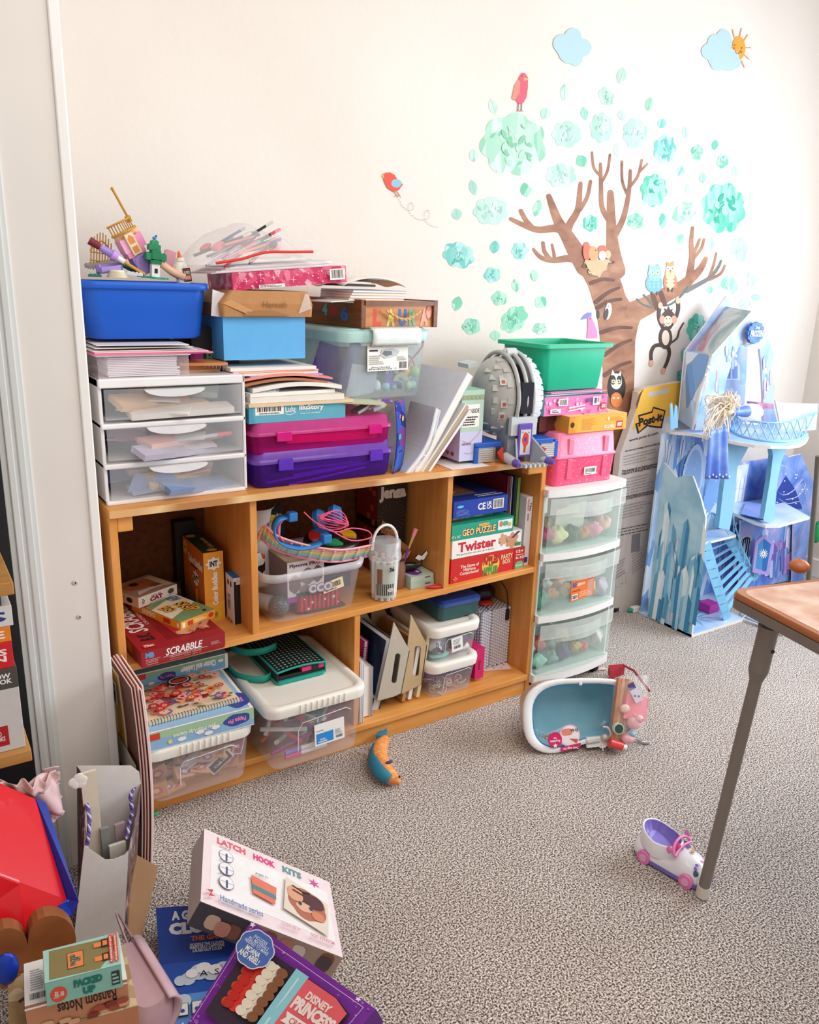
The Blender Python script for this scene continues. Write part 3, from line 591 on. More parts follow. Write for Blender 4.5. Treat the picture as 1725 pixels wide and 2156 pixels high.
# pink castle
c0 = PY((305, 578), .16); T = Matrix.Rotation(radians(-27), 4, 'Y')
t = thing('toy_castle', 'tilted pink brick castle tower with a gold balcony in the blue bin', 'toy', c0, (0, radians(-27), .1))
m = M(); brick(m, -.012, -.01, .0, .036, .03, .045, lil); brick(m, -.018, -.012, .045, .044, .034, .012, pnk); brick(m, -.02, -.012, .057, .018, .034, .03, 'f2b2d4'); brick(m, .004, -.012, .057, .03, .034, .03, pnk); m.box(-.018, -.004, .087, .036, .022, .10, mt('f3cf98')); m.obj('tower', t)
m = M(); m.box(-.006, -.018, .048, .014, -.012, .095, mt('f1dcae')); m.prism([(-.003, -.0185, .072), (.011, -.0185, .072), (.011, -.0185, .085), (.004, -.0185, .092), (-.003, -.0185, .085)], (0, .001, 0), mt('d98c4a')); m.box(-.002, -.0195, .052, .010, -.018, .066, mt('d98c4a')); m.obj('door', t)
m = M()
for k in range(10): x = -.026+k*.0058; m.cyl((x, -.02+.006*abs(k-4.5)/2, .10), (x, -.02+.006*abs(k-4.5)/2, .122), .0013, gold, n=6)
m.tube([(-.03, -.008, .122), (-.018, -.018, .123), (0, -.021, .123), (.018, -.018, .123), (.03, -.008, .122)], .0022, gold); m.tube([(-.03, -.008, .101), (-.018, -.018, .101), (0, -.021, .101), (.018, -.018, .101), (.03, -.008, .101)], .0028, gold); m.obj('balcony', t)
m = M(); m.cyl((.028, 0, .118), (.026, 0, .185), .0028, gold); m.ball((.026, 0, .187), .004, gold, 8); m.box(.022, -.004, .112, .032, .004, .126, gold); m.obj('flag_pole', t)
m = M(); m.prism([(.010+.022*cos(a), -.012, .02+.028*sin(a)) for a in [pi*k/8 for k in range(9)]]+[(-.006, -.012, .02)]+[(.010+.014*cos(a), -.012, .02+.02*sin(a)) for a in [pi-pi*k/8 for k in range(9)]], (0, .012, 0), lil); m.obj('arch', t)
# brick tree
c0 = PY((326, 583), .135)
t = thing('brick_tree', 'green brick tree on a white block with a blue bird on top', 'toy', c0, (0, radians(4), 0))
m = M(); brick(m, -.009, -.009, 0, .018, .018, .028, 'eceeea'); m.box(-.003, -.0095, .008, .004, -.009, .018, K); m.obj('base_block', t)
m = M(); g = '1f8a5e'; brick(m, -.012, -.012, .028, .024, .024, .010, '1a7a52'); brick(m, -.022, -.012, .036, .016, .024, .015, g); brick(m, .007, -.012, .036, .016, .024, .015, g); brick(m, -.010, -.014, .038, .02, .026, .02, '178056'); brick(m, -.016, -.010, .058, .026, .02, .012, g); brick(m, -.010, -.008, .07, .016, .016, .008, '23966a'); m.obj('foliage', t)
m = M(); m.ball((-.002, 0, .084), (.005, .004, .004), mt('2f8bd0'), 8); m.ball((.002, 0, .089), .003, mt('2f8bd0'), 8); m.obj('bird', t)
m = M(); m.loft([[Vector((.03*(1+.12*sin(6*a))*cos(a), .02*(1+.12*sin(6*a))*sin(a), z)) for a in [2*pi*k/36 for k in range(36)]] for z in (-.004, .0)], mt('2aa47c')); m.obj('leaf_plate', t)
# arched fence
c0 = PY((212, 560), .2)
m = M()
for k in range(8): x = -.022+k*.0063; h = .045+.02*sin(pi*k/7); m.cyl((x, 0, -.01), (x, 0, h+.008), .0013, gold, n=6)
m.tube([(-.024+.048*k/12, 0, .03+.024*sin(pi*k/12)) for k in range(13)], .0018, gold); m.tube([(-.024, 0, .01), (.024, 0, .01)], .0016, gold); m.tube([(-.024, 0, .028), (.024, 0, .028)], .0014, gold)
tag(m.obj('toy_fence', loc=c0, rot=(0, radians(6), .1)), 'small gold arched toy fence at the left of the blue bin', 'toy')
# wand
a = PY((188, 506), .14); b = PY((305, 578), .13); d = b-a; t = thing('toy_wand', 'toy torch with dark red tip, lilac collar and gold stick across the blue bin', 'toy', a)
M().cyl((0, 0, 0), d*.22, .009, mt('7b2430'), .007).obj('tip', t); M().cyl(d*.18, d*.42, .0075, lil, .009, n=8).obj('collar', t); M().cyl(d*.40, d*.50, .013, mt('c79be8'), .009, n=8).obj('cup', t)
M().cyl(d*.5, d*.62, .006, WH).obj('grip', t); M().cyl(d*.6, d, .0035, mt('d79a3c')).obj('stick', t)
# other bits in the bin
def bit(name, label, px, y, fn, rot=(0, 0, 0)):
    m = M(); fn(m); return tag(m.obj(name, loc=PY(px, y+.055), rot=rot), label, 'toy', 'small toys in the blue bin')
bit('toy_bathtub', 'lilac open toy tray among the bricks', (232, 574), .08, lambda m: (m.box(-.026, -.012, 0, .026, .012, .004, lil), m.box(-.026, -.012, 0, .026, -.009, .014, lil), m.box(-.026, .009, 0, .026, .012, .018, lil), m.box(-.026, -.012, 0, -.022, .012, .02, lil), m.box(.022, -.012, 0, .026, .012, .014, lil)), (0, radians(-8), .15))
bit('brick_plate', 'grey studded brick plate behind the lilac tray', (216, 560), .14, lambda m: brick(m, -.035, -.016, 0, .07, .032, .008, 'b9b2a6'), (.1, radians(-10), .1))
bit('brick_plate', 'cream round studded plate in front of the bricks', (247, 584), .07, lambda m: [m.cyl((0, 0, k*.004), (0, 0, k*.004+.0035), .022-.002*k, mt(['efe2a8', 'f3c6cf', 'cfe3a8', 'f6efc9'][k])) for k in range(4)])
bit('brick_plate', 'dark green flat studded plate right of the lilac tray', (268, 566), .12, lambda m: brick(m, -.02, -.012, 0, .04, .024, .004, '1c6b48'), (.2, radians(20), .6))
bit('brick_plate', 'white studded plate beside the tree base', (284, 580), .07, lambda m: (brick(m, -.016, -.01, 0, .032, .02, .006, 'e6efe8')), (0, .1, -.4))
bit('brick_plate', 'green plate at the left rim of the blue bin', (200, 583), .07, lambda m: brick(m, -.012, -.01, 0, .024, .02, .005, '1f7a4c'))
bit('toy_cradle', 'small purple brick cradle below the castle arch', (322, 568), .10, lambda m: (m.box(-.01, -.01, 0, .01, .01, .012, mt('7a3fa0')), m.cyl((-.008, 0, .012), (.012, 0, .026), .002, mt('e05a8a'))))
bit('doll_figure', 'peach doll leg lying beside the glue bottle', (362, 583), .08, lambda m: m.tube([(-.025, 0, .03), (0, 0, .012), (.028, 0, .0)], [.008, .009, .011], mt('f3c3a2')))
bit('lace_block', 'pink lacy block behind the brick tree', (352, 565), .15, lambda m: brick(m, -.014, -.01, 0, .024, .02, .04, 'eab0c0'), (0, .3, 0))
# glue
gp = PY((388, 597), .14); t = thing('glue_bottle', 'white school glue bottle with an orange nozzle in the blue bin', 'glue bottle', gp, (0, radians(-8), 0))
m = M(); m.loft([rr(.032*s, .022*s, .01, z) for s, z in ((.95, 0), (1, .004), (1, .036), (.8, .044), (.62, .050))], mt('f4f0e6', .35)); q = Paint(m, (-.002, -.0118, .004), (1, 0, 0), (0, 0, 1), .018, .03); q.rect(0, 0, 1, 1, K); q.rect(.08, .1, .92, .9, mt('d9602c')); q.rect(.12, .5, .88, .85, K); q.text("ELMER'S", (.14, .55, .86, .8), WH); q.text('SCHOOL', (.14, .2, .86, .4), WH); m.obj('bottle', t)
M().cyl((0, 0, .05), (0, 0, .058), .010, mt('f4f0e6')).obj('cap', t); M().cyl((0, 0, .058), (0, 0, .072), .0055, mt('f26a2a'), .002).obj('nozzle', t)
# dark game box behind
carton('game_box', 'black box with coloured letters squeezed between blue bin and light blue box', 'box', (Vector((.255, .16, zu+.0)), .0, .12, .10), .15, '17151a', lambda f: (f['front'].text('OR', (.42, .45, .7, .6), mt('d99a5a')), f['front'].text('RIO', (.3, .2, .8, .4), mt('4a9a62')), f['front'].ell(.1, .3, .14, .2, mt('a02a86'))))
# ---------------------------------------------------------------- middle column: cases, box, notebooks
def toolcase(name, label, A, B, T, y, hexc, hexl, cat='case', d=.24, content=None):
    a, rot, w, h = fit(A, B, T, y=y, rot=0); t = thing(name, label, cat, a, rot)
    b = clear(hexc, .28, .2, hexl); lid = clear(hexl, .45, .12, hexl)
    m = M(); m.loft([rr(w*.95, d*.95, .02, .0, w/2, d/2), rr(w*.97, d*.97, .02, .003, w/2, d/2), rr(w, d, .02, h*.62, w/2, d/2)], b, True, False); m.obj('case_body', t)
    m = M(); m.loft([rr(w+.008, d+.008, .022, h*.60, w/2, d/2), rr(w+.008, d+.008, .022, h*.70, w/2, d/2), rr(w*.98, d*.98, .02, h*.72, w/2, d/2), rr(w*.97, d*.97, .02, h*.96, w/2, d/2), rr(w*.9, d*.9, .02, h, w/2, d/2)], lid, False, True); m.obj('case_lid', t)
    for f in (.2, .86):
        m = M(); m.box(w*f-.02, -.009, h*.42, w*f+.02, -.003, h*.72, clear(hexc, .75, .1, hexl)); m.obj('latch', t, bevel=.002)
    return t, a, w, h
tp, ap, wpp, hp = toolcase('craft_case', 'purple translucent craft case at the bottom of the pile', (538, 1030), (826, 1006), (530, 948), .02, '6a34c8', 'a06ae8')
for k in range(9):
    m = M(); m.cyl((-.11, 0, 0), (.11, 0, 0), .003, mt('e58ad8')); x = ap.x+.18+rnd.uniform(-.03, .08)
    tag(m.obj('pencil', loc=(x, ap.y+.012+.012*k, ap.z+.010+.006*(k % 4)), rot=(0, rnd.uniform(-.14, -.02), rnd.uniform(-.08, .08))), 'pink pencil inside the purple craft case', 'pencil', 'pencils in the purple case')
toolcase('craft_case', 'magenta translucent craft case between purple case and light blue carton', (534, 963), (825, 938), (527, 893), .02, 'e02090', 'ff60b8')
slip('paper_pad', 'crumpled pink paper inside the magenta craft case', 'paper', (.58, .10, .915), (.26, .12, .02), 'e0408a', (.05, .03, 0))
def art_illu(f):
    q = f['front']; q.rect(0, 0, 1, 1, mt('5fb0c6')); q.poly([(0, 0), (.06, 0), (.04, .5), (.05, 1), (0, 1)], mt('4a9cb6'))
    q.rect(.06, .42, .345, .92, WH).bars((.08, .6, .32, .84), K, seed=3).text('LPN PM CHIW8356', (.1, .46, .3, .54), K)
    q.text('Lulu', (.36, .5, .46, .82), WH).line([(.36, .42), (.41, .36), (.47, .48)], .0015, WH)
    q.text('IlluStory', (.5, .5, .76, .86), WH, bold=.04).text('Create Your Own Book!', (.51, .36, .72, .43), WH)
carton('craft_kit_box', 'light teal flat carton with white lettering on the magenta case', 'box', fit((525, 893), (727, 888), (525, 853), y=.028, rot=0), .2, '58a8c0', art_illu)
slip('metal_clip', 'grey metal tool part lying on the magenta case', 'tool', (.685, .06, .985), (.08, .03, .008), mt('a9a9ad', .4, .3), (0, -.35, .2))
m = M(); m.tube([(0, 0, 0), (.03, 0, .012), (.055, 0, .01)], .004, lil); m.cyl((-.005, 0, -.008), (.03, 0, .002), .007, mt('c9c9cc')); [m.cyl((.02+.005*k, -.006, .012), (.02+.005*k, -.006, .02), .0015, mt('8a5ac8'), n=6) for k in range(6)]
tag(m.obj('hair_brush', loc=(.70, .04, .985)), 'grey and purple toy brush on the magenta case', 'brush')
z = 1.004; NB = [('e8cfa8', .345, .625, 'tan spiral notebook, lowest of the notebook pile', .008), ('efe3cf', .35, .60, 'cream paperback on the tan spiral notebook', .014), ('d9d9dc', .352, .585, 'grey spiral notebook in the middle of the pile', .009), ('e9e6e4', .36, .60, 'white spiral notebook with bent pages', .010),
      ('b57a52', .34, .56, 'brown kraft notebook near the top of the pile', .006), ('f0988c', .33, .575, 'salmon paper folder on the notebook pile', .005), ('c9a8d8', .36, .56, 'lilac folder under the light blue box', .003), ('f3e6d6', .31, .55, 'cream paper pad under the light blue box', .006), ('f6b9a8', .32, .55, 'peach sheet bundle near the top of the notebook pile', .004), ('f4f0ea', .315, .54, 'white sheet bundle right under the light blue box', .008)]
for k, (c, x0, x1, lb, th) in enumerate(NB):
    t = thing('notebook' if k < 5 else 'paper_bundle', lb, 'notebook' if k < 5 else 'paper', (x0, .025+.004*k, z), rnd.uniform(-.04, .08), 'notebook pile on the cases')
    N = 10; L = x1-x0; bend = .012 if k in (3, 4, 5) else 0
    def fn(u, v, s): return (L*u, .22*v, s+bend*max(0, sin(pi*u)))
    m = M(); 
    for s in (0, th): m.grid(lambda u, v: fn(u, v, s), N, 1, hexm(c))
    ed = mt('f1ece4') if k in (1, 2, 3) else hexm(c)
    m.mesh([fn(i/N, 0, s) for i in range(N+1) for s in (0, th)], [(2*i, 2*i+2, 2*i+3, 2*i+1) for i in range(N)], ed)
    m.mesh([fn(0, v, s) for v in (0, 1) for s in (0, th)], [(0, 1, 3, 2)], ed); m.mesh([fn(1, v, s) for v in (0, 1) for s in (0, th)], [(0, 2, 3, 1)], ed); m.obj('pages', t)
    if k in (0, 2, 3, 4):
        m = M()
        for j in range(16): y = .006+j*.013 if k != 3 else .006; x = -.001 if k != 3 else .004+j*.004; m.tube([(x+.006*cos(a), y, th/2+.006*sin(a)) for a in [2*pi*i/8 for i in range(8)]], .0009, mt('d8d8da', .3, .5), n=5, closed=True)
        m.obj('spiral_binding', t)
    z += th+.0006+(.004 if bend else 0)
ZN = z
m = M(); m.grid(lambda u, v: (.26+.11*u, .10+.15*v, ZN-.012+.02*(1-u)), 4, 1, mt('c9c3d8')); [m.tube([(.265+.012*j*.75, .098+.006*cos(a), ZN+.006-.0017*j+.006*sin(a)) for a in [2*pi*i/8 for i in range(8)]], .0009, mt('dcdcde', .3, .5), n=5, closed=True) for j in range(11)]
tag(m.obj('spiral_notebook'), 'lilac spiral notebook sticking out left of the light blue box', 'notebook')
slip('poster_sheet', 'green and cream printed paper hanging out under the teal-lidded tub', 'paper', (.66, .05, 1.0), (.13, .09, .003), 'cfd2b0', (0, .05, -.35))
lb_ = fit((472, 759), (643, 758), (472, 667), y=.085, rot=.02); ZN = lb_[0].z
t = carton('blue_box', 'plain light blue cardboard box under the kraft paper parcel', 'box', lb_, .15, '63b4ec', lambda f: f['left'].rect(0, 0, 1, 1, mt('4d9fdc')))
zb = lb_[0].z+lb_[3]
# kraft parcel
kr = mt('b9834f', .6, var=.12, scale=25, bump=.5)
a, rot, w, h = fit((478, 665), (658, 660), (468, 620), y=.07, rot=.03); t = thing('kraft_parcel', 'crumpled brown paper wrapped parcel on the light blue box', 'parcel', (a.x-.01, a.y, zb+.001), rot)
m = M(); w += .01; h += .012
m.loft([rr(w, .17, .006, 0, w/2, .085), rr(w+.006, .172, .008, h*.5, w/2, .085), rr(w-.03, .16, .008, h, w/2+.008, .085)], kr, True, True, smooth=False); m.obj('wrapping', t)
m = M(); m.poly([(.05, -.0035, .002), (w-.06, -.0035, .002), (w*.55, -.004, .014), (.06, -.004, .012)], mt('a8743f', .6)); m.poly([(.0, -.002, .03), (.06, -.004, .006), (.075, -.0035, .014), (.02, -.001, .04)], mt('c8935c', .6)); m.obj('paper_fold', t)
m = M(); m.poly([(w-.04, -.0038, .008), (w-.004, -.0038, .02), (w-.012, -.002, h-.006), (w-.02, -.001, h-.004)], clear('ffffff', .35, .1)); m.obj('tape', t)
q = M(); pt_ = Paint(q, (.10, -.0042, .022), (1, 0, .0), (0, 0, 1), .07, .016); pt_.text('Hannah', (0, 0, .9, .9), mt('8a5f38'), bold=0); q.obj('handwriting', t)
zk = zb+h
# pink glitter box tilted
a = PY((492, 612), .085); b = PY((734, 594), .085); ang = math.atan2(b.z-a.z, b.x-a.x); w = (b-a).length
pg = ramp_mat('pink_glitter_print', 'voronoi', [(0, 'c92a62'), (.4, 'd8486f'), (.7, 'e26a8c'), (.93, 'f3b4c4')], scale=60, rough=.35)
def art_pg(f):
    q = f['front']; rd = random.Random(4)
    for i in range(46): r = rd.uniform(.02, .06); q.ell(rd.uniform(.04, .8), rd.uniform(.15, .9), r*.16, r, mt(rd.choice(('e98ba8', 'f2b6c6', 'd9557f'))), 10)
    for u, v in ((.1, .5), (.33, .62), (.22, .8), (.5, .4)): q.star(u, v, .03, .22, mt('fbe3ea'), 4, .12)
    q.rect(.83, .2, .97, .86, WH).bars((.845, .3, .955, .8), K, seed=8).rect(.2, .02, .42, .22, mt('f7efe9')).lines_of_print((.21, .05, .41, .2), 2, K)
    f['top'].rect(0, 0, 1, 1, mt('e07a98'))
bx_ = carton('craft_kit_box', 'sparkly pink carton lying tilted on the kraft parcel', 'box', (a, 0, w, .040), .16, pg, art_pg, rot3=(0, -ang, .03))
ta = a
T2 = Matrix.Translation(a) @ Matrix.Rotation(-ang, 4, 'Y')
for k in range(6):
    m = M().box(-.05+.012*k, 0, .041+.0024*k, w-.05+.006*k, .15, .043+.0024*k, mt(['e9c9d4', 'f6efe9', 'd8c2d8', 'f1e6da', 'f7f3ef', 'cfd3dd'][k]))
    tag(m.obj('paper_sheet', loc=a, rot=(0, -ang, .03+.02*k)), ['pinkish sheet lying directly on the sparkly pink carton', 'white sheet second on the sparkly carton', 'lilac sheet on the sparkly carton', 'cream sheet on the sparkly carton', 'white sheet under the zip bag', 'greyish top sheet under the zip bag'][k], 'paper', 'sheets under the zip bag')
m = M(); m.prism([(0, 0, 0), (.045, 0, 0), (.03, 0, .055), (.0, 0, .06)], (0, .002, 0), mt('e9e6ee')); tag(m.obj('paper_sheet', loc=PY((445, 665), .09), rot=(0, .1, .1)), 'white lilac-edged sheet standing left of the kraft parcel', 'paper')
# zip bag with pens
T3 = T2 @ Matrix.Translation((0, 0, .058))
t = thing('zip_bag', 'clear zip bag stuffed with pens and craft bits on the tilted carton', 'bag', T3.translation, (0, -ang, .03))
rd = random.Random(12)
def bagz(u, v): return .085*(sin(pi*min(.999, u))**.7)*(sin(pi*v)**.6)+.006*sin(17*u+5*v)*sin(11*v)
m = M(); m.grid(lambda u, v: (-.10+.31*u, .15*v-.01, .004+bagz(u, v)), 26, 12, clear('f3f0ee', .34, .06)); m.grid(lambda u, v: (-.10+.31*u, .15*v-.01, .003), 2, 2, clear('f3f0ee', .2, .1)); m.obj('plastic_film', t)
m = M(); m.tube(smooth_path([(-.04, -.012, .006), (.02, -.018, .012), (.08, -.022, .024), (.15, -.02, .022), (.21, -.014, .02)]), .0032, mt('e2322e', .35)); m.obj('zip_seal', t)
PC = ['e6486a', '3a4fa0', 'e98aa0', '7a4f9a', '9ad0bd', 'f0b9c4', '34363c', 'd2405a', 'c9b2d8', 'e7e3df', '5b6bb8', 'f19a8a']
for k in range(22):
    L = rd.uniform(.05, .085); m = M(); c = hexm(PC[k % 12]); m.cyl((-L, 0, 0), (L*.7, 0, 0), .0032, c); m.cyl((L*.7, 0, 0), (L, 0, 0), .0036, hexm(PC[(k*5+3) % 12]))
    u = rd.uniform(.3, .7); v = rd.uniform(.2, .8); p = T3 @ Vector((-.10+.31*u, .15*v-.01, .006+bagz(u, v)*rd.uniform(.2, .7)))
    tag(m.obj('pen', loc=p, rot=(0, -.25-rd.uniform(0, .35), rd.uniform(-.5, .5))), 'coloured pen inside the clear zip bag', 'pen', 'pens in the zip bag')
for u, v, c, r, lb in ((.28, .3, 'f0899a', (.02, .012, .009), 'pink doll arm in the zip bag'), (.42, .6, 'a3d8c4', (.02, .012, .01), 'mint eraser in the zip bag'), (.76, .4, 'f4b9c2', (.022, .016, .016), 'pale pink tube in the zip bag'), (.72, .25, '3c3c42', (.012, .01, .009), 'black round cap in the zip bag'), (.55, .5, '8d9096', (.035, .02, .012), 'grey printed packet in the zip bag'), (.2, .4, 'd94a5a', (.018, .01, .007), 'red scrap in the zip bag')):
    p = T3 @ Vector((-.10+.31*u, .15*v-.01, .008+bagz(u, v)*.55)); tag(M().ball((0, 0, 0), r, mt(c), 12).obj('craft_item', loc=p, rot=(0, -.5, .3)), lb, 'craft item', 'craft bits in the zip bag')
# ---------------------------------------------------------------- latch tub
a, rot, w, h = fit((724, 846), (908, 840), (718, 700), y=.055, rot=.05); 
w = .285; dT = .33; tz = a.z; hT = .185
tl = Vector((a.x-.002, a.y, a.z))
t = thing('storage_tub', 'clear tub with a pale teal lid and white latch, full of craft bits', 'storage tub', tl, .10)
m = M(); cb = clear('dfeef0', .30, .15, 'eef6f6'); m.loft([rr(w*.90, dT*.92, .03, 0, w/2, dT/2), rr(w*.92, dT*.94, .03, .004, w/2, dT/2), rr(w*.99, dT*.99, .03, hT-.03, w/2, dT/2)], cb, True, False); m.obj('tub_body', t)
tq = clear('bfe6e2', .72, .25, 'c8ece8')
m = M(); m.loft([rr(w+.014, dT+.012, .035, hT-.034, w/2, dT/2), rr(w+.018, dT+.016, .035, hT-.012, w/2, dT/2), rr(w+.012, dT+.010, .035, hT-.006, w/2, dT/2), rr(w-.004, dT-.006, .03, hT-.004, w/2, dT/2), rr(w-.012, dT-.014, .03, hT, w/2, dT/2)], tq, False, True); m.obj('tub_lid', t)
m = M(); m.grid(lambda u, v: (w*.27+w*.56*u, -.018-.006*sin(pi*v)+(.012 if v > .9 else 0), hT-.042+.046*v), 10, 6, mt('eef6f4', .3)); lt_ = m.obj('latch', t, solid=.003)
m = M(); q = Paint(m, (w*.33, -.0265, hT-.030), (1, 0, 0), (0, 0, 1), w*.42, .022)
for i in range(20):
    for j in range(4): q.ell(i/19, j/3, .008, .05, mt('d8e6e4'), 5)
m.obj('dot_texture', lt_)
# label
lw_, lh_ = .135, .075; m = M(); m.box(0, -.0004, 0, lw_, 0, lh_, mt('f3f0e9')); q = Paint(m, (0, -.0004, 0), (1, 0, 0), (0, 0, 1), lw_, lh_)
q.rect(0, .8, 1, 1, mt('d9d2c4')).text('14.5 QT LATCHBOX\nBAC A LOQUET 13.7 L', (.05, .84, .55, .97), K, bold=0).rect(.05, .68, .25, .74, K).text('15.9 in x 11.2 in x 6.9 in\n40.5 cm x 28.4 cm x 17.5 cm', (.03, .04, .6, .16), K).text('1 pc', (.64, .05, .72, .1), K)
q.bars((.78, .06, .97, .3), K, seed=5).poly([(.3, .55), (.42, .42), (.72, .52), (.78, .68), (.6, .78), (.34, .72)], mt('c3c6ca')).poly([(.34, .6), (.44, .5), (.6, .56), (.58, .68), (.4, .7)], mt('6f7378')).lines_of_print((.04, .22, .4, .56), 5, mt('aaa59c'), 3).lines_of_print((.72, .34, .96, .5), 3, mt('aaa59c'), 4)
m.obj('product_label', t, (w*.26, -.0025, .075), (radians(-2), 0, 0))
RT = Matrix.Translation(tl) @ Matrix.Rotation(.10, 4, 'Z')
pom = [('f4f3ef', .13, .017, 'white'), ('b8dfe8', .165, .013, 'pale blue'), ('f0c04c', .235, .016, 'yellow'), ('b4d77c', .262, .015, 'lime'), ('d3ecc9', .245, .012, 'mint'), ('cdeaf0', .262, .012, 'icy'), ('e86a8a', .06, .012, 'pink'), ('8fd0b4', .19, .012, 'green')]
for k, (c, x, r, cn) in enumerate(pom):
    z_ = .014+r+ (.035 if k in (2, 3) else 0); m = M(); rd = random.Random(k)
    R_ = []
    for i in range(9):
        tt = -pi/2+pi*i/8; R_.append([Vector((cos(tt)*cos(2*pi*j/14), cos(tt)*sin(2*pi*j/14), sin(tt)))*r*rd.uniform(.86, 1.08) for j in range(14)])
    m.loft(R_, mt(c, .9, bump=.5, scale=150), False, False); p = RT @ Vector((x, .022+r+.004*(k % 3), z_)); tag(m.obj('pompom', loc=p), f'{cn} fluffy pompom inside the teal-lidded tub', 'pompom', 'pompoms in the teal-lidded tub')
def intub(name, label, x, y, z, fn, rot=(0, 0, 0)):
    m = M(); fn(m); tag(m.obj(name, loc=RT @ Vector((x, y, z)), rot=rot), label, 'craft item', 'craft bits in the teal-lidded tub')
intub('gear_shape', 'purple gear shape in the teal-lidded tub', .18, .03, .045, lambda m: m.prism([(.024*(1 if i % 2 else .82)*cos(pi*i/12), 0, .024*(1 if i % 2 else .82)*sin(pi*i/12)) for i in range(24)], (0, .004, 0), mt('7a4fc0')))
intub('foam_rainbow', 'rainbow foam sticker in the teal-lidded tub', .205, .022, .042, lambda m: [m.tube([(r*cos(pi*k/8), .0006*j, r*sin(pi*k/8)) for k in range(9)], .0022, mt(c), n=6) for j, (r, c) in enumerate(((.022, 'f0b48c'), (.018, 'f3dc9a'), (.014, 'b7d9c4'), (.010, 'c9bfe0')))])
intub('felt_bundle', 'purple felt bundle at the left end of the teal-lidded tub', .05, .06, .075, lambda m: m.grid(lambda u, v: (.05*sin(6*v)+.04*u-.03, .10*v, -.06+.12*u+.01*sin(9*v+u)), 10, 14, mt('7a55b8', .8)), (0, 0, 0))
intub('sponge', 'grey brown sponge block in the teal-lidded tub', .13, .12, .085, lambda m: m.box(-.06, -.05, -.045, .06, .05, .04, mt('8d7f7c', .95, bump=.8, scale=90)))
intub('teal_scissors', 'teal plastic piece in the teal-lidded tub', .225, .04, .05, lambda m: m.prism([(-.03, 0, 0), (.01, 0, -.015), (.035, 0, .015), (.02, 0, .02), (0, 0, .005)], (0, .004, 0), mt('4f9a86')))
intub('pipe_cleaner', 'coral pipe cleaner curled in the teal-lidded tub', .27, .03, .10, lambda m: m.tube(smooth_path([(-.03, 0, -.02), (-.01, .01, .0), (.012, 0, .03), (.016, 0, .055)]), .0028, mt('f0706a', .9)))
intub('pipe_cleaner', 'red pipe cleaner loop in the teal-lidded tub', .25, .05, .085, lambda m: m.tube(smooth_path([(-.02, 0, -.02), (0, .0, .02), (.02, 0, .0), (.03, 0, -.03)]), .0022, mt('d8504a', .9)))
intub('sequin_sheet', 'grey patterned sheet in the teal-lidded tub', .07, .02, .035, lambda m: m.prism([(-.045, 0, -.03), (.04, 0, -.02), (.05, 0, .05), (-.03, 0, .06)], (0, .002, 0), mt('b9b4c6')), (.1, 0, 0))
for k in range(14):
    x = rnd.uniform(.03, .26); intub('craft_scrap', 'small craft scrap at the bottom of the teal-lidded tub', x, rnd.uniform(.03, .15), .014+rnd.uniform(0, .02), lambda m: m.box(-.016, -.01, -.005, .016, .01, .005, mt(rnd.choice(('6a56a8', 'e9c24a', '5aa88c', 'dcdce0', 'e98a6a', 'b7a6d8')))), (rnd.uniform(-.3, .3), rnd.uniform(-.4, .4), rnd.uniform(0, 3)))
# wooden case
zt = tl.z+hT
wood = ramp_mat('varnished_wood', 'noise', [(.3, 'a5602a'), (.5, 'c07a38'), (.7, 'd08f4c')], scale=6, sc=(1, 6, 8), rough=.35, detail=6, dist=.5); wdk = ramp_mat('dark_varnish', 'noise', [(.3, '6a3a1c'), (.7, '8a5228')], scale=8, sc=(4, 1, 8), rough=.35)
a, rot, w, h = fit((768, 697), (925, 692), (768, 643), y=.06, rot=.03)
dW = .30; t = thing('wooden_case', 'wooden slide-lid case with painted letters and a rope handle on the teal lid', 'case', (a.x, a.y, zt+.001), .14); h = .072
m = M(); m.box(0, .003, 0, w, dW, h-.01, wood); m.obj('case_body', t)
m = M(); m.box(-.012, 0, 0, .004, dW, h, wdk); m.obj('side_rail', t, bevel=.002); m = M(); m.box(w-.004, -.004, 0, w+.012, dW, h, wdk); m.obj('side_rail', t, bevel=.002)
m = M(); m.box(.003, 0, h-.012, w-.003, dW-.01, h-.003, wood); m.box(.0, -.004, h-.014, w, .004, h-.003, wdk); m.obj('sliding_lid', t)
m = M(); q = Paint(m, (0, .003, 0), (1, 0, 0), (0, 0, 1), w, h)
for ch, u, c in (('L', .12, 'd8452c'), ('A', .31, 'e3cb62'), ('U', .48, '2d6ab4'), ('R', .63, '7fae86'), ('A', .80, 'f2a58c')): q.text(ch, (u, .06, u+.12, .68), mt(c), bold=.06)
q.ell(.93, .55, .04, .22, mt('e6a08c')); q.ell(.93, .72, .03, .12, mt('c9705c')); m.obj('painted_name', t)
m = M(); q = Paint(m, (-.012, dW, 0), (0, -1, 0), (0, 0, 1), dW, h)
q.text('4', (.42, .35, .5, .8), mt('5fc0b8'), bold=.05).ell(.6, .55, .06, .2, mt('b8322e')).text('6', (.7, .2, .82, .75), mt('2d6ab4'), bold=.05); m.obj('painted_number', t)
m = M(); pr = [(w*.26+(w*.5)*k/24, -.010-.006*sin(pi*k/24), h*.62-.022*sin(pi*k/24)) for k in range(25)]
for s in (0, pi): m.tube([(x, y+.0022*cos(k*1.1+s), z_+.0022*sin(k*1.1+s)) for k, (x, y, z_) in enumerate(pr)], .0026, mt('d9b070', .8), n=6)
m.obj('rope_handle', t)
zw = zt+h
BK = [('efdfc6', 'cream picture book, lowest on the wooden case'), ('d9a58a', 'tan picture book second on the wooden case'), ('e7e3df', 'white picture book third on the wooden case'), ('f0c39a', 'peach picture book on the wooden case'), ('98a8c8', 'slate blue book topmost on the wooden case')]
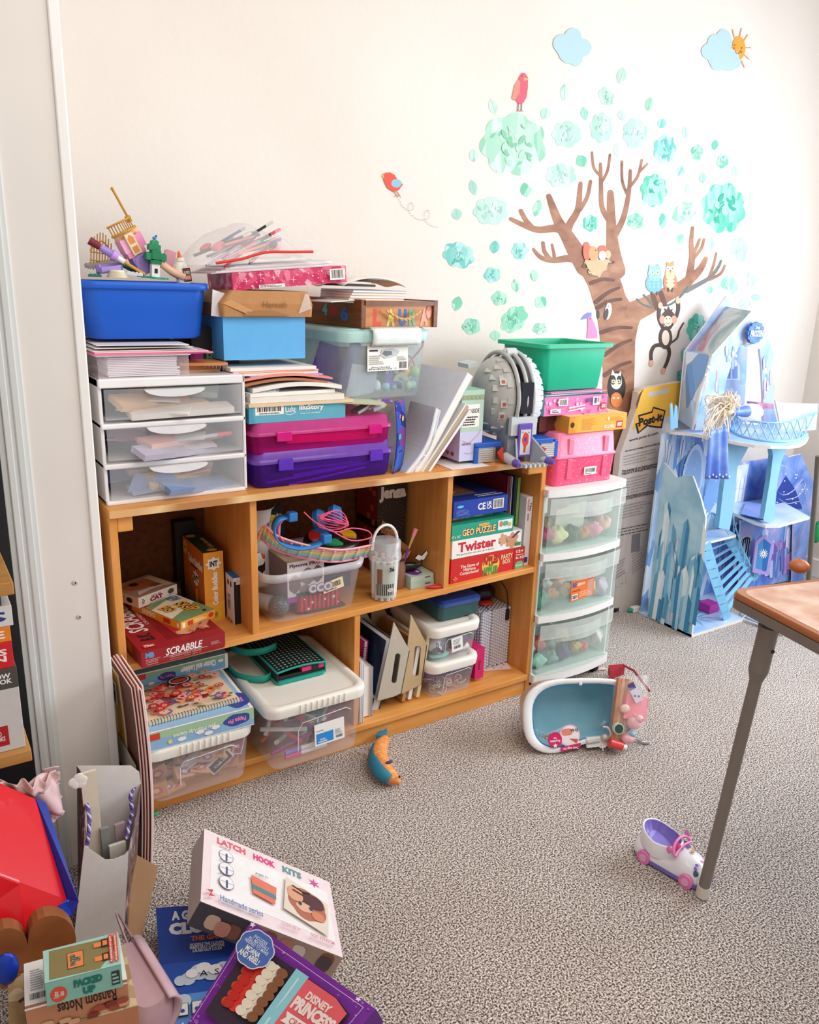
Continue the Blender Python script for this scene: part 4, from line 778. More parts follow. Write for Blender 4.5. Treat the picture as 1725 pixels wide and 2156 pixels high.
for k, (c, lb) in enumerate(BK):
    m = M(); m.box(0, 0, 0, .17, .16, .0012, mt(c)); m.box(.001, .001, .0012, .169, .159, .0052, mt('f3eee6')); m.box(0, 0, .0052, .17, .16, .0064, mt(c))
    tag(m.obj('picture_book', loc=(a.x-.035+.003*k, a.y+.03-.002*k, zw-.009+.0066*k), rot=.02*k), lb, 'book', 'picture books on the wooden case')
t = thing('padded_envelope', 'crumpled white padded envelope on the books of the wooden case', 'envelope', (a.x-.02, a.y+.08, zw+.028), .05)
M().grid(lambda u, v: (.20*u, .17*v, .006+.022*sin(pi*u)**.8+.008*sin(8*u+3*v)*sin(5*v)), 16, 10, mt('ece6da', .5)).obj('envelope_body', t, solid=.004)
M().box(.01, .0, .004, .10, .12, .010, mt('3c3634')).obj('dark_insert', t)
slip('paper_slip', 'white label paper tucked between sparkly carton and wooden case', 'paper', (a.x-.07, a.y+.06, zw-.004), (.09, .1, .002), 'e9e4df', (0, -.05, .3))
# ---------------------------------------------------------------- right part of the bookcase top
# blue magazine pair
def leaf_book(name, label, A, B, T, y, d, col, art=None, lean=0, rot=0, group=None, pages=None, cat='book', fold=False):
    a, r, w, h = fit(A, B, T, y=y, rot=rot)
    return a, r, w, h
ocean = ramp_mat('ocean_print', 'voronoi', [(0, '101c5a'), (.35, '1c3aa0'), (.6, '2b5fc8'), (.85, '7a3a8a')], scale=26, rough=.25)
t = thing('picture_book', 'curved glossy blue sea-life picture book right of the craft cases', 'book', (.752, .022, HS), 0)
m = M(); m.grid(lambda u, v: (.050*u+.010*sin(pi*v), .035*u, .198*v), 6, 12, ocean); m.obj('cover', t, solid=.002)
m = M(); q = Paint(m, (.012, .003, .02), (1, .7, 0), (0, 0, 1), .046, .16, .0008)
q.ell(.5, .3, .4, .1, mt('3aa0c8')).text('III', (.3, .22, .75, .38), K, bold=.04).ell(.6, .62, .2, .05, mt('e8a08a')).star(.3, .85, .2, .05, mt('e2669a')).ell(.7, .8, .15, .05, mt('e9b45a')).blob(.3, .5, .2, .05, mt('2bb0b8')); m.obj('cover_print', t)
M().grid(lambda u, v: (.004+.046*u+.010*sin(pi*v), .008+.035*u, .004+.188*v), 4, 10, mt('eae6e2')).obj('pages', t, solid=.006)
def slab(name, label, cat, px_bot, px_top, y, ln, th, mats, group=None, curve=0, gap=0):
    """a leaning pad or book: bottom edge and top edge of its front end given in pixels"""
    a = PY(px_bot, y); b = PY(px_top, y); v = b-a; L = v.length; n = Vector((v.z, 0, -v.x)).normalized()
    t = thing(name, label, cat, a, 0, group); out = 0
    for nm, mat, tk in mats:
        m = M(); N = 14
        def cp(s, o, yy):
            bulge = curve*sin(pi*s)**1.2*1.0
            return v*s + n*(o-bulge) + Vector((0, yy, 0))
        rings = [[cp(i/N, out, 0), cp(i/N, out+tk, 0), cp(i/N, out+tk, ln), cp(i/N, out, ln)] for i in range(N+1)]
        m.loft(rings, hexm(mat), smooth=False); m.obj(nm, t); out += tk+gap
    return t
slab('sketch_pad', 'floppy white sketch pad bending under the teal-lidded tub', 'sketch pad', (850, 1000), (918, 858), .02, .13, .01, [('cover', 'd0d1d8', .002), ('pages', 'e9e9ee', .010), ('pages', 'd9dae2', .006)], curve=-.022, gap=.001)
slab('ring_binder', 'thick white ring binder leaning right of the teal-lidded tub', 'binder', (868, 1003), (985, 784), .02, .25, .01, [('cover', 'dfe0ea', .003), ('pages', 'f3eee6', .018), ('cover', 'b9bac4', .003)])
slab('sketch_pad', 'beige backed drawing pad leaning on the white binder', 'sketch pad', (884, 1000), (981, 850), .015, .22, .01, [('pages', 'ede8e2', .004), ('cardboard_back', 'b9a58c', .012)])
slab('sketch_pad', 'thin white pad leaning outermost in the row', 'sketch pad', (897, 1000), (990, 862), .012, .2, .01, [('pages', 'f6f3f3', .006), ('cover', 'f1c9cc', .001)])
carton('magazine_box', 'periwinkle blue rounded magazine file behind the leaning binder', 'file', (PY((950, 965), .10), -.05, .075, .20), .18, '8fa4d8', lambda f: (f['front'].rect(0, 0, 1, .55, mt('c9cdea')), f['front'].rect(.1, .02, .35, .08, mt('a03a5a'))))
# pale box with green label face
def art_pale(f):
    q = f['front']; q.rect(0, 0, 1, .42, mt('cfd0ee')).rect(0, .42, 1, 1, mt('b6d3c0')).rect(0, .86, 1, .93, mt('8fae8a')).rect(.06, .48, .82, .80, mt('f6f4ee')).text('HN INSIDE', (.1, .68, .8, .74), K).lines_of_print((.1, .5, .75, .64), 4, K, 2)
    for i in range(5): q.ell(.12+.18*i, .895, .05, .014, mt('c9a070'), 8)
    q.line([(.1, .3), (.4, .25), (.8, .36), (.9, .44)], .0012, mt('d98aa0')).line([(.2, .12), (.5, .1), (.85, .2)], .0012, mt('d98aa0')).text('mellow blends', (.1, .23, .5, .27), mt('8a4a6a'))
    f['left'].rect(0, 0, 1, 1, mt('c3b6dc')).rect(0, .5, 1, 1, mt('b9cbd8')).ell(.5, .08, .05, .03, mt('7a3a3a')).ell(.65, .08, .05, .03, mt('b0503a')).ell(.8, .08, .05, .03, mt('a02a4a')).text('SPRING', (.2, .6, .7, .7), mt('8a6ab0'))
    f['top'].rect(0, 0, 1, 1, mt('8fd0a8'))
carton('craft_kit_box', 'tall pale green and lilac carton with a white label left of the grey dome', 'box', fit((966, 972), (1012, 968), (993, 800), y=.035, rot=-.04)[:2]+(.078, .205), .17, 'bcd2c8', art_pale)
sheet('greeting_card', 'white printed card lying under the pale green carton', 'card', .93, 1.06, -.006, .12, HS+.0005, .0008, 'f5efee', -.06)
carton('boxed_toy', 'dark blue boxed toy lying behind the pale carton', 'box', (Vector((1.0, .16, HS)), 0, .08, .24), .12, '6d86c8', lambda f: f['front'].ell(.5, .8, .4, .1, mt('8a2030')))
# ---------------------------------------------------------------- grey dome playset
gr = mt('bdbdba', .35, var=.04); grd = mt('9aa2aa', .4); grl = mt('ccd1d5', .35); pur = mt('6a4fae', .4); nb = mt('2a5fc0', .4); silver = mt('c8c6c4', .25, .4)
O = Vector((1.19, .10, HS)); t = thing('dome_playset', 'grey armoured dome playset on blue tracks with purple tipped feet', 'toy', O, -.10)
cz = .182; R1 = .106
def shell(m, x0, x1, s, mat, rad=R1):
    rings = []
    for i in range(9):
        f = i/8; x = x0+(x1-x0)*f; k = rad*math.sqrt(max(.0, 1-(f*s)**2)) if s > 0 else rad*math.sqrt(max(.0, 1-((1-f)*-s)**2)); rings.append([Vector((x, k*cos(a), cz+k*1.12*sin(a))) for a in [2*pi*j/36 for j in range(36)]])
    m.loft(rings, mat, True, True)
m = M(); shell(m, -.028, -.095, 1.0, gr)
rd = random.Random(3)
m.obj('left_shell', t)
m = M()
for ph in range(-3, 4):   # raised armour plates
    for th in (0, 1, 2):
        f = .22+.24*th; x = -.028-.067*f; k = R1*math.sqrt(1-f*f)
        a = pi+radians(ph*24)+.2*(th % 2)
        if rd.random() < .75: m.box(-.009, -.011, -.005, .009, .011, .0010, mt('c4c4c0', .35), Matrix.Translation((x, k*cos(a), cz+k*1.12*sin(a))) @ Vector((x+.028, k*cos(a), k*1.12*sin(a))).to_track_quat('Z', 'X').to_matrix().to_4x4())
m.obj('armour_plate', t)
for ang_ in (205, 150, 185):
    f = .5; a = radians(ang_); k = R1*math.sqrt(1-f*f); m = M(); Tm = Matrix.Translation((-.06, k*cos(a), cz+k*1.12*sin(a))) @ Vector((-.034, k*cos(a), k*1.12*sin(a))).to_track_quat('Z', 'X').to_matrix().to_4x4()
    m.box(-.010, -.010, 0, .010, .010, .005, grl, Tm); m.box(-.005, -.005, .005, .005, .005, .0065, mt('c05a2c'), Tm); m.obj('lamp', t)
m = M(); shell(m, .03, .095, 1.0, mt('d3d7dc', .35), rad=.114); m.obj('right_shell', t)
m = M()
for i in range(5):
    for j in range(10):
        f = .1+.17*i; x = .03+.065*f; k = .114*math.sqrt(1-f*f)+.001; a = pi-radians(-70+16*j+8*(i % 2)); Tm = Matrix.Translation((x, k*cos(a), cz+k*1.12*sin(a))) @ Vector((x-.03, k*cos(a), k*1.12*sin(a))).to_track_quat('Z', 'X').to_matrix().to_4x4()
        m.box(-.006, -.011, -.002, .006, .011, .002, mt('e3e6ea', .35), Tm)
m.obj('armour_plate', t)
m = M(); shell(m, -.026, .028, .0001, mt('16161c', .3), rad=.088); m.obj('dark_core', t)
for x in (-.026, .002, .028):
    m = M(); m.tube([(x, .117*cos(a), cz+.132*sin(a)) for a in [radians(-25+250*k/36)+pi/2-radians(70) for k in range(37)]], .0062, gr if x < .02 else grl, n=8); m.obj('arch_band', t)
m = M(); m.box(-.020, -.122, cz-.035, .020, -.09, cz+.055, mt('191a2c', .15, coat=.5)); m.obj('window_panel', t)
m = M(); m.cyl((-.02, -.02, cz+.13), (.015, -.02, cz+.13), .015, grl); m.ball((-.02, -.02, cz+.136), .008, grl, 10); m.obj('top_knob', t)
m = M(); m.box(-.075, .0, cz+.105, -.04, .06, cz+.118, grl, Matrix.Rotation(-.2, 4, 'Y')); m.obj('hatch', t)
# front leg frame and ramp
m = M(); m.box(-.045, -.115, cz-.10, .045, -.085, cz-.045, grl); m.prism([(-.045, -.1, 0), (-.02, -.1, 0), (-.018, -.1, cz-.05), (-.045, -.1, cz-.05)], (0, .06, 0), grd); m.prism([(.045, -.1, 0), (.02, -.1, 0), (.018, -.1, cz-.05), (.045, -.1, cz-.05)], (0, .06, 0), grd); m.obj('leg_frame', t)
m = M(); m.box(-.024, -.125, .02, .024, -.118, .118, pur); m.obj('ramp_frame', t, bevel=.002)
m = M(); q = Paint(m, (-.018, -.1255, .026), (1, 0, 0), (0, 0, 1), .036, .075); q.rect(0, 0, 1, 1, mt('c9ccd0')).blob(.5, .6, .32, .28, mt('d23c2c'), 5).poly([(.35, .1), (.55, .08), (.65, .5), (.4, .5)], mt('d23c2c')).ell(.5, .62, .14, .09, mt('5a3a9a')).ell(.2, .9, .06, .03, mt('d23c2c')).ell(.8, .88, .06, .03, mt('d23c2c')); m.obj('ramp_print', t)
for sx in (-1, 1):
    m = M(); m.prism([(sx*.026, -.12, .075), (sx*.026, -.12, .0), (sx*.055, -.175, -.0), (sx*.055, -.175, .02)], (sx*.006, 0, 0), grd); m.obj('foot_strut', t)
    m = M(); m.cyl((sx*.055, -.165, .013), (sx*.062, -.19, .011), .014, pur, .006, n=12); m.obj('foot_tip', t)
    m = M(); m.cyl((sx*.052, -.105, .018), (sx*.055, -.168, .013), .015, grl, .013, n=12); m.obj('thruster', t)
m = M(); m.box(-.05, -.178, -.0, .05, -.150, .006, grd)
for i in range(5): m.box(-.036+.016*i, -.186, 0, -.03+.016*i, -.17, .010, grl)
m.obj('front_bumper', t)
for sx in (-1, 1):
    m = M(); m.box(sx*.115-.035 if sx < 0 else .06, -.09, .045, sx*.055 if sx < 0 else .13, .05, .062, nb); m.box(min(sx*.15, sx*.135), -.09, .0, max(sx*.15, sx*.135), .05, .055, nb); m.obj('track_cover', t, bevel=.003)
    m = M()
    for i in range(7): m.cyl((sx*.14, -.085, .006+.0065*i), (sx*.085, -.085, .006+.0065*i), .0048, silver, n=8)
    for i in range(6): m.cyl((sx*.14, -.075+.02*i, .006), (sx*.085, -.075+.02*i, .006), .0055, silver, n=8)
    m.obj('track', t)
    m = M()
    for i in range(5): m.tube([(sx*.065, -.115+.003*i, .008+.0*i), (sx*(.07+.004*i), -.115, .02+.004*i), (sx*.062, -.10, .045)], .0035, mt('d23c2c'), n=6)
    m.obj('red_vent', t)
# ---------------------------------------------------------------- cart
cl_ = Vector((1.290, -.02, 0)); CW, CD, CH = .345, .36, .702
t = thing('drawer_cart', 'white rolling cart of three frosted drawers right of the bookcase', 'drawer cart', cl_, 0)
wp2 = mt('f2f1ee', .35, var=.02)
def bow(x): return -.022*(1-((x-CW/2)/(CW/2))**2)
def bowring(z, inset=0): 
    N = 12; return [Vector((inset+(CW-2*inset)*k/N, bow((CW)*k/N)+inset, z)) for k in range(N+1)]+[Vector((CW-inset, CD, z)), Vector((inset, CD, z))]
def plate(m, z0, z1, mat, inset=0): m.loft([bowring(z0, inset), bowring(z1, inset)], mat, smooth=False)
m = M(); plate(m, CH-.024, CH, wp2); m.obj('top_cover', t, bevel=.004)
zs = [.066, .278, .490]
for i in (1, 2): m = M(); plate(m, zs[i]-.020, zs[i]+.004, wp2); m.obj('frame_shelf', t, bevel=.003)
m = M(); plate(m, .042, .072, wp2); m.obj('base_frame', t, bevel=.004)
m = M(); m.box(0, .015, .07, .006, CD, CH-.02, clear('e3f0ec', .6, .3)); m.obj('side_frame', t); m = M(); m.box(CW-.006, .015, .07, CW, CD, CH-.02, clear('e3f0ec', .6, .3)); m.obj('side_frame', t)
mist = clear('e6f3ee', .26, .25, 'f2faf7'); mist2 = clear('eef3ee', .45, .3, 'f2faf7')
for i, z_ in enumerate(zs):
    zt_ = z_+.186; m = M(); N = 12; B = [(.006+(CW-.012)*k/N, bow(CW*k/N)-.003) for k in range(N+1)]
    m.mesh([(x, y, z) for z in (z_+.006, zt_-.05) for x, y in B], [(k, k+1, k+N+2, k+N+1) for k in range(N)], mist, True)
    m.box(.01, .0, z_+.006, CW-.01, .3, z_+.008, mist); dr = m.obj('drawer', t)
    m = M(); m.mesh([(x, y-.006, z) for z in (zt_-.052, zt_) for x, y in B], [(k, k+1, k+N+2, k+N+1) for k in range(N)], mist2, True)
    m.mesh([(.07+(CW-.14)*k/N, bow(CW*k/N)-.014, z) for z in (zt_-.068, zt_-.02) for k in range(N+1)], [(k, k+1, k+N+2, k+N+1) for k in range(N)], mist2, True); m.obj('drawer_pull', dr)
for x, y in ((.04, .03), (CW-.04, .03), (.04, CD-.04), (CW-.04, CD-.04)):
    m = M(); m.cyl((x-.009, y, .022), (x+.009, y, .022), .022, K); m.cyl((x-.012, y, .022), (x+.012, y, .022), .008, mt('55585c')); m.box(x-.013, y-.008, .03, x+.013, y+.008, .045, K); m.obj('caster', t, bevel=.001)
m = M(); m.box(0, -.0006, 0, .085, 0, .060, mt('ef7a34')); q = Paint(m, (0, -.0006, 0), (1, 0, 0), (0, 0, 1), .085, .06)
q.text('RE', (.06, .66, .24, .9), mt('2a5a9a'), bold=.05).text('organize', (.26, .64, .58, .84), WH, shear=.3).text('3 Drawer Cart', (.05, .44, .4, .52), mt('4a2a1a')).rect(.04, .06, .3, .32, WH).bars((.06, .1, .28, .28), K).lines_of_print((.36, .1, .9, .38), 3, mt('f9c9a4')).text('Sterilite', (.7, .86, .95, .93), mt('8a3a1a'))
m.obj('product_label', t, (.110, bow(.15)-.0055, .322), (0, -.05, .04)).scale = (1.25, 1, 1.2)
# drawer contents
def lump(name, label, c, r, col, seed, amp=.3, group=None, cat='fabric', rot=(0, 0, 0)):
    rd = random.Random(seed); p = [rd.uniform(0, 6) for _ in range(4)]; m = M(); R_ = []
    for i in range(11):
        tt = -pi/2+pi*i/10; ring = []
        for j in range(18):
            a = 2*pi*j/18; k = 1+amp*(sin(3*a+p[0])*cos(2*tt+p[1])+.5*sin(5*a+p[2]+4*tt)); ring.append(Vector((r[0]*k*cos(tt)*cos(a), r[1]*k*cos(tt)*sin(a), r[2]*k*sin(tt))))
        R_.append(ring)
    m.loft(R_, hexm(col), False, False); return tag(m.obj(name, loc=c, rot=rot), label, cat, group)
DC = [[('9fdcc8', 'aqua'), ('8fb5b0', 'grey green'), ('5f5a86', 'dark violet'), ('c9a860', 'gold'), ('f06a5a', 'coral'), ('e8e4e0', 'white'), ('b9e6d6', 'mint'), ('f28a78', 'salmon'), ('a8c0b8', 'sage'), ('d8b8a0', 'beige'), ('7a8a9a', 'slate'), ('f0d4cc', 'blush')],
      [('5fa08c', 'teal'), ('f2b08a', 'peach'), ('e9d0b8', 'sand'), ('8a8f8c', 'grey'), ('f6c79a', 'apricot'), ('c9b4c0', 'mauve'), ('a56a6a', 'brick'), ('dfe6e0', 'pale'), ('f0a890', 'orange'), ('7a9a90', 'sea green'), ('d8c8a8', 'tan'), ('e6a8a8', 'rose')],
      [('c86a8a', 'raspberry'), ('e8e0a8', 'lemon'), ('4f6a50', 'forest'), ('d99a6a', 'caramel'), ('f7a0b8', 'pink'), ('f7c8bc', 'shell'), ('e0507a', 'hot pink'), ('efe6c8', 'cream'), ('f0806a', 'orange'), ('a8b890', 'olive'), ('c0a0c8', 'lilac'), ('f2e2d8', 'ivory')]]
for i in range(3):
    for k, (c, cn) in enumerate(DC[i]):
        x = .045+.052*(k % 6)+rnd.uniform(-.012, .012); y = .035+.055*(k//6); z_ = zs[i]+.03+rnd.uniform(0, .035)+.02*(k//6)
        s = rnd.uniform(.018, .032); lump('toy_clothing', f'{cn} crumpled soft toy item in the {DN[i]} frosted drawer', cl_+Vector((x, y, z_)), (s, s*.8, s*rnd.uniform(.7, 1.1)), mt(c, .8), 100+i*20+k, .28, 'soft items in the frosted cart drawers', 'soft toy')
slip('white_card', 'white flat card leaning in the top frosted drawer', 'card', cl_+Vector((.15, .05, .58)), (.13, .004, .10), 'efeee4', (.2, -.15, 0))
# boxes on the cart
def glit(c): return ramp_mat('glitter_'+c, 'voronoi', [(0, c), (.96, c), (.985, 'f9b8cc')], scale=330, rough=.3)
a = Vector((1.325, .0, CH+.001)); t = thing('craft_case', 'pink glitter flip-top case standing on the frosted cart', 'case', a, -.02)
w = .268; dd = .19
m = M(); pk1 = glit('f2587f'); m.loft([rr(w*.93, dd*.93, .016, 0, w/2, dd/2), rr(w*.98, dd*.98, .018, .088, w/2, dd/2)], pk1, True, True); m.obj('case_body', t)
m = M(); pk2 = glit('f67fa2'); m.loft([rr(w*1.01, dd*1.01, .02, .088, w/2, dd/2), rr(w*1.01, dd*1.01, .02, .094, w/2, dd/2), rr(w*.98, dd*.98, .02, .097, w/2, dd/2), rr(w*.93, dd*.93, .02, .162, w/2, dd/2), rr(w*.9, dd*.9, .02, .168, w/2, dd/2)], pk2, True, True); m.obj('case_lid', t)
m = M()
for f in (.24, .8): m = M(); m.box(w*f-.010, -.0005, .02, w*f+.010, .01, .085, mt('f4688c', .3)); m.box(w*f-.010, -.001, .10, w*f+.010, .01, .15, mt('f68aa8', .3)); m.obj('rib', t, bevel=.002)
barcode(t, w*.47, -.001, .028, .052, .026, 'white barcode label on pink case')
zc = CH+.169
def art_cr(f):
    q = f['front']; q.rect(0, 0, .15, 1, mt('f0a524')).poly([(.0, 0), (.13, .0), (.05, .5), (.1, 1), (0, 1)], mt('e08f14'))
    q.rect(.82, .12, .93, .55, mt('d02a1e')).text('LEGO', (.835, .22, .915, .45), WH, 180, bold=.05).text('CREATOR', (.6, .14, .8, .34), WH, 180, bold=.03).ell(.67, .72, .025, .13, mt('f9dca0')).lines_of_print((.22, .15, .48, .85), 10, mt('c98a22'), 6, .3).lines_of_print((.7, .6, .95, .85), 4, mt('c98a22'), 7, .3).ell(.06, .5, .03, .16, K)
    q = f['top']; q.rect(0, 0, 1, 1, mt('f4c88a')).poly([(.3, .1), (.5, .3), (.8, .2), (.95, .5), (.7, .8), (.4, .7)], mt('8a4a2a')).poly([(.1, .5), (.3, .4), (.35, .8), (.15, .9)], mt('e8dcc8'))
    f['left'].rect(0, 0, 1, 1, mt('d99a3a'))
carton('brick_set_box', 'orange building brick carton lying on the pink glitter case', 'box', (Vector((1.366, -.005, zc)), -.03, .245, .052), .18, 'f3b03c', art_cr, lid=None)
carton('boxed_game', 'dark brown picture carton half hidden behind the orange carton', 'box', (Vector((1.300, .055, zc)), -.02, .09, .05), .15, '5a2f28', lambda f: (f['front'].ell(.8, .4, .12, .3, mt('a86a4a')), f['front'].rect(.0, 0, .3, 1, mt('7a3a2c'))))
zd = zc+.0525
def art_pl(f):
    q = f['front']; rd = random.Random(9)
    for i in range(26): q.blob(rd.uniform(.02, .98), rd.uniform(.1, .9), .02, .1, mt(rd.choice(('f2a8cf', 'e05aa6', 'f7c6de'))), 5)
    q.rect(.2, .5, .34, .88, WH).bars((.215, .55, .325, .84), K, seed=2).rect(.08, .12, .24, .36, WH).lines_of_print((.1, .15, .22, .32), 2, K).poly([(.36, .34), (.62, .46), (.62, .52), (.36, .4)], WH).poly([(.36, .18), (.62, .3), (.62, .36), (.36, .24)], WH)
    q.text('200', (.62, .62, .72, .86), mt('2a3a8a')).rect(.74, .45, .85, .9, WH).rect(.76, .55, .8, .85, mt('2a4a9a')).rect(.81, .6, .84, .85, mt('e07a3a')).rect(.88, .2, .96, .56, mt('d02a1e')).text('LEGO', (.89, .28, .95, .48), WH, bold=.05)
    f['left'].rect(0, 0, 1, 1, mt('7ab0b8')); f['top'].rect(0, 0, 1, 1, mt('3a8a88'))
carton('brick_set_box', 'bright pink building brick carton below the green bin', 'box', (Vector((1.292, .03, zd)), -.02, .262, .058), .2, 'e87ab8', art_pl)
m = M(); m.box(0, 0, 0, .245, .2, .0012, mt('1f7a78')); m.box(.002, .002, .0012, .243, .198, .0045, mt('e8e4e0')); q = Paint(m.box(0, 0, .0045, .245, .2, .006, mt('25837e')), (0, 0, .006), (1, 0, 0), (0, 1, 0), .245, .2); q.rect(.3, .1, .5, .3, mt('9ad8d0')).rect(.6, .05, .95, .25, mt('e07ab0'))
tag(m.obj('booklet', loc=(1.30, .035, zd+.0585), rot=.05), 'teal instruction booklet between pink carton and green bin', 'booklet')
m = M(); m.box(0, 0, 0, .23, .19, .004, mt('e98ac0')); tag(m.obj('booklet', loc=(1.325, .04, zd+.065), rot=-.03), 'pink instruction booklet right under the green bin', 'booklet')
ze = zd+.072; t = thing('storage_bin', 'empty bright green plastic bin on top of the brick cartons', 'bin', (1.432, .155, ze), .02)
gb = mt('14b98c', .4, var=.08, scale=20); m = M(); W_, D_ = .29, .22; H_ = .142
m.loft([rr(W_*.80, D_*.84, .014, 0), rr(W_*.82, D_*.86, .016, .004), rr(W_*.93, D_*.93, .02, H_-.016), rr(W_*.93, D_*.93, .02, H_)], gb, True, False)
m.loft([rr(W_*.91, D_*.91, .018, H_), rr(W_*.80, D_*.84, .014, .004)], gb, False, True); m.obj('bin_body', t)
m = M(); m.loft([rr(W_*.93, D_*.93, .02, H_-.012), rr(W_*1.06, D_*1.04, .02, H_-.012), rr(W_*1.06, D_*1.04, .02, H_), rr(W_*.91, D_*.91, .018, H_)], gb, False, False, smooth=False); m.obj('rim', t)
# ---------------------------------------------------------------- upper left cubby
def art_scr(f):
    q = f['front']; q.rect(0, 0, 1, 1, mt('9c1f26')).text('MB', (.05, .45, .15, .85), mt('5aa0d0'), bold=.06).text('SCRABBLE', (.28, .32, .72, .85), WH, shear=.25).line([(.25, .26), (.78, .26)], .0007, WH).text('CROSSWORD GAME', (.32, .1, .7, .2), mt('e8c8c0'), bold=0).lines_of_print((.05, .1, .22, .4), 3, mt('e8c8c0'), 2, .3).lines_of_print((.82, .3, .96, .55), 4, mt('e8c8c0'), 3, .3)
    q = f['top']; q.rect(0, 0, 1, 1, mt('a3202a')).rect(.36, .10, .99, .97, mt('8c1820')).text('SCRABBLE', (.06, .34, .28, .97), WH, 90, shear=.2).text('CROSSWORD', (.30, .45, .34, .9), mt('e8c8c0'), 90).text('B.K.', (.1, .16, .26, .3), K, 90, shear=.3)
    q.poly([(.42, .66), (.72, .5), (.9, .2), (.5, .14)], mt('c2303a')).poly([(.45, .62), (.92, .33), (.93, .36), (.47, .66)], mt('c98b62')).blob(.62, .17, .11, .05, mt('d99a78')).poly([(.66, .2), (.9, .14), (.9, .22), (.7, .25)], mt('d99a78')).rect(.06, .04, .2, .10, mt('c9302a')).text('Milton', (.08, .05, .18, .09), WH)
    q = f['left']; q.rect(0, 0, 1, 1, mt('8c1a20')).rect(.55, .15, .8, .85, mt('b8683a'))
zs_ = sm(.1)
carton('board_game_box', 'worn dark red word game box at the bottom of the upper left cubby', 'board game', (PZ((299.3, 1407), zs_), .07, .206, .040), .315, '9c1f26', art_scr, lid=(.86, '9c1f26'))
# print on the lid: repeat on top of the lid part
_t = [o for o in bpy.data.objects if o.name.startswith('board_game_box')][0]
_w, _d, _h = .206, .315, .041
for ch in _t.children:
    if ch.name.startswith('box_lid'): _lid = ch
bpy.data.objects.remove(_lid); m = M(); e = .0012; m.box(-e, -e, .006, _w+e, _d+e, _h, mt('9c1f26'))
fs = dict(front=Paint(m, (-e, -e, .006), (1, 0, 0), (0, 0, 1), _w+2*e, _h-.006), top=Paint(m, (-e, -e, _h), (1, 0, 0), (0, 1, 0), _w+2*e, _d+2*e), left=Paint(m, (-e, _d+e, .006), (0, -1, 0), (0, 0, 1), _d+2*e, _h-.006))
art_scr(fs); m.obj('box_lid', _t)
ztop = zs_+.0415
def art_skip(f):
    f['front'].rect(0, 0, 1, 1, mt('efa22a')).text('SKIPBO', (.22, .2, .5, .85), mt('f7ead0'), bold=.07).rect(.66, .2, .8, .8, mt('c23a22')).ell(.95, .5, .02, .3, WH)
    q = f['top']; q.rect(0, 0, 1, 1, mt('efe6cc')).poly([(0, .0), (.3, 0), (.05, 1), (0, 1)], mt('b02a24')).poly([(.3, 0), (.42, 0), (.2, 1), (.06, 1)], mt('7d9a6a')).poly([(.84, 0), (1, 0), (1, 1), (.6, 1)], mt('7d9a6a')).text('SKIP', (.47, .5, .84, .86), K, bold=.10).text('BO', (.45, .12, .66, .46), K, bold=.10).text('SKIP', (.47, .5, .84, .86), mt('f0a83a'), bold=.03).text('BO', (.45, .12, .66, .46), mt('f0a83a'), bold=.03).text('NEW', (.22, .62, .4, .92), mt('2f5f9a')).ell(.93, .8, .025, .05, K)
    f['right'].rect(0, 0, 1, 1, mt('f2a93a')).ell(.88, .5, .08, .32, mt('d8382a')).lines_of_print((.4, .25, .75, .75), 3, mt('fbe6c0')).rect(.2, .25, .35, .8, mt('c93a22')).rect(.04, .2, .12, .8, WH)
A_ = fit((278, 1284), (381, 1327), (270, 1275.5), z=ztop+.001); carton('card_game_box', 'orange and cream card game box lying across the dark red word game', 'card game', (A_[0], A_[1], A_[2], .021), .108, 'efa22a', art_skip)
for k in range(2): slip('letter_rack', ['lighter wooden tile strip under the orange card game box', 'second wooden tile strip under the orange card game box'][k], 'game piece', PZ((410+20*k, 1318-6*k), ztop+.0035), (.055, .012, .005), 'c98a62', (0, 0, 1.0))
def art_cat(f):
    q = f['front']; q.rect(0, 0, 1, 1, mt('efe7dc')).text('rat-a-tat', (.33, .62, .58, .84), mt('8a2a5a')).text('CAT', (.28, .22, .62, .64), mt('9a1f5c'), bold=.08).rect(.06, .15, .18, .85, WH).lines_of_print((.08, .2, .16, .8), 4, K).blob(.83, .55, .08, .24, mt('5a5040'), 5).text('gamewright', (.74, .16, .92, .24), K).lines_of_print((.26, .08, .68, .16), 1, mt('6a5a50'), 2)
    q = f['top']; q.rect(0, 0, 1, 1, mt('a88e7c')).blob(.45, .62, .36, .26, mt('b5623a'), 6).poly([(.1, .1), (.5, .2), (.9, .15), (.7, .3), (.2, .3)], mt('e3d8c8')).blob(.72, .35, .16, .1, mt('7a5a4a'), 4).rect(.8, .1, .97, .9, mt('d8c49a')).blob(.4, .7, .1, .1, mt('2f2622'))
    q = f['left']; q.rect(0, 0, 1, 1, mt('d9bfa6')).text('CAT', (.0, .2, .5, .65), mt('8a1f4c'), bold=.08).blob(.7, .5, .1, .25, K, 5)
A_ = fit((282.6, 1275.5), (360.5, 1242), (280, 1252), z=ztop+.0235)
carton('card_game_box', 'cream card game box with maroon lettering, topmost in the upper left cubby', 'card game', (Vector((.092, .17, ztop+.0235)), .42, .125, .028), .115, 'efe7dc', art_cat)
carton('card_game_box', 'dark small box hidden behind the orange card game box', 'card game', (Vector((.19, .24, zs_+.043)), -.3, .03, .03), .06, '4a3226')
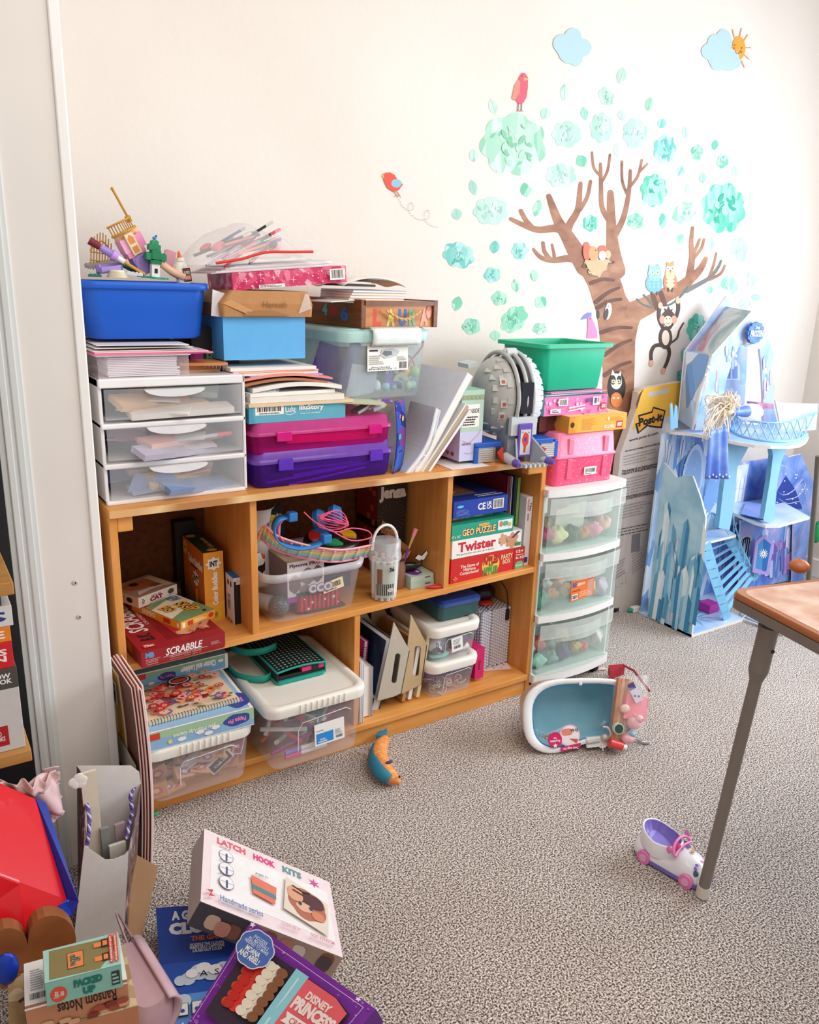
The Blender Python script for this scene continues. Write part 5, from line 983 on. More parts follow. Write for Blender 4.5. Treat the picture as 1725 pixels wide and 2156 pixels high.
def art_cb(f):
    q = f['front']; q.rect(0, 0, 1, 1, mt('efa135')).rect(0, 0, 1, .3, mt('f5b53a')).text('Color Buddies', (.38, .26, .68, .72), WH, 90, bold=.05).ell(.55, .12, .3, .07, mt('f5c21f')).text('Crayola', (.42, .08, .68, .16), mt('1f5a3a'), 90).star(.5, .84, .42, .1, WH, 8, .7).text('INT', (.3, .8, .7, .88), K, bold=.05)
    q = f['left']; q.rect(0, 0, 1, 1, mt('c96c2a')).rect(.0, .0, 1, .3, mt('b5622e')).ell(.12, .87, .1, .1, mt('f5c21f')).text('Crayola', (.05, .84, .19, .9), mt('1f5a3a')).text('Color Buddies', (.26, .72, .96, .84), WH, 0, bold=.05).lines_of_print((.4, .68, .85, .72), 1, K).star(.62, .55, .16, .12, WH, 8, .7).text('INT', (.52, .5, .72, .6), K, bold=.05).poly([(.58, .22), (.72, .22), (.7, .42), (.6, .42)], mt('f0a82a')).blob(.35, .2, .16, .16, mt('a07a62')).blob(.75, .14, .2, .12, mt('b58e72')).blob(.55, .08, .16, .08, mt('8a6248'))
    q = f['top']; q.rect(0, 0, 1, 1, mt('24402a')).text('Color Buddies', (.55, .2, .8, .75), mt('e8d8b0'), 90).ell(.55, .1, .25, .06, mt('f5b51f')).blob(.3, .9, .25, .08, mt('d8c08a'))
carton('craft_kit_box', 'tall orange craft kit box with a dark green top in the upper left cubby', 'craft kit', fit((434, 1316), (476, 1309), (429, 1164), y=.135, rot=0)[:1]+(0, .053, .200), .17, 'd9822e', art_cb)
carton('game_box', 'black box behind the tall orange craft kit', 'box', (Vector((.235, .312, zs_)), 0, .06, .235), .035, '17130f')
def art_blk(f):
    f['top'].rect(0, 0, 1, 1, mt('2a7ac2')); q = f['left']; q.rect(0, 0, 1, 1, mt('e9e6ea')).bars((.2, .3, .6, .62), K, vert=False).ell(.7, .85, .1, .06, K).ell(.35, .85, .1, .06, K).ell(.3, .08, .12, .05, mt('b02a4a')).ell(.65, .07, .12, .05, mt('b02a4a'))
    q = f['front']; q.rect(.05, .02, .95, .93, K).rect(.3, .86, .9, .95, mt('d8d0c8'))
carton('picture_disc_box', 'slim black and white box with a blue top beside the divider', 'box', (PY((494, 1323), .083), 0, .024, .140), .055, 'e4e2e6', art_blk)
# ---------------------------------------------------------------- lower left cubby
def lidbin(name, label, x0, x1, y0, y1, z0, zl, group=None, fl='1', rot=0, taper=.88, lidc=None, ribs=True):
    w, d = x1-x0, y1-y0; t = thing(name, label, 'storage tub', ((x0+x1)/2, (y0+y1)/2, z0), rot, group)
    h = zl-z0; cb = clear('e6e2ea', .20, .12)
    m = M(); m.loft([rr(w*taper*.96, d*taper*1.03, .025, 0), rr(w*taper, d*taper*1.05, .03, .006), rr(w*.96, d*.96, .03, h)], cb, True, False); bo = m.obj('tub_body', t)
    m = M(); q = [(-w*.20, .25), (-w*.20, .62), (-w*.16, .74), (w*.28, .80), (w*.33, .74)]
    m.tube([(x, -d*(taper*1.05+(.96-taper*1.05)*f)/2-.001, h*f) for x, f in q], .0012, clear('ffffff', .7, .2), n=5); m.obj('moulded_line', bo)
    m = M(); lm = lidw if lidc is None else lidc
    m.loft([rr(w, d, .035, h-.010), rr(w+.006, d+.006, .038, h+.010), rr(w, d, .035, h+.020), rr(w-.03, d-.03, .03, h+.021), rr(w-.045, d-.045, .028, h+.014)], lm, False, True)
    lo = m.obj('tub_lid', t)
    if ribs:
        m = M()
        for i in range(9): m.box(-w*.2+w*.055*i, -d/2-.005, h-.006, -w*.2+w*.055*i+.005, -d/2+.006, h+.017, lm)
        m.obj('grip_rib', lo, bevel=.002)
    return t
zb0 = .0735
lidbin('storage_tub', 'clear tub of rubber stamps under the pop-up game box', .024, .295, -.086, .25, zb0, .205)
stm = mt('c99a6e', .7); 
for k in range(26):
    x = .06+.19*((k*7) % 10)/9+rnd.uniform(-.006, .006); y = -.05+.03*(k % 3); z_ = zb0+.018+.028*(k//9)+rnd.uniform(0, .006)
    s = rnd.uniform(.016, .026); m = M(); m.box(-s, -s*.7, -.010, s, s*.7, .010, stm); q = Paint(m, (-s, -s*.7, .010), (1, 0, 0), (0, 1, 0), 2*s, 1.4*s); q.ell(.5, .5, .3, .3, mt(rnd.choice(('b8506a', '6a4a3a', '8a6ab0', 'c9746a')))); q.ell(.5, .5, .16, .16, mt('e0b890'))
    tag(m.obj('rubber_stamp', loc=(x, y, z_), rot=(rnd.uniform(.5, 1.4), rnd.uniform(-.5, .5), rnd.uniform(-.5, .5))), 'wooden block rubber stamp inside the front left tub', 'rubber stamp', 'rubber stamps in the tub')
def pad(label, px, y, w, h, c, txt, rot):
    m = M(); m.box(0, 0, 0, w, .012, h, mt('e0d6d6', .4)); q = Paint(m, (0, 0, 0), (1, 0, 0), (0, 0, 1), w, h); q.rect(.06, .08, .94, .92, mt(c))
    if txt: q.text(txt, (.2, .35, .8, .6), mt('e8d8c8'))
    tag(m.obj('ink_pad', loc=PY(px, y), rot=rot), label, 'ink pad')
pad('black craft ink pad standing tilted in the tub of stamps', (450, 1632), -.062, .068, .034, '4a4048', 'Craft Ink', (.1, -.6, 0)); pad('purple ink pad in the tub of stamps', (400, 1640), -.055, .07, .028, '7a5a96', None, (0, -.5, 0)); pad('dull red ink pad at the right of the tub of stamps', (470, 1590), -.04, .05, .05, 'a0485a', 'craft', (0, .25, 0)); pad('white ink pad in the middle of the tub of stamps', (392, 1622), -.045, .06, .02, 'cfc4c0', None, (.2, -.6, 0))
def art_pep(f):
    q = f['front']; q.rect(0, 0, 1, 1, mt('8fb9dc')).poly([(0, 1), (1, 1), (1, .35), (.6, .55), (.3, .5), (0, .7)], mt('a5c9a0')).blob(.83, .55, .13, .34, mt('3a4f9a'), 5).text('Peppa Pig', (.74, .38, .92, .72), mt('f08ab8'), 180, bold=.04).text('Jeu Pop-Up Game', (.22, .42, .62, .72), WH, 180)
    for u, v in ((.3, .28), (.47, .4), (.62, .45), (.55, .22)): q.blob(u, v, .04, .12, WH, 5)
    q.rect(.01, .6, .1, .95, mt('d8402a')).ell(.19, .3, .02, .12, mt('f0d890')).rect(0, 0, 1, .04, WH)
    q = f['top']; q.rect(0, 0, 1, 1, mt('9cc4e4')).rect(0, 0, 1, .02, WH).rect(.97, 0, 1, 1, WH).blob(.9, .2, .12, .14, mt('3a4f9a'), 5).text('Pig', (.85, .15, .96, .26), mt('f08ab8'), 180)
A_ = fit((313.6, 1580), (532.7, 1523.5), (311, 1533), z=.228, rot=-.03)
carton('board_game_box', 'pale blue pop-up game box on the tub of stamps', 'board game', (Vector((.034, -.085, .2275)), -.02, .258, .046), .28, '8fb9dc', art_pep)
# floral notebook
t = thing('spiral_notebook', 'floral spiral bound notebook lying on the pale blue game box', 'notebook', (.046, -.052, .2745), .02)
w, d = .225, .165; m = M(); m.box(0, 0, 0, w, d, .009, mt('efe6d2')); m.obj('pages', t)
m = M(); m.box(-.001, 0, .009, w, d, .0105, mt('f0d8b8')); q = Paint(m, (0, 0, .0105), (1, 0, 0), (0, 1, 0), w, d, .00012); rd = random.Random(5)
for k in range(34): q.blob(rd.uniform(.04, .96), rd.uniform(.05, .95), .03, .02, mt(rd.choice(('6f8a5a', '4f6a4a', '8a9a5a'))), 2, .6, rd.uniform(0, 3), 14)
for k in range(64):
    u, v, s = rd.uniform(.05, .95), rd.uniform(.06, .94), rd.uniform(.03, .062); c = rd.choice(('e8583f', 'd8342e', 'f0806a', 'f2a0a0', 'b03038', 'e98a4a', '7a6aa8', 'f3b8a0'))
    q.blob(u, v, s, s*1.3, mt(c), 5, .25, k, 20); q.ell(u, v, s*.5, s*.65, mt(rd.choice(('f5c9b0', 'c93a3a', 'f0a890'))), 10); q.ell(u, v, s*.16, s*.2, mt('3a2430'), 8)
q.ell(.52, .83, .14, .13, mt('2e2a36')).ell(.52, .83, .115, .105, mt('efe4da')).ell(.52, .83, .10, .09, mt('2e2a36')).blob(.52, .82, .085, .05, mt('d8382e'), 4); m.obj('cover', t)
m = M()
for k in range(30): x = .006+k*.0073; m.tube([(x, .002+.0075*cos(a), .005+.0075*sin(a)) for a in [2*pi*i/8 for i in range(8)]], .0007, K, n=4, closed=True)
m.obj('spiral_binding', t)
def art_ch(f):
    q = f['front']; q.rect(0, 0, 1, 1, WH).rect(.03, .06, .97, .94, mt('7fb2cc')).poly([(.03, .94), (.97, .94), (.97, .75), (.6, .6), (.3, .7), (.03, .5)], mt('8fb88e')).text('Chutes and Ladders', (.5, .35, .87, .78), WH, 180, bold=.06).blob(.36, .45, .09, .26, mt('35408a'), 5).text('Peppa Pig', (.29, .32, .43, .56), mt('e05a9a'), 180).blob(.2, .22, .03, .1, WH).blob(.92, .62, .03, .1, WH).rect(.08, .6, .15, .94, mt('c93a3a'))
A_ = fit((310, 1446), (489.4, 1409), (277, 1413), z=.2745, rot=.0)
carton('board_game_box', 'blue and green ladder game box behind the floral notebook', 'board game', (Vector((.05, .135, .2745)), .03, .262, .044), .19, '7fb2cc', art_ch)
# marker tub
lidbin('storage_tub', 'clear lidded tub full of markers at the front of the lower left cubby', .322, .612, -.108, .27, zb0, .240)
for k in range(34):
    L = .062; c = rnd.choice(('3a8f8a', '2f6a5a', 'e0506a', '7a5ab0', '3a3a44', 'c9682a', '5a3a2a', '1f5a8a', 'd8d4cc', 'a84a8a', '2f8f5a'))
    x = rnd.uniform(.385, .545); y = rnd.uniform(-.055, .12); z_ = zb0+.014+rnd.uniform(0, .085); m = M(); m.cyl((-L, 0, 0), (L*.5, 0, 0), .0062, WH if k % 4 == 0 else hexm(c), n=10); m.cyl((L*.45, 0, 0), (L, 0, 0), .0068, hexm(c), .006, n=10)
    tag(m.obj('marker', loc=(x, y, z_), rot=(0, rnd.uniform(-.35, .35), rnd.uniform(-1.4, 1.4))), 'coloured marker heaped inside the white-lidded tub', 'marker', 'markers in the lidded tub')
for k, (c, z_, lb) in enumerate((('f0588a', .088, 'pink capped white marker lying at the bottom front of the marker tub'), ('9a86d0', .100, 'lilac capped white marker above the pink capped one'))):
    m = M(); m.cyl((0, 0, 0), (.045, 0, 0), .0065, mt(c)); m.cyl((.045, 0, 0), (.12, 0, 0), .0062, WH); tag(m.obj('marker', loc=(.385, -.066, z_), rot=(0, -.03, -.02)), lb, 'marker')
m = M(); m.box(0, -.0006, 0, .088, 0, .062, WH); q = Paint(m, (0, -.0006, 0), (1, 0, 0), (0, 0, 1), .088, .062); q.rect(.05, .08, .62, .55, mt('2a8fdc')).text('Storage Box', (.06, .64, .3, .7), K).text('room\nessentials', (.1, .12, .4, .3), WH, bold=.03).bars((.7, .12, .92, .25), K, seed=4).lines_of_print((.68, .3, .93, .55), 5, mt('6a6a6a'), 3, .35)
tag(m.obj('product_label', loc=(.455, -.1035, .118), rot=(-.06, -.02, 0)), 'white and blue paper label on the front of the marker tub', 'label')
# black and teal case
A_ = fit((584, 1443), (686, 1417), (572, 1417), z=.258)
teal = mt('1f9e8c', .6); t = thing('marker_case', 'black and teal soft zip case with a handle on the marker tub', 'case', (A_[0].x, A_[0].y, .2555), A_[1]); w, d = A_[2], .235
pat = mt('15181a', .6)
m = M(); m.loft([rr(w*1.02, d, .015, .0, w/2, d/2), rr(w*1.04, d*1.01, .015, .006, w/2, d/2), rr(w*1.02, d, .012, .010, w/2, d/2)], teal, True, True); m.obj('bottom_cover', t)
m = M(); m.box(.006, .006, .010, w-.004, d-.01, .022, K); m.obj('tray', t, bevel=.003)
m = M(); N = 12
top = lambda u, v: (w*u, d*v, .040+.006*sin(pi*u)-.004*v)
m.grid(top, N, 4, pat); m.grid(lambda u, v: (w*u, d*v, .036+.006*sin(pi*u)-.004*v), N, 4, pat)
for i in range(11):
    for j in range(16):
        u, v = .07+.083*i, .05+.058*j; x, y, z_ = top(u, v); s = .0048
        m.poly([(x+dx*s, y+dy*s, top(min(1, max(0, (x+dx*s)/w)), v)[2]+.0006) for dx, dy in ((1, 0), (.3, .3), (0, 1), (-.3, .3), (-1, 0), (-.3, -.3), (0, -1), (.3, -.3))], mt('8fc0b4'))
m.obj('patterned_cover', t)
m = M(); m.tube([(w*k/12, -.001, .038+.006*sin(pi*k/12)) for k in range(13)]+[(w+.001, d*k/6, .038-.004*k/6) for k in range(7)], .003, teal); m.tube([(0, 0, .038), (0, d, .034)], .003, teal); m.obj('piping', t)
m = M(); m.box(w, .004, .004, w+.003, d*.3, .04, teal); m.box(.0, .0, .010, .004, d, .036, pat); m.obj('side_gusset', t)
m = M()
for k in range(5): m.box(w*.52, .004, .022+.0026*k, w*.98, .03, .024+.0026*k, mt('ee3a78'))
m.obj('pink_cards', t); m = M(); m.box(w*.72, .002, .021, w*.86, .03, .037, K); m.obj('elastic_strap', t)
def strap(m, pts, wd, mat):
    pts = smooth_path(pts, 5); n = len(pts)
    m.mesh([(p[0], p[1], p[2]+s*wd) for p in pts for s in (0, 1)], [(2*i, 2*i+2, 2*i+3, 2*i+1) for i in range(n-1)], mat, True)
m = M(); strap(m, [(.05, .12, .046), (0, .10, .05), (-.045, .13, .045), (-.06, .2, .04), (-.03, .24, .035)], .02, teal); m.obj('handle', t, solid=.002)
m = M(); strap(m, [(.0, .04, .004), (-.03, .035, .001), (-.075, .08, .001), (-.085, .15, .001)], .02, teal); m.obj('closing_strap', t, solid=.002)
# magazines at the left front of the bookcase
MC = [('e0b02a', 'yellow spined magazine closest to the white casing'), ('7a4a3a', 'magazine with brown cover and barcode second from the casing'), ('b8433c', 'red edged magazine in the upright row'), ('d88a7a', 'salmon edged magazine in the upright row'), ('9a2e30', 'dark red magazine in the upright row'), ('c9655a', 'coral magazine, farthest from the casing')]
for k, (c, lb) in enumerate(MC):
    t = thing('magazine', lb, 'magazine', (-.034+.0058*k, (-.205 if k else -.098)+.004*((k*3) % 4), 0), .02, 'upright magazines left of the bookcase'); H_ = .455+.004*((k*5) % 4)-.01*(k == 0); L = .17 if k else .075
    f_ = lambda u, v, s: (s+.010*sin(pi*u)+.006*u, L*v, H_*u)
    for nm, s0, s1, cc in (('cover', 0, .0012, c), ('pages', .0013, .0042, 'f2e3dc')):
        m = M(); N = 12; R_ = [[Vector(f_(i/N, 0, s0)), Vector(f_(i/N, 0, s1)), Vector(f_(i/N, 1, s1)), Vector(f_(i/N, 1, s0))] for i in range(N+1)]; m.loft(R_, hexm(c if nm == 'cover' else 'f4e6e0'), smooth=False)
        o = m.obj(nm, t)
        if nm == 'cover' and k == 1:
            m = M(); q = Paint(m, (-.0004, L*.96, H_*.72), (0, -1, 0), (0.0, 0, 1), L*.9, H_*.25, .001); q.rect(.1, .35, .45, .85, WH).bars((.15, .4, .4, .8), K, vert=False); m.obj('barcode_print', o)
            m = M(); q = Paint(m, (.0085, L*.96, H_*.05), (0, -1, 0), (0, 0, 1), L*.95, H_*.6, .001); q.rect(0, 0, 1, .62, mt('3a3568')).rect(0, .62, 1, .9, mt('d8d4cc')); m.obj('cover_print', o)
tag(M().ball((0, 0, 0), (.008, .006, .005), mt('4fc07a')).obj('green_bead', loc=PZ((328, 1713), .005)), 'tiny green bead at the foot of the bookcase', 'bead')
# ---------------------------------------------------------------- middle cubby
zc_ = sm(.5)
bx0, bx1, by0, by1 = .372, .668, .008, .27; t = thing('storage_tub', 'open clear tub of toys on the middle shelf', 'storage tub', ((bx0+bx1)/2, (by0+by1)/2, zc_+.0005))
w, d, h = bx1-bx0, by1-by0, .140; tb = clear('e9e6ee', .18, .12)
m = M(); m.loft([rr(w*.80, d*.86, .03, 0), rr(w*.84, d*.9, .035, .006), rr(w*.97, d*.98, .04, h-.02)], tb, True, False); m.obj('tub_body', t)
m = M(); rimm = clear('eeebf2', .55, .15); m.loft([rr(w*.975, d*.98, .04, h-.022), rr(w*1.02, d*1.02, .045, h-.018), rr(w*1.04, d*1.04, .045, h), rr(w*.97, d*.97, .04, h+.001)], rimm, False, False); m.obj('rim', t)
def art_fly(f):
    q = f['front']; q.rect(0, 0, 1, 1, mt('e4dedd')).rect(0, .0, 1, .14, mt('a03aa8')).text('Flynova PRO', (.06, .84, .9, .95), mt('5a2a3a'), bold=.03).blob(.2, .45, .16, .22, mt('7a6a6a')).blob(.55, .6, .2, .2, mt('8a7a78')).blob(.82, .62, .14, .2, mt('6a5a5a')).blob(.45, .3, .14, .1, mt('9a8a88'))
    f['top'].rect(0, 0, 1, 1, mt('c4aa90')).text('PRO', (.2, .3, .8, .7), mt('5a3a2a'), 180); f['left'].rect(0, 0, 1, 1, mt('8a7a80'))
A_ = fit((606, 1281), (684, 1255), (606, 1203), y=.05, rot=0)
carton('toy_box', 'white and purple toy carton with photos inside the open clear tub', 'toy box', (Vector((A_[0].x, .05, zc_+.04)), 0, .108, .115), .13, 'ddd6d4', art_fly)
A_ = fit((637, 1314), (743, 1289), (637, 1270), y=.04, rot=0)
t = thing('gift_tin', 'red striped tin with white snowflakes inside the open clear tub', 'tin', (A_[0].x-.012, .045, zc_+.010)); w, h = .135, .052
m = M(); m.loft([rr(w, .10, .01, 0, w/2, .05), rr(w, .10, .01, h, w/2, .05)], mt('9c2030', .35), smooth=False); q = Paint(m, (.008, 0, 0), (1, 0, 0), (0, 0, 1), w-.016, h)
for i in range(9): q.rect(.02+.11*i, 0, .065+.11*i, 1, mt('c9404a'))
for u, v, s in ((.1, .7, .03), (.3, .45, .045), (.2, .12, .05), (.62, .5, .04), (.84, .55, .055), (.95, .2, .03), (.5, .8, .02)): q.star(u, v, s, s*2.6, WH, 8, .3)
m.obj('tin_body', t); m = M(); m.loft([rr(w+.003, .103, .01, h-.006, w/2, .05), rr(w+.003, .103, .01, h+.003, w/2, .05)], mt('3f5f58', .35), smooth=False); m.obj('tin_lid', t)
carton('toy_box', 'dark green flat box under the striped tin', 'box', (Vector((.50, .04, zc_+.0075)), 0, .12, .002), .1, '2f5a52')
p = PY((589, 1305), .06); t = thing('microphone', 'grey toy microphone with a mesh head lying in the open clear tub', 'microphone', (p.x, p.y, zc_+.035), (0, 0, .3))
m = M(); m.ball((0, 0, 0), (.028, .027, .027), ramp_mat('steel_mesh', 'voronoi', [(.0, '2a2a2c'), (.25, '6a6a6e'), (.5, 'd8d8dc')], scale=330, feat='DISTANCE_TO_EDGE', rough=.3), 20); m.obj('mesh_head', t)
M().cyl((-.012, .02, .004), (-.05, .11, .02), .022, mt('9a979c', .4), .013).obj('handle', t)
slip('dark_case', 'dark flat case standing at the right of the open clear tub', 'case', (.605, .12, zc_+.085), (.09, .10, .07), '34323c', (0, 0, 0))
# swirled discs print on tub
m = M(); q = Paint(m, (.485, .0035, zc_+.075), (1, 0, 0), (0, 0, 1), .09, .03)
for u in (.2, .45, .68): q.ell(u, .5, .17, .46, mt('8a8088')); q.ell(u, .5, .14, .38, mt('c9c0c8')); q.ell(u, .5, .07, .2, mt('8a8088'))
m.obj('spiral_print').location = (0, 0, 0); tag(bpy.data.objects['spiral_print'], 'round spiral print sticker on the open clear tub', 'sticker')
t_ = barcode(None, .535, .006, zc_+.068, .062, .030, 'cream barcode sticker on the front of the open clear tub', (0, -.18, 0), colour='ecdcb8', name='barcode_sticker'); t_['category'] = 'sticker'
zt_ = zc_+.142
# pop-it band
PB = ['f2a0b8', 'f6c9a0', 'f4e3a0', 'b8e0c0', 'a0d0e4']
t = thing('bubble_popper', 'long rainbow pastel bubble popper draped over the open clear tub', 'toy', (0, 0, 0))
PL = [PY((548, 1150), .07), PY((560, 1128), .05), PY((590, 1150), .012), PY((650, 1168), -.004), (PY((720, 1177), -.004)), PY((786, 1166), .03)]
PL = smooth_path([tuple(v) for v in PL], 6); n = len(PL)
for r_ in range(5):
    m = M(); o0, o1 = r_*.008-.02, r_*.008-.012
    off = lambda p, o: Vector((p[0], p[1]+.6*o+.02, p[2]-o*.9+.004))
    m.mesh([off(p, o) for p in PL for o in (o0, o1)], [(2*i, 2*i+2, 2*i+3, 2*i+1) for i in range(n-1)], mt(PB[r_], .45), True)
    for i in range(1, n-1, 2): m.ball(off(PL[i], (o0+o1)/2), .0052, mt(PB[(r_+1) % 5] if i < 8 else PB[r_], .45), 8)
    m.obj('bubble_row', t)
m = M(); m.tube([off(p, .025) for p in PL], .004, mt('f59aac', .4)); m.tube([off(p, -.022) for p in PL], .003, mt('f7b0a8', .4)); m.obj('rim', t)
# round four colour game
c = PY((699, 1140), .10); t = thing('light_game', 'round black electronic game with four coloured pads on the clear tub', 'toy', c, (radians(8), radians(2), .2))
m = M(); R_ = [[Vector((r*cos(a), r*.8*sin(a), z_)) for a in [2*pi*k/40 for k in range(40)]] for r, z_ in ((.045, -.022), (.078, -.012), (.086, 0), (.082, .010), (.07, .014))]; m.loft(R_, mt('1c1516', .3), True, True); m.obj('game_body', t)
for k, c_ in enumerate(('f2b02a', 'd8302c', '35a86a', '2a72c8')):
    a0 = radians([-40, 120, 200, 60][k]); m = M(); pts = [(.072*cos(a0+radians(x)), .8*.072*sin(a0+radians(x))) for x in range(0, 66, 8)]+[(.03*cos(a0+radians(x)), .8*.03*sin(a0+radians(x))) for x in range(56, 4, -10)]
    m.prism([(x, y, .014) for x, y in pts], (0, 0, .006), mt(c_, .3, coat=.3)); m.obj('colour_pad', t, bevel=.002)
M().cyl((0, 0, .013), (0, 0, .020), .022, mt('241a1a', .3)).obj('centre_knob', t)
# headphones
c = PY((655, 1095), .05); t = thing('headphones', 'blue and pink childrens headphones wrapped in pink cord on the clear tub', 'headphones', c)
hb = mt('2f7fc8', .45); hp = mt('ef5a86', .45)
m = M(); pth = [PY(u, y)-c for u, y in (((612, 1092), .03), ((590, 1098), .02), ((580, 1120), .02), ((592, 1146), .0), ((630, 1158), -.01), ((668, 1152), -.01), ((690, 1136), .0))]; pth = smooth_path([tuple(v) for v in pth], 5)
m.mesh([Vector(p)+Vector((0, s*.022, s*.006)) for p in pth for s in (0, 1)], [(2*i, 2*i+2, 2*i+3, 2*i+1) for i in range(len(pth)-1)], hb, True); m.obj('headband', t, solid=.004)
m = M(); pi_ = [Vector(p)*.93+Vector((.003, .002, .001)) for p in pth[:16]]; m.mesh([p+Vector((0, s*.02, s*.005)) for p in pi_ for s in (0, 1)], [(2*i, 2*i+2, 2*i+3, 2*i+1) for i in range(len(pi_)-1)], hp, True); m.obj('headband_padding', t, solid=.003)
for u, y in (((616, 1088), .03), ((688, 1134), -.005)): m = M(); p = PY(u, y)-c; m.box(p.x-.012, p.y-.008, p.z-.012, p.x+.012, p.y+.016, p.z+.012, hb); m.obj('slider', t, bevel=.003)
for u, y, r in (((672, 1092), .05, .027), ((706, 1085), .04, .030)):
    p = PY(u, y)-c; dr_ = Vector((.75, -.55, .15)).normalized(); m = M(); m.cyl(p-dr_*.014, p, r*.85, mt('1f6ab4', .6), r); m.cyl(p, p+dr_*.016, r, hb, r*.7, n=24); m.obj('ear_cup', t, bevel=.003)
m = M(); p0 = PY((690, 1090), .03)-c
for k in range(5): m.tube([p0+Vector((.042*cos(a+k*.4), -.028+.012*sin(a*2), .026*sin(a)*(1-.1*k))) for a in [2*pi*i/18 for i in range(18)]], .0016, hp, n=6, closed=True)
m.tube(smooth_path([tuple(PY(u, y)-c) for u, y in (((640, 1078), .02), ((665, 1100), .0), ((705, 1120), -.01), ((740, 1112), .02), ((775, 1118), .03), ((780, 1132), .03), ((740, 1138), .0), ((700, 1118), -.01))]), .0018, hp, n=6); m.obj('cord', t)
# drawstring bag
dbm = ramp_mat('floral_cloth', 'voronoi', [(0, '17151a'), (.62, '1e1a1e'), (.7, 'e8c84a'), (.8, 'f3efe6'), (.92, 'd8563a')], scale=34, const=True, rough=.8)
t = thing('drawstring_bag', 'white and black patterned drawstring bag behind the clear tub', 'bag', (.405, .20, zc_+.05), .2)
M().grid(lambda u, v: (.115*u-.03+.012*sin(7*v), .07*sin(pi*u)*-.5, .22*v), 12, 12, mt('ece8e4', .8)).obj('white_panel', t, solid=.003)
M().grid(lambda u, v: (.04+.09*u*(1-.4*v), -.022-.01*sin(5*u), .215*v+.01*u), 10, 12, dbm).obj('patterned_panel', t, solid=.003)
M().grid(lambda u, v: (-.02+.035*u, -.05, .05+.07*v-.02*u), 6, 6, ramp_mat('bag_print', 'voronoi', [(0, 'f2ece6'), (.5, 'd8562e'), (.7, '2a1a1a')], scale=60, const=True)).obj('printed_corner', t, solid=.003)
m = M(); m.tube([(-.03+.011*k, -.045+.008*(k % 2), .13+.006*k+.005*sin(2*k)) for k in range(11)], .008, mt('f2efec', .8)); m.tube([(.075, -.03, .12), (.08, -.032, .2)], .004, mt('e8e4e0')); m.obj('gathered_hem', t)
# Jenga
def art_j(f):
    q = f['front']; q.rect(0, 0, 1, 1, mt('2a1d1a')).text('Jenga', (.05, .80, .98, .97), mt('efe2d4'), bold=.06)
    for k in range(22): a = 2*pi*k/22; q.poly([(.5, .62), (.5+.5*cos(a), .62+.18*sin(a)), (.5+.5*cos(a+.1), .62+.18*sin(a+.1))], mt('4a322a'))
    for (u, v, r) in ((.1, .5, -.3), (.3, .36, -.25), (.55, .3, -.2)): q.poly([(u, v+.04), (u+.6, v-.1), (u+.62, v-.04), (u+.05, v+.11)], mt('c08458')); q.poly([(u, v+.04), (u+.6, v-.1), (u+.6, v-.15), (u, v-.02)], mt('99603c'))
    q.text('Jenga', (.2, .5, .5, .56), mt('5a3422'))
    q = f['left']; q.rect(0, 0, 1, 1, mt('8a2a1c')).rect(0, .5, 1, .58, K); rd = random.Random(2)
    for k in range(10): u = rd.uniform(.1, .8); v = rd.uniform(.1, .9); q.rect(u, v, u+.14, v+.06, mt('c9603a'))
carton('block_game_box', 'dark block stacking game box at the back of the middle cubby', 'board game', (Vector((.812, .20, sm(.85))), -.05, .098, .285), .14, '2a1d1a', art_j)
# marker bucket
p = PZ((800, 1262), sm(.73)+.001); p = Vector((.742, .038, sm(.742)))
t = thing('marker_bucket', 'clear bucket of white markers with a looped handle on the middle shelf', 'bucket', p)
cbk = clear('eef0f2', .22, .1)
m = M(); m.loft([[Vector((r*cos(a), r*sin(a), z_)) for a in [2*pi*k/32 for k in range(32)]] for r, z_ in ((.034, 0), (.036, .004), (.044, .125))], cbk, True, False); m.obj('bucket_body', t)
m = M(); m.loft([[Vector((r*cos(a), r*sin(a), z_)) for a in [2*pi*k/32 for k in range(32)]] for r, z_ in ((.047, .120), (.048, .134), (.045, .136), (.045, .172), (.040, .174))], clear('eef0f2', .38, .1), False, True); m.obj('bucket_lid', t)
m = M(); m.tube([(.040*cos(a), -.0, .165+.052*sin(a)) for a in [pi*k/14 for k in range(15)]], .0042, mt('f4f2ee', .4)); m.cyl((-.042, 0, .15), (-.040, 0, .17), .005, mt('f4f2ee', .4)); m.cyl((.042, 0, .145), (.040, 0, .17), .005, mt('f4f2ee', .4)); m.obj('handle', t)
m = M(); N = 10
pt3 = lambda a, z_, r: Vector(((r+.0012)*cos(a), (r+.0012)*sin(a), z_))
def wrap(m, a0, a1, z0_, z1_, mat):
    r0, r1 = .036+.008*(z0_/.125), .036+.008*(z1_/.125); m.mesh([pt3(a0+(a1-a0)*i/N, z, r) for z, r in ((z0_, r0), (z1_, r1)) for i in range(N+1)], [(i, i+1, i+N+2, i+N+1) for i in range(N)], mat, True)
wrap(m, radians(205), radians(285), .012, .115, clear('c9d0c4', .75, .3)); m.obj('label_sleeve', t)
m = M(); wrap(m, radians(204), radians(283), .02, .055, K); wrap(m, radians(210), radians(232), .055, .1, mt('8a5a48')); q = Paint(m, (-.015, -.0445, .034), (1, .0, 0), (0, -.04, 1), .024, .014, .001); q.text('KERS', (.0, 0, 1, .8), WH); q = Paint(m, (-.012, -.047, .094), (1, .0, 0), (0, 0, 1), .016, .014, .001); q.text('36', (.0, 0, 1, 1), K, bold=.05); m.obj('label_print', t)
CC = ['c98a5a', '6a7a9a', 'a05a4a', 'e0c0a8', '5a5a60', 'd8a888', '9ab0b8', 'b8787a']
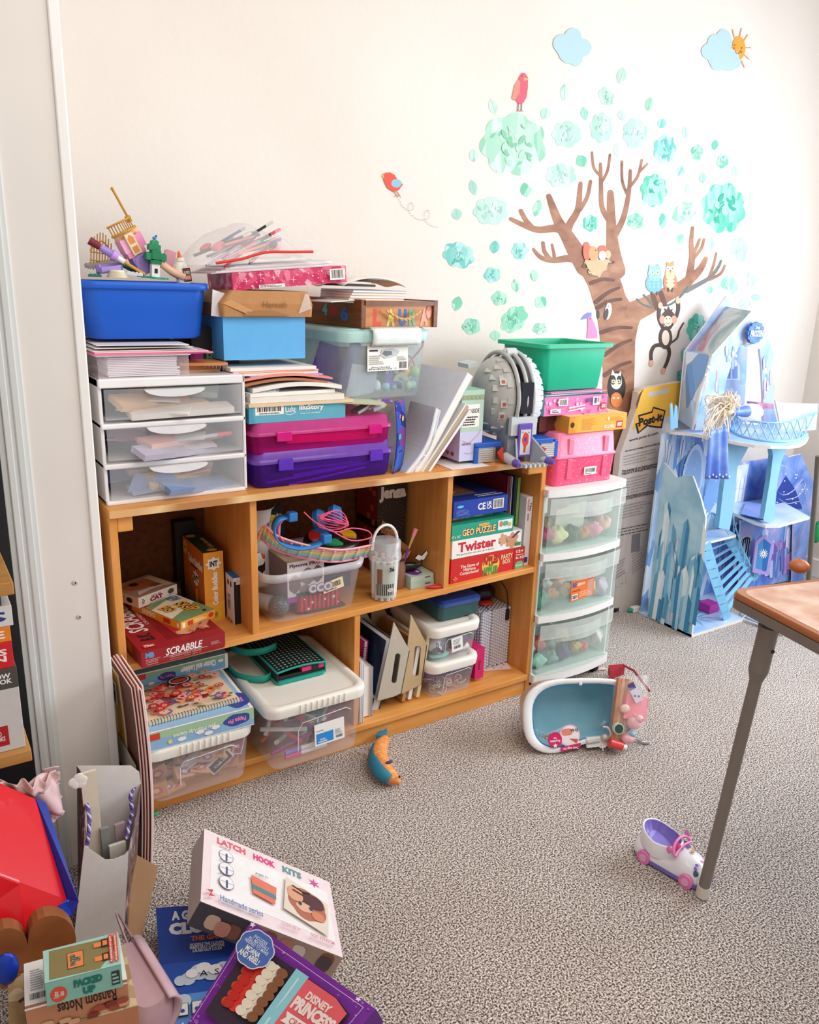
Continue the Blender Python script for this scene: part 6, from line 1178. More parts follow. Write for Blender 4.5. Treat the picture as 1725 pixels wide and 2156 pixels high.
for k in range(16):
    a = 2*pi*k/11 if k < 11 else 2*pi*k/5; r = .030 if k < 11 else .013; m = M(); q0 = Vector((r*cos(a), r*sin(a), .003)); q1 = Vector((r*1.12*cos(a+.15), r*1.12*sin(a+.15), .128))
    m.cyl(q0, q0+(q1-q0)*.12, .0055, mt('e8dcd4'), n=10); m.cyl(q0+(q1-q0)*.12, q0+(q1-q0)*.95, .0062, mt('f7f6f5', .35), n=10); m.cyl(q0+(q1-q0)*.95, q1, .006, mt(CC[k % 8]), n=10)
    tag(m.obj('marker', loc=p), 'white barrelled marker standing in the clear bucket', 'marker', 'markers in the bucket')
# jar, brush, small boxes, whale
zj = sm(.83); t = thing('glass_jar', 'amber glass jar with brushes behind the marker bucket', 'jar', (.818, .085, zj))
M().loft([[Vector((r*cos(a), r*sin(a), z_)) for a in [2*pi*k/20 for k in range(20)]] for r, z_ in ((.020, 0), (.022, .004), (.022, .066), (.018, .074), (.019, .084))], clear('b98a6a', .55, .1, 'd8b090'), True, False).obj('jar_body', t)
m = M(); m.cyl((.0, 0, .02), (.035, 0, .115), .0035, mt('6a4ab8'), .003); m.cyl((.035, 0, .115), (.049, 0, .15), .003, mt('c9a06a'), .0055); m.cyl((.049, 0, .15), (.058, 0, .172), .006, mt('e98a98'), .007); tag(m.obj('paint_brush', loc=(.818, .085, zj)), 'paint brush with a purple handle and pink tip in the amber jar', 'paint brush')
def art_g(f): f['front'].lines_of_print((.62, .3, .95, .75), 1, mt('7a3a5a'), 3, .6); f['top'].rect(0, 0, 1, 1, mt('b9cdbc')).blob(.4, .4, .3, .3, mt('7a3a9a'), 5).ell(.55, .35, .06, .08, WH)
zg = sm(.88)
carton('card_box', 'lower of two pale green flat boxes on the middle shelf', 'box', (Vector((.838, .045, zg)), .0, .082, .019), .10, 'b4c8bc', art_g)
carton('card_box', 'upper of two pale green flat boxes, under the black and white whale tail', 'box', (Vector((.839, .047, zg+.0195)), .01, .081, .017), .10, 'bccfc0', art_g)
t = thing('toy_whale', 'black and white toy orca with raised tail on the pale green boxes', 'toy', (.862, .085, zg+.037))
m = M(); m.tube([(-.035, .02, .012), (-.015, .01, .018), (.01, 0, .018), (.03, -.005, .02), (.036, -.006, .035)], [.008, .016, .013, .006, .004], mt('17171a', .25)); m.obj('body', t)
m = M(); m.prism([(.034, -.004, .03), (.012, -.004, .043), (.022, -.004, .052), (.036, -.004, .046), (.052, -.004, .06), (.056, -.004, .052), (.046, -.004, .036)], (0, .005, 0), mt('e9e9ea', .3), mt('17171a')); m.obj('tail_fluke', t, bevel=.001)
m = M(); m.prism([(-.03, .0, .03), (-.01, .0, .045), (.012, .0, .05), (.0, .0, .03)], (0, .004, 0), mt('d8824a')); tag(m.obj('toy_fin', loc=(.862, .105, zg+.045)), 'orange toy fin behind the orca', 'toy')
m = M(); m.ball((0, 0, 0), (.030, .008, .005), mt('d8303a', .3), 12); tag(m.obj('toy_boat', loc=(.905, .018, sm(.9)+.0055), rot=(0, 0, -.35)), 'small red plastic piece at the front of the middle shelf', 'toy')
# ---------------------------------------------------------------- right cubby stack
def stackbox(nm, lb, cat, A, B, T, y, d, c, art, rot=0, z=None):
    a, r, w, h = fit(A, B, T, y=y, rot=rot); w = min(w, 1.272-a.x) 
    if z is not None: a = Vector((max(a.x, .946), a.y, z))
    carton(nm, lb, cat, (a, rot, w, h), d, c, art); return a.z+h
def art_ap(f):
    q = f['front']; q.rect(0, 0, 1, 1, mt('cf2626')).text('The Game of\nHilarious\nComparisons!', (.12, .24, .37, .70), mt('f6e8d8')).ell(.53, .48, .12, .42, mt('efc34a')).text('APPLES', (.42, .5, .63, .88), mt('b8302a'), bold=.08).text('to', (.5, .42, .56, .52), K).text('APPLES', (.42, .08, .63, .42), mt('5a9a4a'), bold=.08).text('PARTY\nBOX', (.67, .4, .83, .82), mt('f3d8a8')).rect(.85, 0, 1, 1, mt('c02020')).text('12+', (.88, .78, .98, .9), WH).text('4-10', (.87, .5, .99, .62), WH).text('Players', (.88, .65, .98, .72), WH).poly([(.87, .08), (.99, .08), (.99, .3), (.96, .4), (.9, .4), (.87, .3)], mt('6fb88a')).text('family', (.88, .18, .98, .26), WH).star(.055, .18, .03, .1, WH, 8, .7).rect(.035, .1, .075, .25, mt('e05a2a'))
    f['top'].rect(0, 0, 1, 1, mt('7d8a4a')).rect(.2, 0, .8, 1, mt('b9352c'))
def art_tw(f):
    q = f['front']; q.rect(0, 0, 1, 1, mt('f3efea')).text('Twister', (.08, .3, .62, .86), mt('cf2438'), bold=.04).text('The game that ties you up in knots.', (.06, .12, .6, .24), K, bold=0).rect(.66, .4, .8, .72, mt('3a8a5a')).blob(.72, .6, .05, .3, mt('d9a07e'), 5, .5).blob(.86, .45, .08, .4, mt('cf9472'), 6, .5).poly([(.88, .6), (.98, .95), (.93, .95), (.83, .6)], mt('5a3a6a')).rect(.9, .1, .99, .3, mt('3a8a5a'))
    q = f['top']; q.rect(0, 0, 1, 1, mt('ece7e0')).ell(.42, .3, .13, .2, mt('8a4a32')).poly([(.3, .2), (.55, .5), (.8, .2), (.9, .4), (.5, .7)], mt('3a3a3a')).ell(.7, .25, .1, .1, mt('3a9a5a')).ell(.15, .3, .1, .15, mt('cf3a2e'))
def art_geo(f):
    q = f['front']; q.rect(0, 0, 1, 1, mt('25a184')).text('WORLD', (.42, .66, .6, .86), mt('f5b93a'), bold=.08).text('GEO PUZZLE', (.16, .18, .71, .66), mt('5a2a6a'), bold=.12).text('GEO PUZZLE', (.165, .2, .705, .64), mt('f7d77a'), bold=.03).rect(.74, .2, .98, .86, mt('e2f0f4')).blob(.79, .6, .03, .2, mt('e07a5a'), 4).blob(.86, .6, .05, .16, mt('5ab08a'), 5).blob(.93, .5, .03, .14, mt('e9b04a'), 4).text('15" x 12.5"', (.0, .15, .14, .32), WH)
    q = f['top']; q.rect(0, 0, 1, 1, mt('1f8f74')).blob(.45, .4, .2, .14, mt('e0c06a'), 5).poly([(.05, .1), (.3, .1), (.35, .4), (.1, .5)], mt('b83a4a')).rect(.6, .5, .85, .8, mt('3a2a1a'))
def art_blue(f):
    q = f['front']; q.rect(0, 0, 1, 1, mt('1f3fa8')).text('CE', (.44, .3, .58, .72), WH, bold=.03).text('UK\nCA', (.6, .3, .7, .75), WH, bold=.03).rect(.72, .24, .92, .84, WH).bars((.735, .3, .905, .8), K, seed=7).ell(.12, .66, .06, .08, mt('6ac0e8')).lines_of_print((.05, .12, .3, .5), 5, mt('8fa8e0'), 4, .25)
    q = f['top']; q.rect(0, 0, 1, 1, mt('1a3790')).rect(0, .25, .62, 1, mt('8a7468')).blob(.3, .6, .2, .2, mt('d8b8a0')).blob(.2, .45, .12, .12, mt('efe6dc')).blob(.45, .5, .1, .12, mt('b08a70')).lines_of_print((.5, .06, .98, .2), 2, WH, 5, .4)
zz = stackbox('board_game_box', 'red party box game at the bottom of the right cubby', 'board game', (948, 1232), (1102, 1193), (949, 1182), .02, .30, 'cf2626', art_ap, z=sm(.95)+.001)
zz = stackbox('board_game_box', 'white floor game box with red title above the red party box', 'board game', (951, 1179), (1097, 1148), (953, 1141), .022, .27, 'f3efea', art_tw, z=zz+.001); zt9 = zz+.001
zz = stackbox('puzzle_box', 'teal green world puzzle box above the white floor game', 'puzzle', (951, 1130), (1081, 1104), (955, 1097), .022, .28, '25a184', art_geo, z=zz+.001)
carton('puzzle_box', 'green puzzle box squeezed between the world puzzle and the blue box', 'puzzle', (Vector((.952, .06, zz+.001)), 0, .19, .016), .22, '1f8a5a', lambda f: f['front'].text('GEO BINGO PUZZLE', (.2, .2, .8, .8), mt('d8f0d8')))
zz = stackbox('toy_box', 'royal blue carton with a barcode at the top of the right cubby', 'toy box', (956, 1058), (1070, 1047), (958, 1022), .03, .22, '1f3fa8', art_blue, z=zz+.018)
for x, w, c, h, y, lb in ((1.203, .013, '7a1f3a', .160, .075, 'maroon spiral book standing right of the blue carton'), (1.2165, .006, 'e6e2e6', .158, .07, 'thin white book between maroon and navy books'), (1.223, .009, '2a2f5a', .160, .065, 'navy book left of the green one'), (1.2325, .014, '7fa85a', .155, .06, 'green book with printed spine in the right cubby')):
    t = thing('book', lb, 'book', (x, y, zt9), 0, 'books standing in the right cubby')
    m = M(); m.box(0, 0, 0, .0015, .15, h, mt(c)); m.box(w-.0015, 0, 0, w, .15, h, mt(c)); m.box(0, 0, 0, w, .0015, h, mt(c)); m.obj('cover', t); M().box(.0016, .002, .003, w-.0016, .147, h-.004, mt('ece8e0')).obj('pages', t)
a, r, w, h = fit((1106, 1184), (1123, 1191), (1115, 1044), y=.04, rot=0)
def art_num(f): f['front'].rect(0, 0, 1, 1, mt('e9e6e8')).text('Number', (.2, .80, .55, .97), mt('c8303a'), 270).text('Tiles', (.55, .80, .85, .92), K, 270).text('home', (.3, .66, .6, .76), mt('5a5a6a'), 270).rect(.2, .04, .8, .12, mt('3a3f8a')); f['left'].rect(0, 0, 1, 1, mt('dcd8dc'))
carton('card_box', 'narrow white box standing against the right side of the bookcase', 'box', (Vector((1.2485, .03, sm(1.25))), 0, .0255, .225), .2, 'e9e6e8', art_num)
# ---------------------------------------------------------------- lower right cubby
def standbook(nm, lb, x, y, w, d, h, cc, pc='efe9e2', rot=(0, 0, 0), spiral=False, art=None, cat='book'):
    t = thing(nm, lb, cat, (x, y, zb0), rot)
    m = M(); m.box(0, 0, 0, .002, d, h, hexm(cc)); m.box(w-.002, 0, 0, w, d, h, hexm(cc)); m.box(0, d-.002, 0, w, d, h, hexm(cc)); m.obj('cover', t)
    M().box(.0021, .003, .003, w-.0021, d-.0025, h-.003, mt(pc)).obj('pages', t)
    if spiral: m = M(); [m.tube([(w/2+(w/2+.003)*cos(a), .004+.005*sin(a), .02+(h-.04)*k/22) for a in [2*pi*i/8 for i in range(8)]], .0007, mt('3a3a40'), n=4, closed=True) for k in range(23)]; m.obj('spiral_binding', t)
    return t
standbook('book', 'thin white book tight against the divider in the lower right cubby', .6475, -.0, .008, .16, .20, 'e6e4ea')
standbook('book', 'thin white paperback second from the divider in the lower right cubby', .6565, .004, .006, .16, .19, 'd9d7de')
t = standbook('book', 'thick white paged book with a tan cover in the lower right cubby', .664, .022, .030, .14, .165, 'd8b79a')
standbook('notebook', 'slim grey blue notebook beside the thick white paged book', .6955, .022, .007, .14, .16, 'a9b4c8', cat='notebook')
standbook('notebook', 'mauve and magenta notebook at the back of the lower right cubby', .668, .185, .022, .12, .215, 'b0306a', '9a8aa8', cat='notebook')
standbook('notebook', 'spiral notebook with a magenta dotted cover in the lower right cubby', .700, .10, .014, .15, .205, 'c02a6e', 'e6e2ea', (0, .08, 0), True, cat='notebook')
standbook('folder', 'dark navy marbled folder leaning beside the spiral notebook', .712, .045, .030, .22, .225, ramp_mat('navy_marble', 'noise', [(.3, '101c34'), (.5, '1c3352'), (.7, '3f5f6a')], scale=9, rough=.4, dist=1), 'dcdad6', (0, .20, 0), cat='folder')
def filebox(lb, pts, hole, y, col, d):
    P3 = [PY(p, y) for p in pts]; o = P3[0].copy(); t = thing('magazine_file', lb, 'magazine file', o); c = hexm(col)
    H = [PY(p, y)-o for p in hole]; Q = [p-o for p in P3]
    # front panel with a real slot: split in a ring around the hole
    m = M(); n = len(H); cen = sum(H, Vector())/n
    import bisect
    outer = []
    for hpt in H:
        dr_ = (hpt-cen); best = None
        for i in range(len(Q)):
            a_, b_ = Q[i], Q[(i+1) % len(Q)]; e = b_-a_; den = dr_.x*e.z-dr_.z*e.x
            if abs(den) < 1e-9: continue
            tt = ((a_.x-cen.x)*e.z-(a_.z-cen.z)*e.x)/den; s = ((a_.x-cen.x)*dr_.z-(a_.z-cen.z)*dr_.x)/den
            if tt > 0 and -1e-6 <= s <= 1+1e-6 and (best is None or tt < best): best = tt
        outer.append(cen+dr_*best)
    # insert polygon corners
    key = lambda v: math.atan2((v-cen).z, (v-cen).x)
    allp = sorted([(key(v), v, 0) for v in outer]+[(key(v), v, 1) for v in Q], key=lambda k: k[0])
    ins = sorted([(key(v), v) for v in H], key=lambda k: k[0])
    def inner(a): 
        best = min(ins, key=lambda k: abs((k[0]-a+pi) % (2*pi)-pi)); return best[1]
    for dy in (0, .003):
        V = []; 
        for a_, v, c_ in allp: V += [v+Vector((0, dy, 0)), inner(a_)+Vector((0, dy, 0))]
        N = len(allp); m.mesh(V, [(2*i, 2*((i+1) % N), 2*((i+1) % N)+1, 2*i+1) for i in range(N)], c)
    m.obj('front_panel', t)
    hsh = lambda k: Q[k]
    m = M(); th = .003
    # left side, from bottom-left up to peak then slope down at the back
    bl, pk_, rs, br = Q[0], Q[1], Q[2], Q[3]
    m.prism([br, rs, rs+Vector((0, d, 0)), br+Vector((0, d, 0))], (-th, 0, 0), c); m.obj('side_panel', t)
    m = M(); m.prism([bl, br, br+Vector((0, d, 0)), bl+Vector((0, d, 0))], (0, 0, th), c); m.obj('base', t)
    m = M(); m.prism([q+Vector((0, d, 0)) for q in (bl, pk_, rs, br)], (0, -th, 0), c); m.obj('back_panel', t)
    return o, Q
def slot(x, y0_, y1_, w, slant):
    o = []
    for k in range(9): a = pi+pi*k/8; o.append((x+slant+w*cos(a), y0_+w*sin(a)))
    for k in range(9): a = pi*k/8; o.append((x-slant+w*cos(a), y1_+w*sin(a)))
    return o
filebox('grey beige magazine file with a hand slot, left of two', [(794, 1477), (830, 1310), (863, 1370), (845, 1462)], slot(834, 1381, 1433, 5.5, 4), .015, 'c3b9a8', .22)
filebox('tan magazine file with a hand slot, right of two', [(846, 1462), (866, 1294), (900, 1358), (888, 1441)], slot(878, 1366, 1417, 6.5, 2), .03, 'c7ab84', .22)
for k in range(3): slip('workbook', ['tan workbook standing in the left magazine file', 'white booklet standing in the left magazine file', 'cream booklet standing in the right magazine file'][k], 'book', (PY((850, 1390), .10)+Vector(((-.022, .0, .030)[k], .03, .0))), (.012, .19, .20), ['b8834a', 'e6e0d8', 'd9c49a'][k], (0, .16, 0))
m = M(); [m.cyl((.01*k, 0, 0), (.01*k, 0, .025), .0045, mt('e0285a')) for k in range(2)]; tag(m.obj('toy_figurine', loc=(PZ((858, 1462), zb0)+Vector((0, 0, 0)))), 'small hot pink toy legs beside the tan magazine file', 'toy')
# small tubs
lx0, lx1 = .895, 1.085
lidbin('storage_tub', 'small clear tub of rubber bands, lower of two in the lower right cubby', lx0, lx1, .005, .27, zb0, .170, taper=.85, ribs=False)
lidbin('storage_tub', 'small clear tub with a white lid, upper of two in the lower right cubby', lx0+.004, lx1+.006, .012, .28, .1905, .285, taper=.85, ribs=False)
pur_m = mt('6a2aa0', .6)
for k in range(46):
    c = rnd.choice(('e98a7a', 'f2b8a0', 'e8d2b0', 'c96aa8', 'f0d8e0', 'a8c8c0')); r = rnd.uniform(.007, .013); m = M(); m.tube([(r*cos(a), r*.7*sin(a), 0) for a in [2*pi*i/12 for i in range(12)]], .0014, hexm(c), n=5, closed=True)
    tag(m.obj('loom_band', loc=(rnd.uniform(.925, 1.05), .025+rnd.uniform(0, .06), zb0+.006+rnd.uniform(0, .032)), rot=(rnd.uniform(0, 3), rnd.uniform(0, 3), 0)), 'stretchy loom band inside the lower small tub', 'loom band', 'loom bands in the lower small tub')
for k in range(3): lump('purple_pouch', ['purple crumpled pouch at the left inside the lower small tub', 'purple crumpled pouch in the middle of the lower small tub', 'purple crumpled pouch at the right inside the lower small tub'][k], (.94+.045*k, .10, zb0+.06), (.03, .04, .032), 'a' and pur_m, 60+k, .2, cat='pouch')
for nm, lb, x, z_, r, c in (('soft_toy', 'grey patterned round toy inside the upper small tub', .945, .238, (.035, .03, .032), ramp_mat('cow_print', 'noise', [(.5, 'd8dade'), (.52, '7a7e88')], scale=22, const=True)), ('soft_toy', 'dark slate round toy inside the upper small tub', 1.02, .24, (.036, .028, .034), mt('4f5560')), ('craft_item', 'mint slime at the bottom of the upper small tub', .955, .202, (.04, .02, .010), mt('8fd8cc')), ('craft_item', 'coral piece at the bottom of the upper small tub', 1.0, .206, (.018, .015, .010), mt('f0a898')), ('craft_item', 'white crumpled piece at the right of the upper small tub', 1.045, .21, (.022, .018, .012), mt('ece9e4'))): lump(nm, lb, (x, .05, z_), r, c, int(x*1000), .08, cat='toy')
m = M(); m.box(0, -.0006, 0, .042, 0, .045, WH); q = Paint(m, (0, -.0006, 0), (1, 0, 0), (0, 0, 1), .042, .045); q.lines_of_print((.15, .5, .85, .9), 4, mt('5a5a5a'), 2, .4).bars((.2, .2, .8, .42), K, seed=6)
tag(m.obj('product_label', loc=(.975, .0105, .218), rot=(-.05, -.1, 0)), 'white label on the upper small tub', 'label')
# box on top of the small tubs
zt2 = .3065; t = thing('storage_box', 'dark green plastic box with a navy blue lid on the small tubs', 'storage box', (.955, .055, zt2), -.02)
w, d = .155, .20; M().loft([rr(w*.94, d*.94, .014, 0, w/2, d/2), rr(w, d, .016, .046, w/2, d/2)], mt('2f5a58', .4), smooth=False).obj('box_body', t)
M().loft([rr(w+.006, d+.006, .018, .044, w/2, d/2), rr(w+.006, d+.006, .018, .056, w/2, d/2), rr(w-.012, d-.012, .014, .064, w/2, d/2)], mt('1f4a96', .25, coat=.4), smooth=False).obj('box_lid', t)
# pink box, baskets
carton('game_box', 'narrow hot pink box standing in front of the wicker baskets', 'box', fit((999, 1431), (1019, 1426), (1002, 1356), y=.035, rot=0)[:1]+(0, .035, .105), .09, 'd8246a', lambda f: (f['front'].rect(0, 0, 1, 1, mt('d8246a')).text('Games', (.35, .3, .65, .6), mt('5a1030'), 270), f['left'].rect(0, 0, 1, 1, mt('b51a55'))))
def basket(lb, x0, x1, y0, c1, c2, h, d, seed):
    w = x1-x0; t = thing('wicker_basket', lb, 'basket', (x0, y0, zb0)); m = M(); m.box(.003, .003, 0, w-.003, d, h-.006, mt(c2, .8)); m.obj('basket_core', t)
    m = M(); nx = max(3, int(w/.0085)); nz = int(h/.0105); c = mt(c1, .6)
    for i in range(nx):
        for j in range(nz): m.ball(((i+.5)*w/nx, 0.001, (j+.5+.5*(i % 2))*h/(nz+.5)), (w/nx*.62, .003, .0058), c, 8)
    m.obj('front_weave', t)
    m = M(); ny = 14
    for i in range(ny):
        for j in range(nz): m.ball((0.001, (i+.5)*d/ny, (j+.5+.5*(i % 2))*h/(nz+.5)), (.003, d/ny*.62, .0058), c, 6)
        for j in range(nx): m.ball(((j+.5)*w/nx, (i+.5*(j % 2)+.3)*d/ny, h-.003), (w/nx*.55, d/ny*.55, .003), c, 6)
    m.obj('side_weave', t)
basket('white wicker basket on its side, left of two in the lower right cubby', 1.158, 1.195, .10, 'dfe6f6', '7f9ac8', .205, .18, 1)
basket('grey white wicker basket standing at the right end of the lower right cubby', 1.197, 1.272, .095, 'd0cfd6', '4a4a62', .208, .19, 2)
lump('toy_car', 'black and red rounded toy on top of the wicker baskets', (1.21, .17, zb0+.245), (.042, .04, .03), mt('1c1616', .25), 3, .06, cat='toy')
tag(M().ball((0, 0, 0), (.030, .03, .008), mt('d83a22', .3)).obj('red_disc', loc=(1.205, .15, zb0+.217)), 'red round base under the black toy on the baskets', 'toy')
m = M(); m.tube(smooth_path([(1.235, .12, zb0+.30), (1.25, .10, zb0+.27), (1.252, .09, zb0+.235), (1.255, .09, zb0+.20)]), .0022, K); m.box(1.249, .086, zb0+.165, 1.261, .094, zb0+.20, K)
tag(m.obj('charging_cable'), 'black charging cable hanging over the wicker basket', 'cable')
m = M(); m.box(0, 0, 0, .095, .05, .0006, mt('f3dcd8')); q = Paint(m, (0, 0, .0006), (1, 0, 0), (0, 1, 0), .095, .05); [q.ell(.12+.14*k, .3+.3*(k % 2), .03, .06, mt('c96a7a')) for k in range(6)]
tag(m.obj('sticker_card', loc=PZ((1020, 1413), zb0+.0005), rot=-.35), 'pale pink sticker card lying on the lowest shelf', 'card')
# ---------------------------------------------------------------- easel pad carton
class QP(Paint):
    """print on a four cornered face given by its corners bl, br, tr, tl"""
    def __init__(s, m, q, lift=.0004):
        s.m = m; s.q = [Vector(p) for p in q]; s.k = 1; s.lift = lift; s.n = (s.q[1]-s.q[0]).cross(s.q[3]-s.q[0]).normalized(); s.w = s.h = 1
    def pt(s, u, v): a, b, c, d = s.q; return a*(1-u)*(1-v)+b*u*(1-v)+c*u*v+d*(1-u)*v+s.n*(s.k*s.lift)
def pan(name, px, y, th, mat, parent=None, edge=None, o=Vector(), art=None, bev=0, ax=1):
    m = M(); pts = [P(p, ax, y)-o for p in px]; v = (0, th, 0) if ax == 1 else (th, 0, 0); m.prism(pts, v, hexm(mat), edge); 
    if art: art(m, pts)
    return m.obj(name, parent, bevel=bev)
yp = .345
def art_post(m, pts):
    F_ = lambda L, l=1: [PY(p, yp-.0003*l) for p in L]
    yl = mt('f2bd45'); m.poly(F_([(1332,905),(1427,868),(1435,804),(1356,818),(1345,826),(1340,862)]), yl)
    m.poly(F_([(1363,833),(1366,826),(1408,816),(1410,823),(1408,828),(1366,836)], 2), mt('cfc6b8')); m.poly(F_([(1341,862),(1340,850),(1346,830),(1356,818),(1350,832)], 2), mt('5a3a24'))
    m.poly(F_([(1343,914),(1338,892),(1346,890),(1344,874),(1372,866),(1376,856),(1402,864),(1394,902),(1366,899),(1366,896)], 2), K); m.poly(F_([(1346,909),(1342,893),(1349,892),(1347,877),(1374,869),(1377,860),(1399,866),(1391,898),(1366,895),(1364,892)], 3), mt('f0a92e'))
    def tx(s, b, l, mm=K, **k): m_q = QP(m, F_([(b[0], b[1]), (b[2], b[3]), (b[4], b[5]), (b[6], b[7])], l)); m_q.text(s, (0, 0, 1, 1), mm, **k)
    tx('Post-it', (1345,899,1395,886,1396,868,1346,881), 5, bold=.05); tx('www.post-it.com', (1325,932,1386,916,1386,908,1325,925), 3, bold=.01); tx('3M', (1292,1290,1303,1288,1303,1279,1292,1281), 4, bold=.08)
    for i, (s, b) in enumerate((('Get more out of meetings with Post-it EASEL PADS', 0), ('Tirez avantage de vos reunions grace aux\nTABLEAUX A FEUILLES MOBILES Post-it', .03), ('Aproveche al maximo las reuniones con el\nBLOC DE HOJAS REPOSICIONABLES Post-it', .03))):
        y0 = (948, 990, 1046)[i]; x0 = (1317, 1309, 1305)[i]; hgt = (5, 11, 11)[i]; tx(s, (x0, y0+hgt, x0+76, y0+hgt-17, x0+76, y0-17, x0, y0), 3, bold=.02)
    gy = mt('a9a6a6')
    for (x0, y0, x1, n) in ((1313, 958, 1384, 4), (1309, 1008, 1380, 6), (1304, 1064, 1378, 5), (1300, 1112, 1384, 3), (1290, 1188, 1318, 6), (1331, 1160, 1358, 8)):
        q = QP(m, F_([(x0, y0+n*6), (x1, y0+n*6-17), (x1, y0-17), (x0, y0)], 3)); q.lines_of_print((0, 0, 1, 1), n, gy if n != 3 else mt('6a6868'), x0, .35)
    m.poly(F_([(1331,1126),(1349,1122),(1347,1160),(1329,1164)], 3), mt('8d8a90'))
    for (a, b) in ((1298, 1130), (1296, 1215), (1304, 1208)): QP(m, F_([(a, b+22), (a+14, b+19), (a+14, b-3), (a, b)], 3)).line([(0, 0), (1, 0), (1, 1), (0, 1), (0, 0)], .0008, mt('8a8888'))
t = pan('easel_pad_carton', [(1283,1296),(1285,1200),(1294,1075),(1307,955),(1340,862),(1345,826),(1356,818),(1435,804),(1427,868),(1405,1000),(1385,1150),(1368,1294)], yp, .03, 'd9cdc8', art=art_post)
tag(t, 'tall yellow and white easel pad carton leaning on the wall beside the play castle', 'carton')
# brick figure on the carpet
p = PZ((1338, 1288), 0); t = thing('toy_figure', 'tiny toy figure with teal and yellow ends lying by the easel pad carton', 'toy', (p.x, p.y, .012), (0, 0, -.1))
M().box(-.02, -.012, -.010, .02, .012, .012, WH).obj('body', t, bevel=.002); m = M(); m.cyl((.02, .006, 0), (.045, .012, .002), .006, mt('e9a838')); m.cyl((.02, -.006, 0), (.045, -.010, 0), .006, mt('e9a838')); m.obj('legs', t); M().ball((-.03, 0, 0), (.012, .011, .010), mt('2a9a8a'), 10).obj('head', t)
# ---------------------------------------------------------------- play castle
ice = ramp_mat('ice_print', 'voronoi', [(0, '5f92d6'), (.3, '8fb8ea'), (.55, 'b9d6f4'), (.8, 'dfecfa')], scale=16, sc=(1.4, 1, .5), rough=.35); ice2 = ramp_mat('ice_print_violet', 'noise', [(.3, '4a6ec8'), (.5, '7f9fe0'), (.65, 'a9a6e2'), (.8, 'd3dcf6')], scale=7, rough=.35, dist=1.2)
floorp = ramp_mat('ice_floor', 'noise', [(.35, '9cc0ea'), (.6, 'cfdff4')], scale=6, rough=.3); edge = mt('f1ece6', .4); aqua = mt('8cc6ea', .35); aquac = clear('8ccdee', .78, .2, 'a8dcf4')
CO = Vector((2.145, .02, 0)); t = thing('play_castle', 'tall pale blue icy toy castle with balcony and stairs by the wall', 'toy castle', CO)
def crystals(m, F_, n, seed, cols, hmin=.12, hmax=.4, ws=1):
    rd = random.Random(seed); q = QP(m, F_, .00012)
    for k in range(n):
        u = rd.uniform(.04, .92); v = rd.uniform(-.02, .8)*(1-k/n*.8); w = rd.uniform(.035, .075)*ws; h = rd.uniform(hmin, hmax)*(1-v*.45); l = rd.uniform(-.03, .03)
        if v+h > .98: h = .98-v
        if v < 0: v = 0
        a, b = rd.sample(cols, 2); q.poly([(u, v), (u+w*.5, v), (u+w*.5+l, v+h), (u+l, v+h*.85)], hexm(a)); q.poly([(u+w*.5, v), (u+w, v), (u+w+l, v+h*.82), (u+w*.5+l, v+h)], hexm(b))
def art_left(m, pts):
    F_ = [pts[0]+Vector((-.0006, 0, 0)), pts[1]+Vector((-.0006, 0, 0)), Vector((pts[1].x-.0006, pts[1].y, .50)), Vector((pts[0].x-.0006, pts[0].y, .61))]
    crystals(m, F_, 46, 4, ['4f9ac6', '7fbbda', 'a9d2e6', 'd3e9f2', 'ecf3f6', '3a86b4', '66aacc'], .2, .5, 2.4); crystals(m, F_, 12, 7, ['c9a8cf', 'a06aa8', 'd3e9f2', 'e3c6d8'], .1, .22, 1.1)
pan('side_panel', [(1364,1297),(1455.6,1344.6),(1471.5,1205),(1482,1142),(1486,1089),(1475,1046.6),(1459,1002.6),(1440,1001),(1425.7,1006),(1399,974),(1387,1061),(1374.5,1184)], 2.145, .008, ramp_mat('crystal_ground', 'noise', [(.3, '78b6d6'), (.6, 'b9dcec')], scale=8, rough=.35), t, edge, CO, art_left, ax=0)
m = M(); m.box(.0, .0, .002, .335, .27, .012, floorp); m.box(.32, .12, .002, .75, .27, .012, floorp); q = Paint(m, (.0, .0, .012), (1, 0, 0), (0, 1, 0), .33, .25); q.star(.45, .45, .36, .34, mt('3f86b4'), 11, .22).star(.45, .45, .26, .26, mt('8fc0de'), 11, .25).star(.45, .45, .12, .14, mt('e3eef6'), 8, .4); m.box(-.0, -.001, .001, .336, .0, .013, edge); m.obj('base_plate', t)
def art_bw(m, pts):
    q = Paint(m, (0.0, .255, 0), (1, 0, 0), (0, 0, 1), .42, .77); q.lift = .0005
    for u in (.1, .3, .72): q.line([(u, .55), (u, .95)], .003, mt('3f5f9e')).line([(u, .75), (u-.05, .95)], .002, mt('3f5f9e')).line([(u, .72), (u+.05, .93)], .002, mt('3f5f9e')).line([(u, .62), (u+.08, .8)], .002, mt('3f5f9e'))
    q.ell(.5, .72, .16, .2, mt('cfe2f6')).ell(.5, .72, .13, .17, mt('9cc2ee')).poly([(.1, .42), (.12, .6), (.2, .66), (.28, .6), (.3, .42)], mt('b39ad6')).poly([(.14, .42), (.155, .57), (.2, .61), (.245, .57), (.26, .42)], mt('4a7fce'))
    rd = random.Random(8)
    for k in range(40): q.ell(rd.uniform(0, 1), rd.uniform(.4, 1), .006, .004, WH, 6)
m = M(); m.box(.0, .255, .012, .43, .263, .765, ice); art_bw(m, None); m.obj('back_wall', t)
m = M(); m.box(.43, .255, .012, .80, .263, .60, ice2); q = Paint(m, (.43, .255, .012), (1, 0, 0), (0, 0, 1), .37, .588)
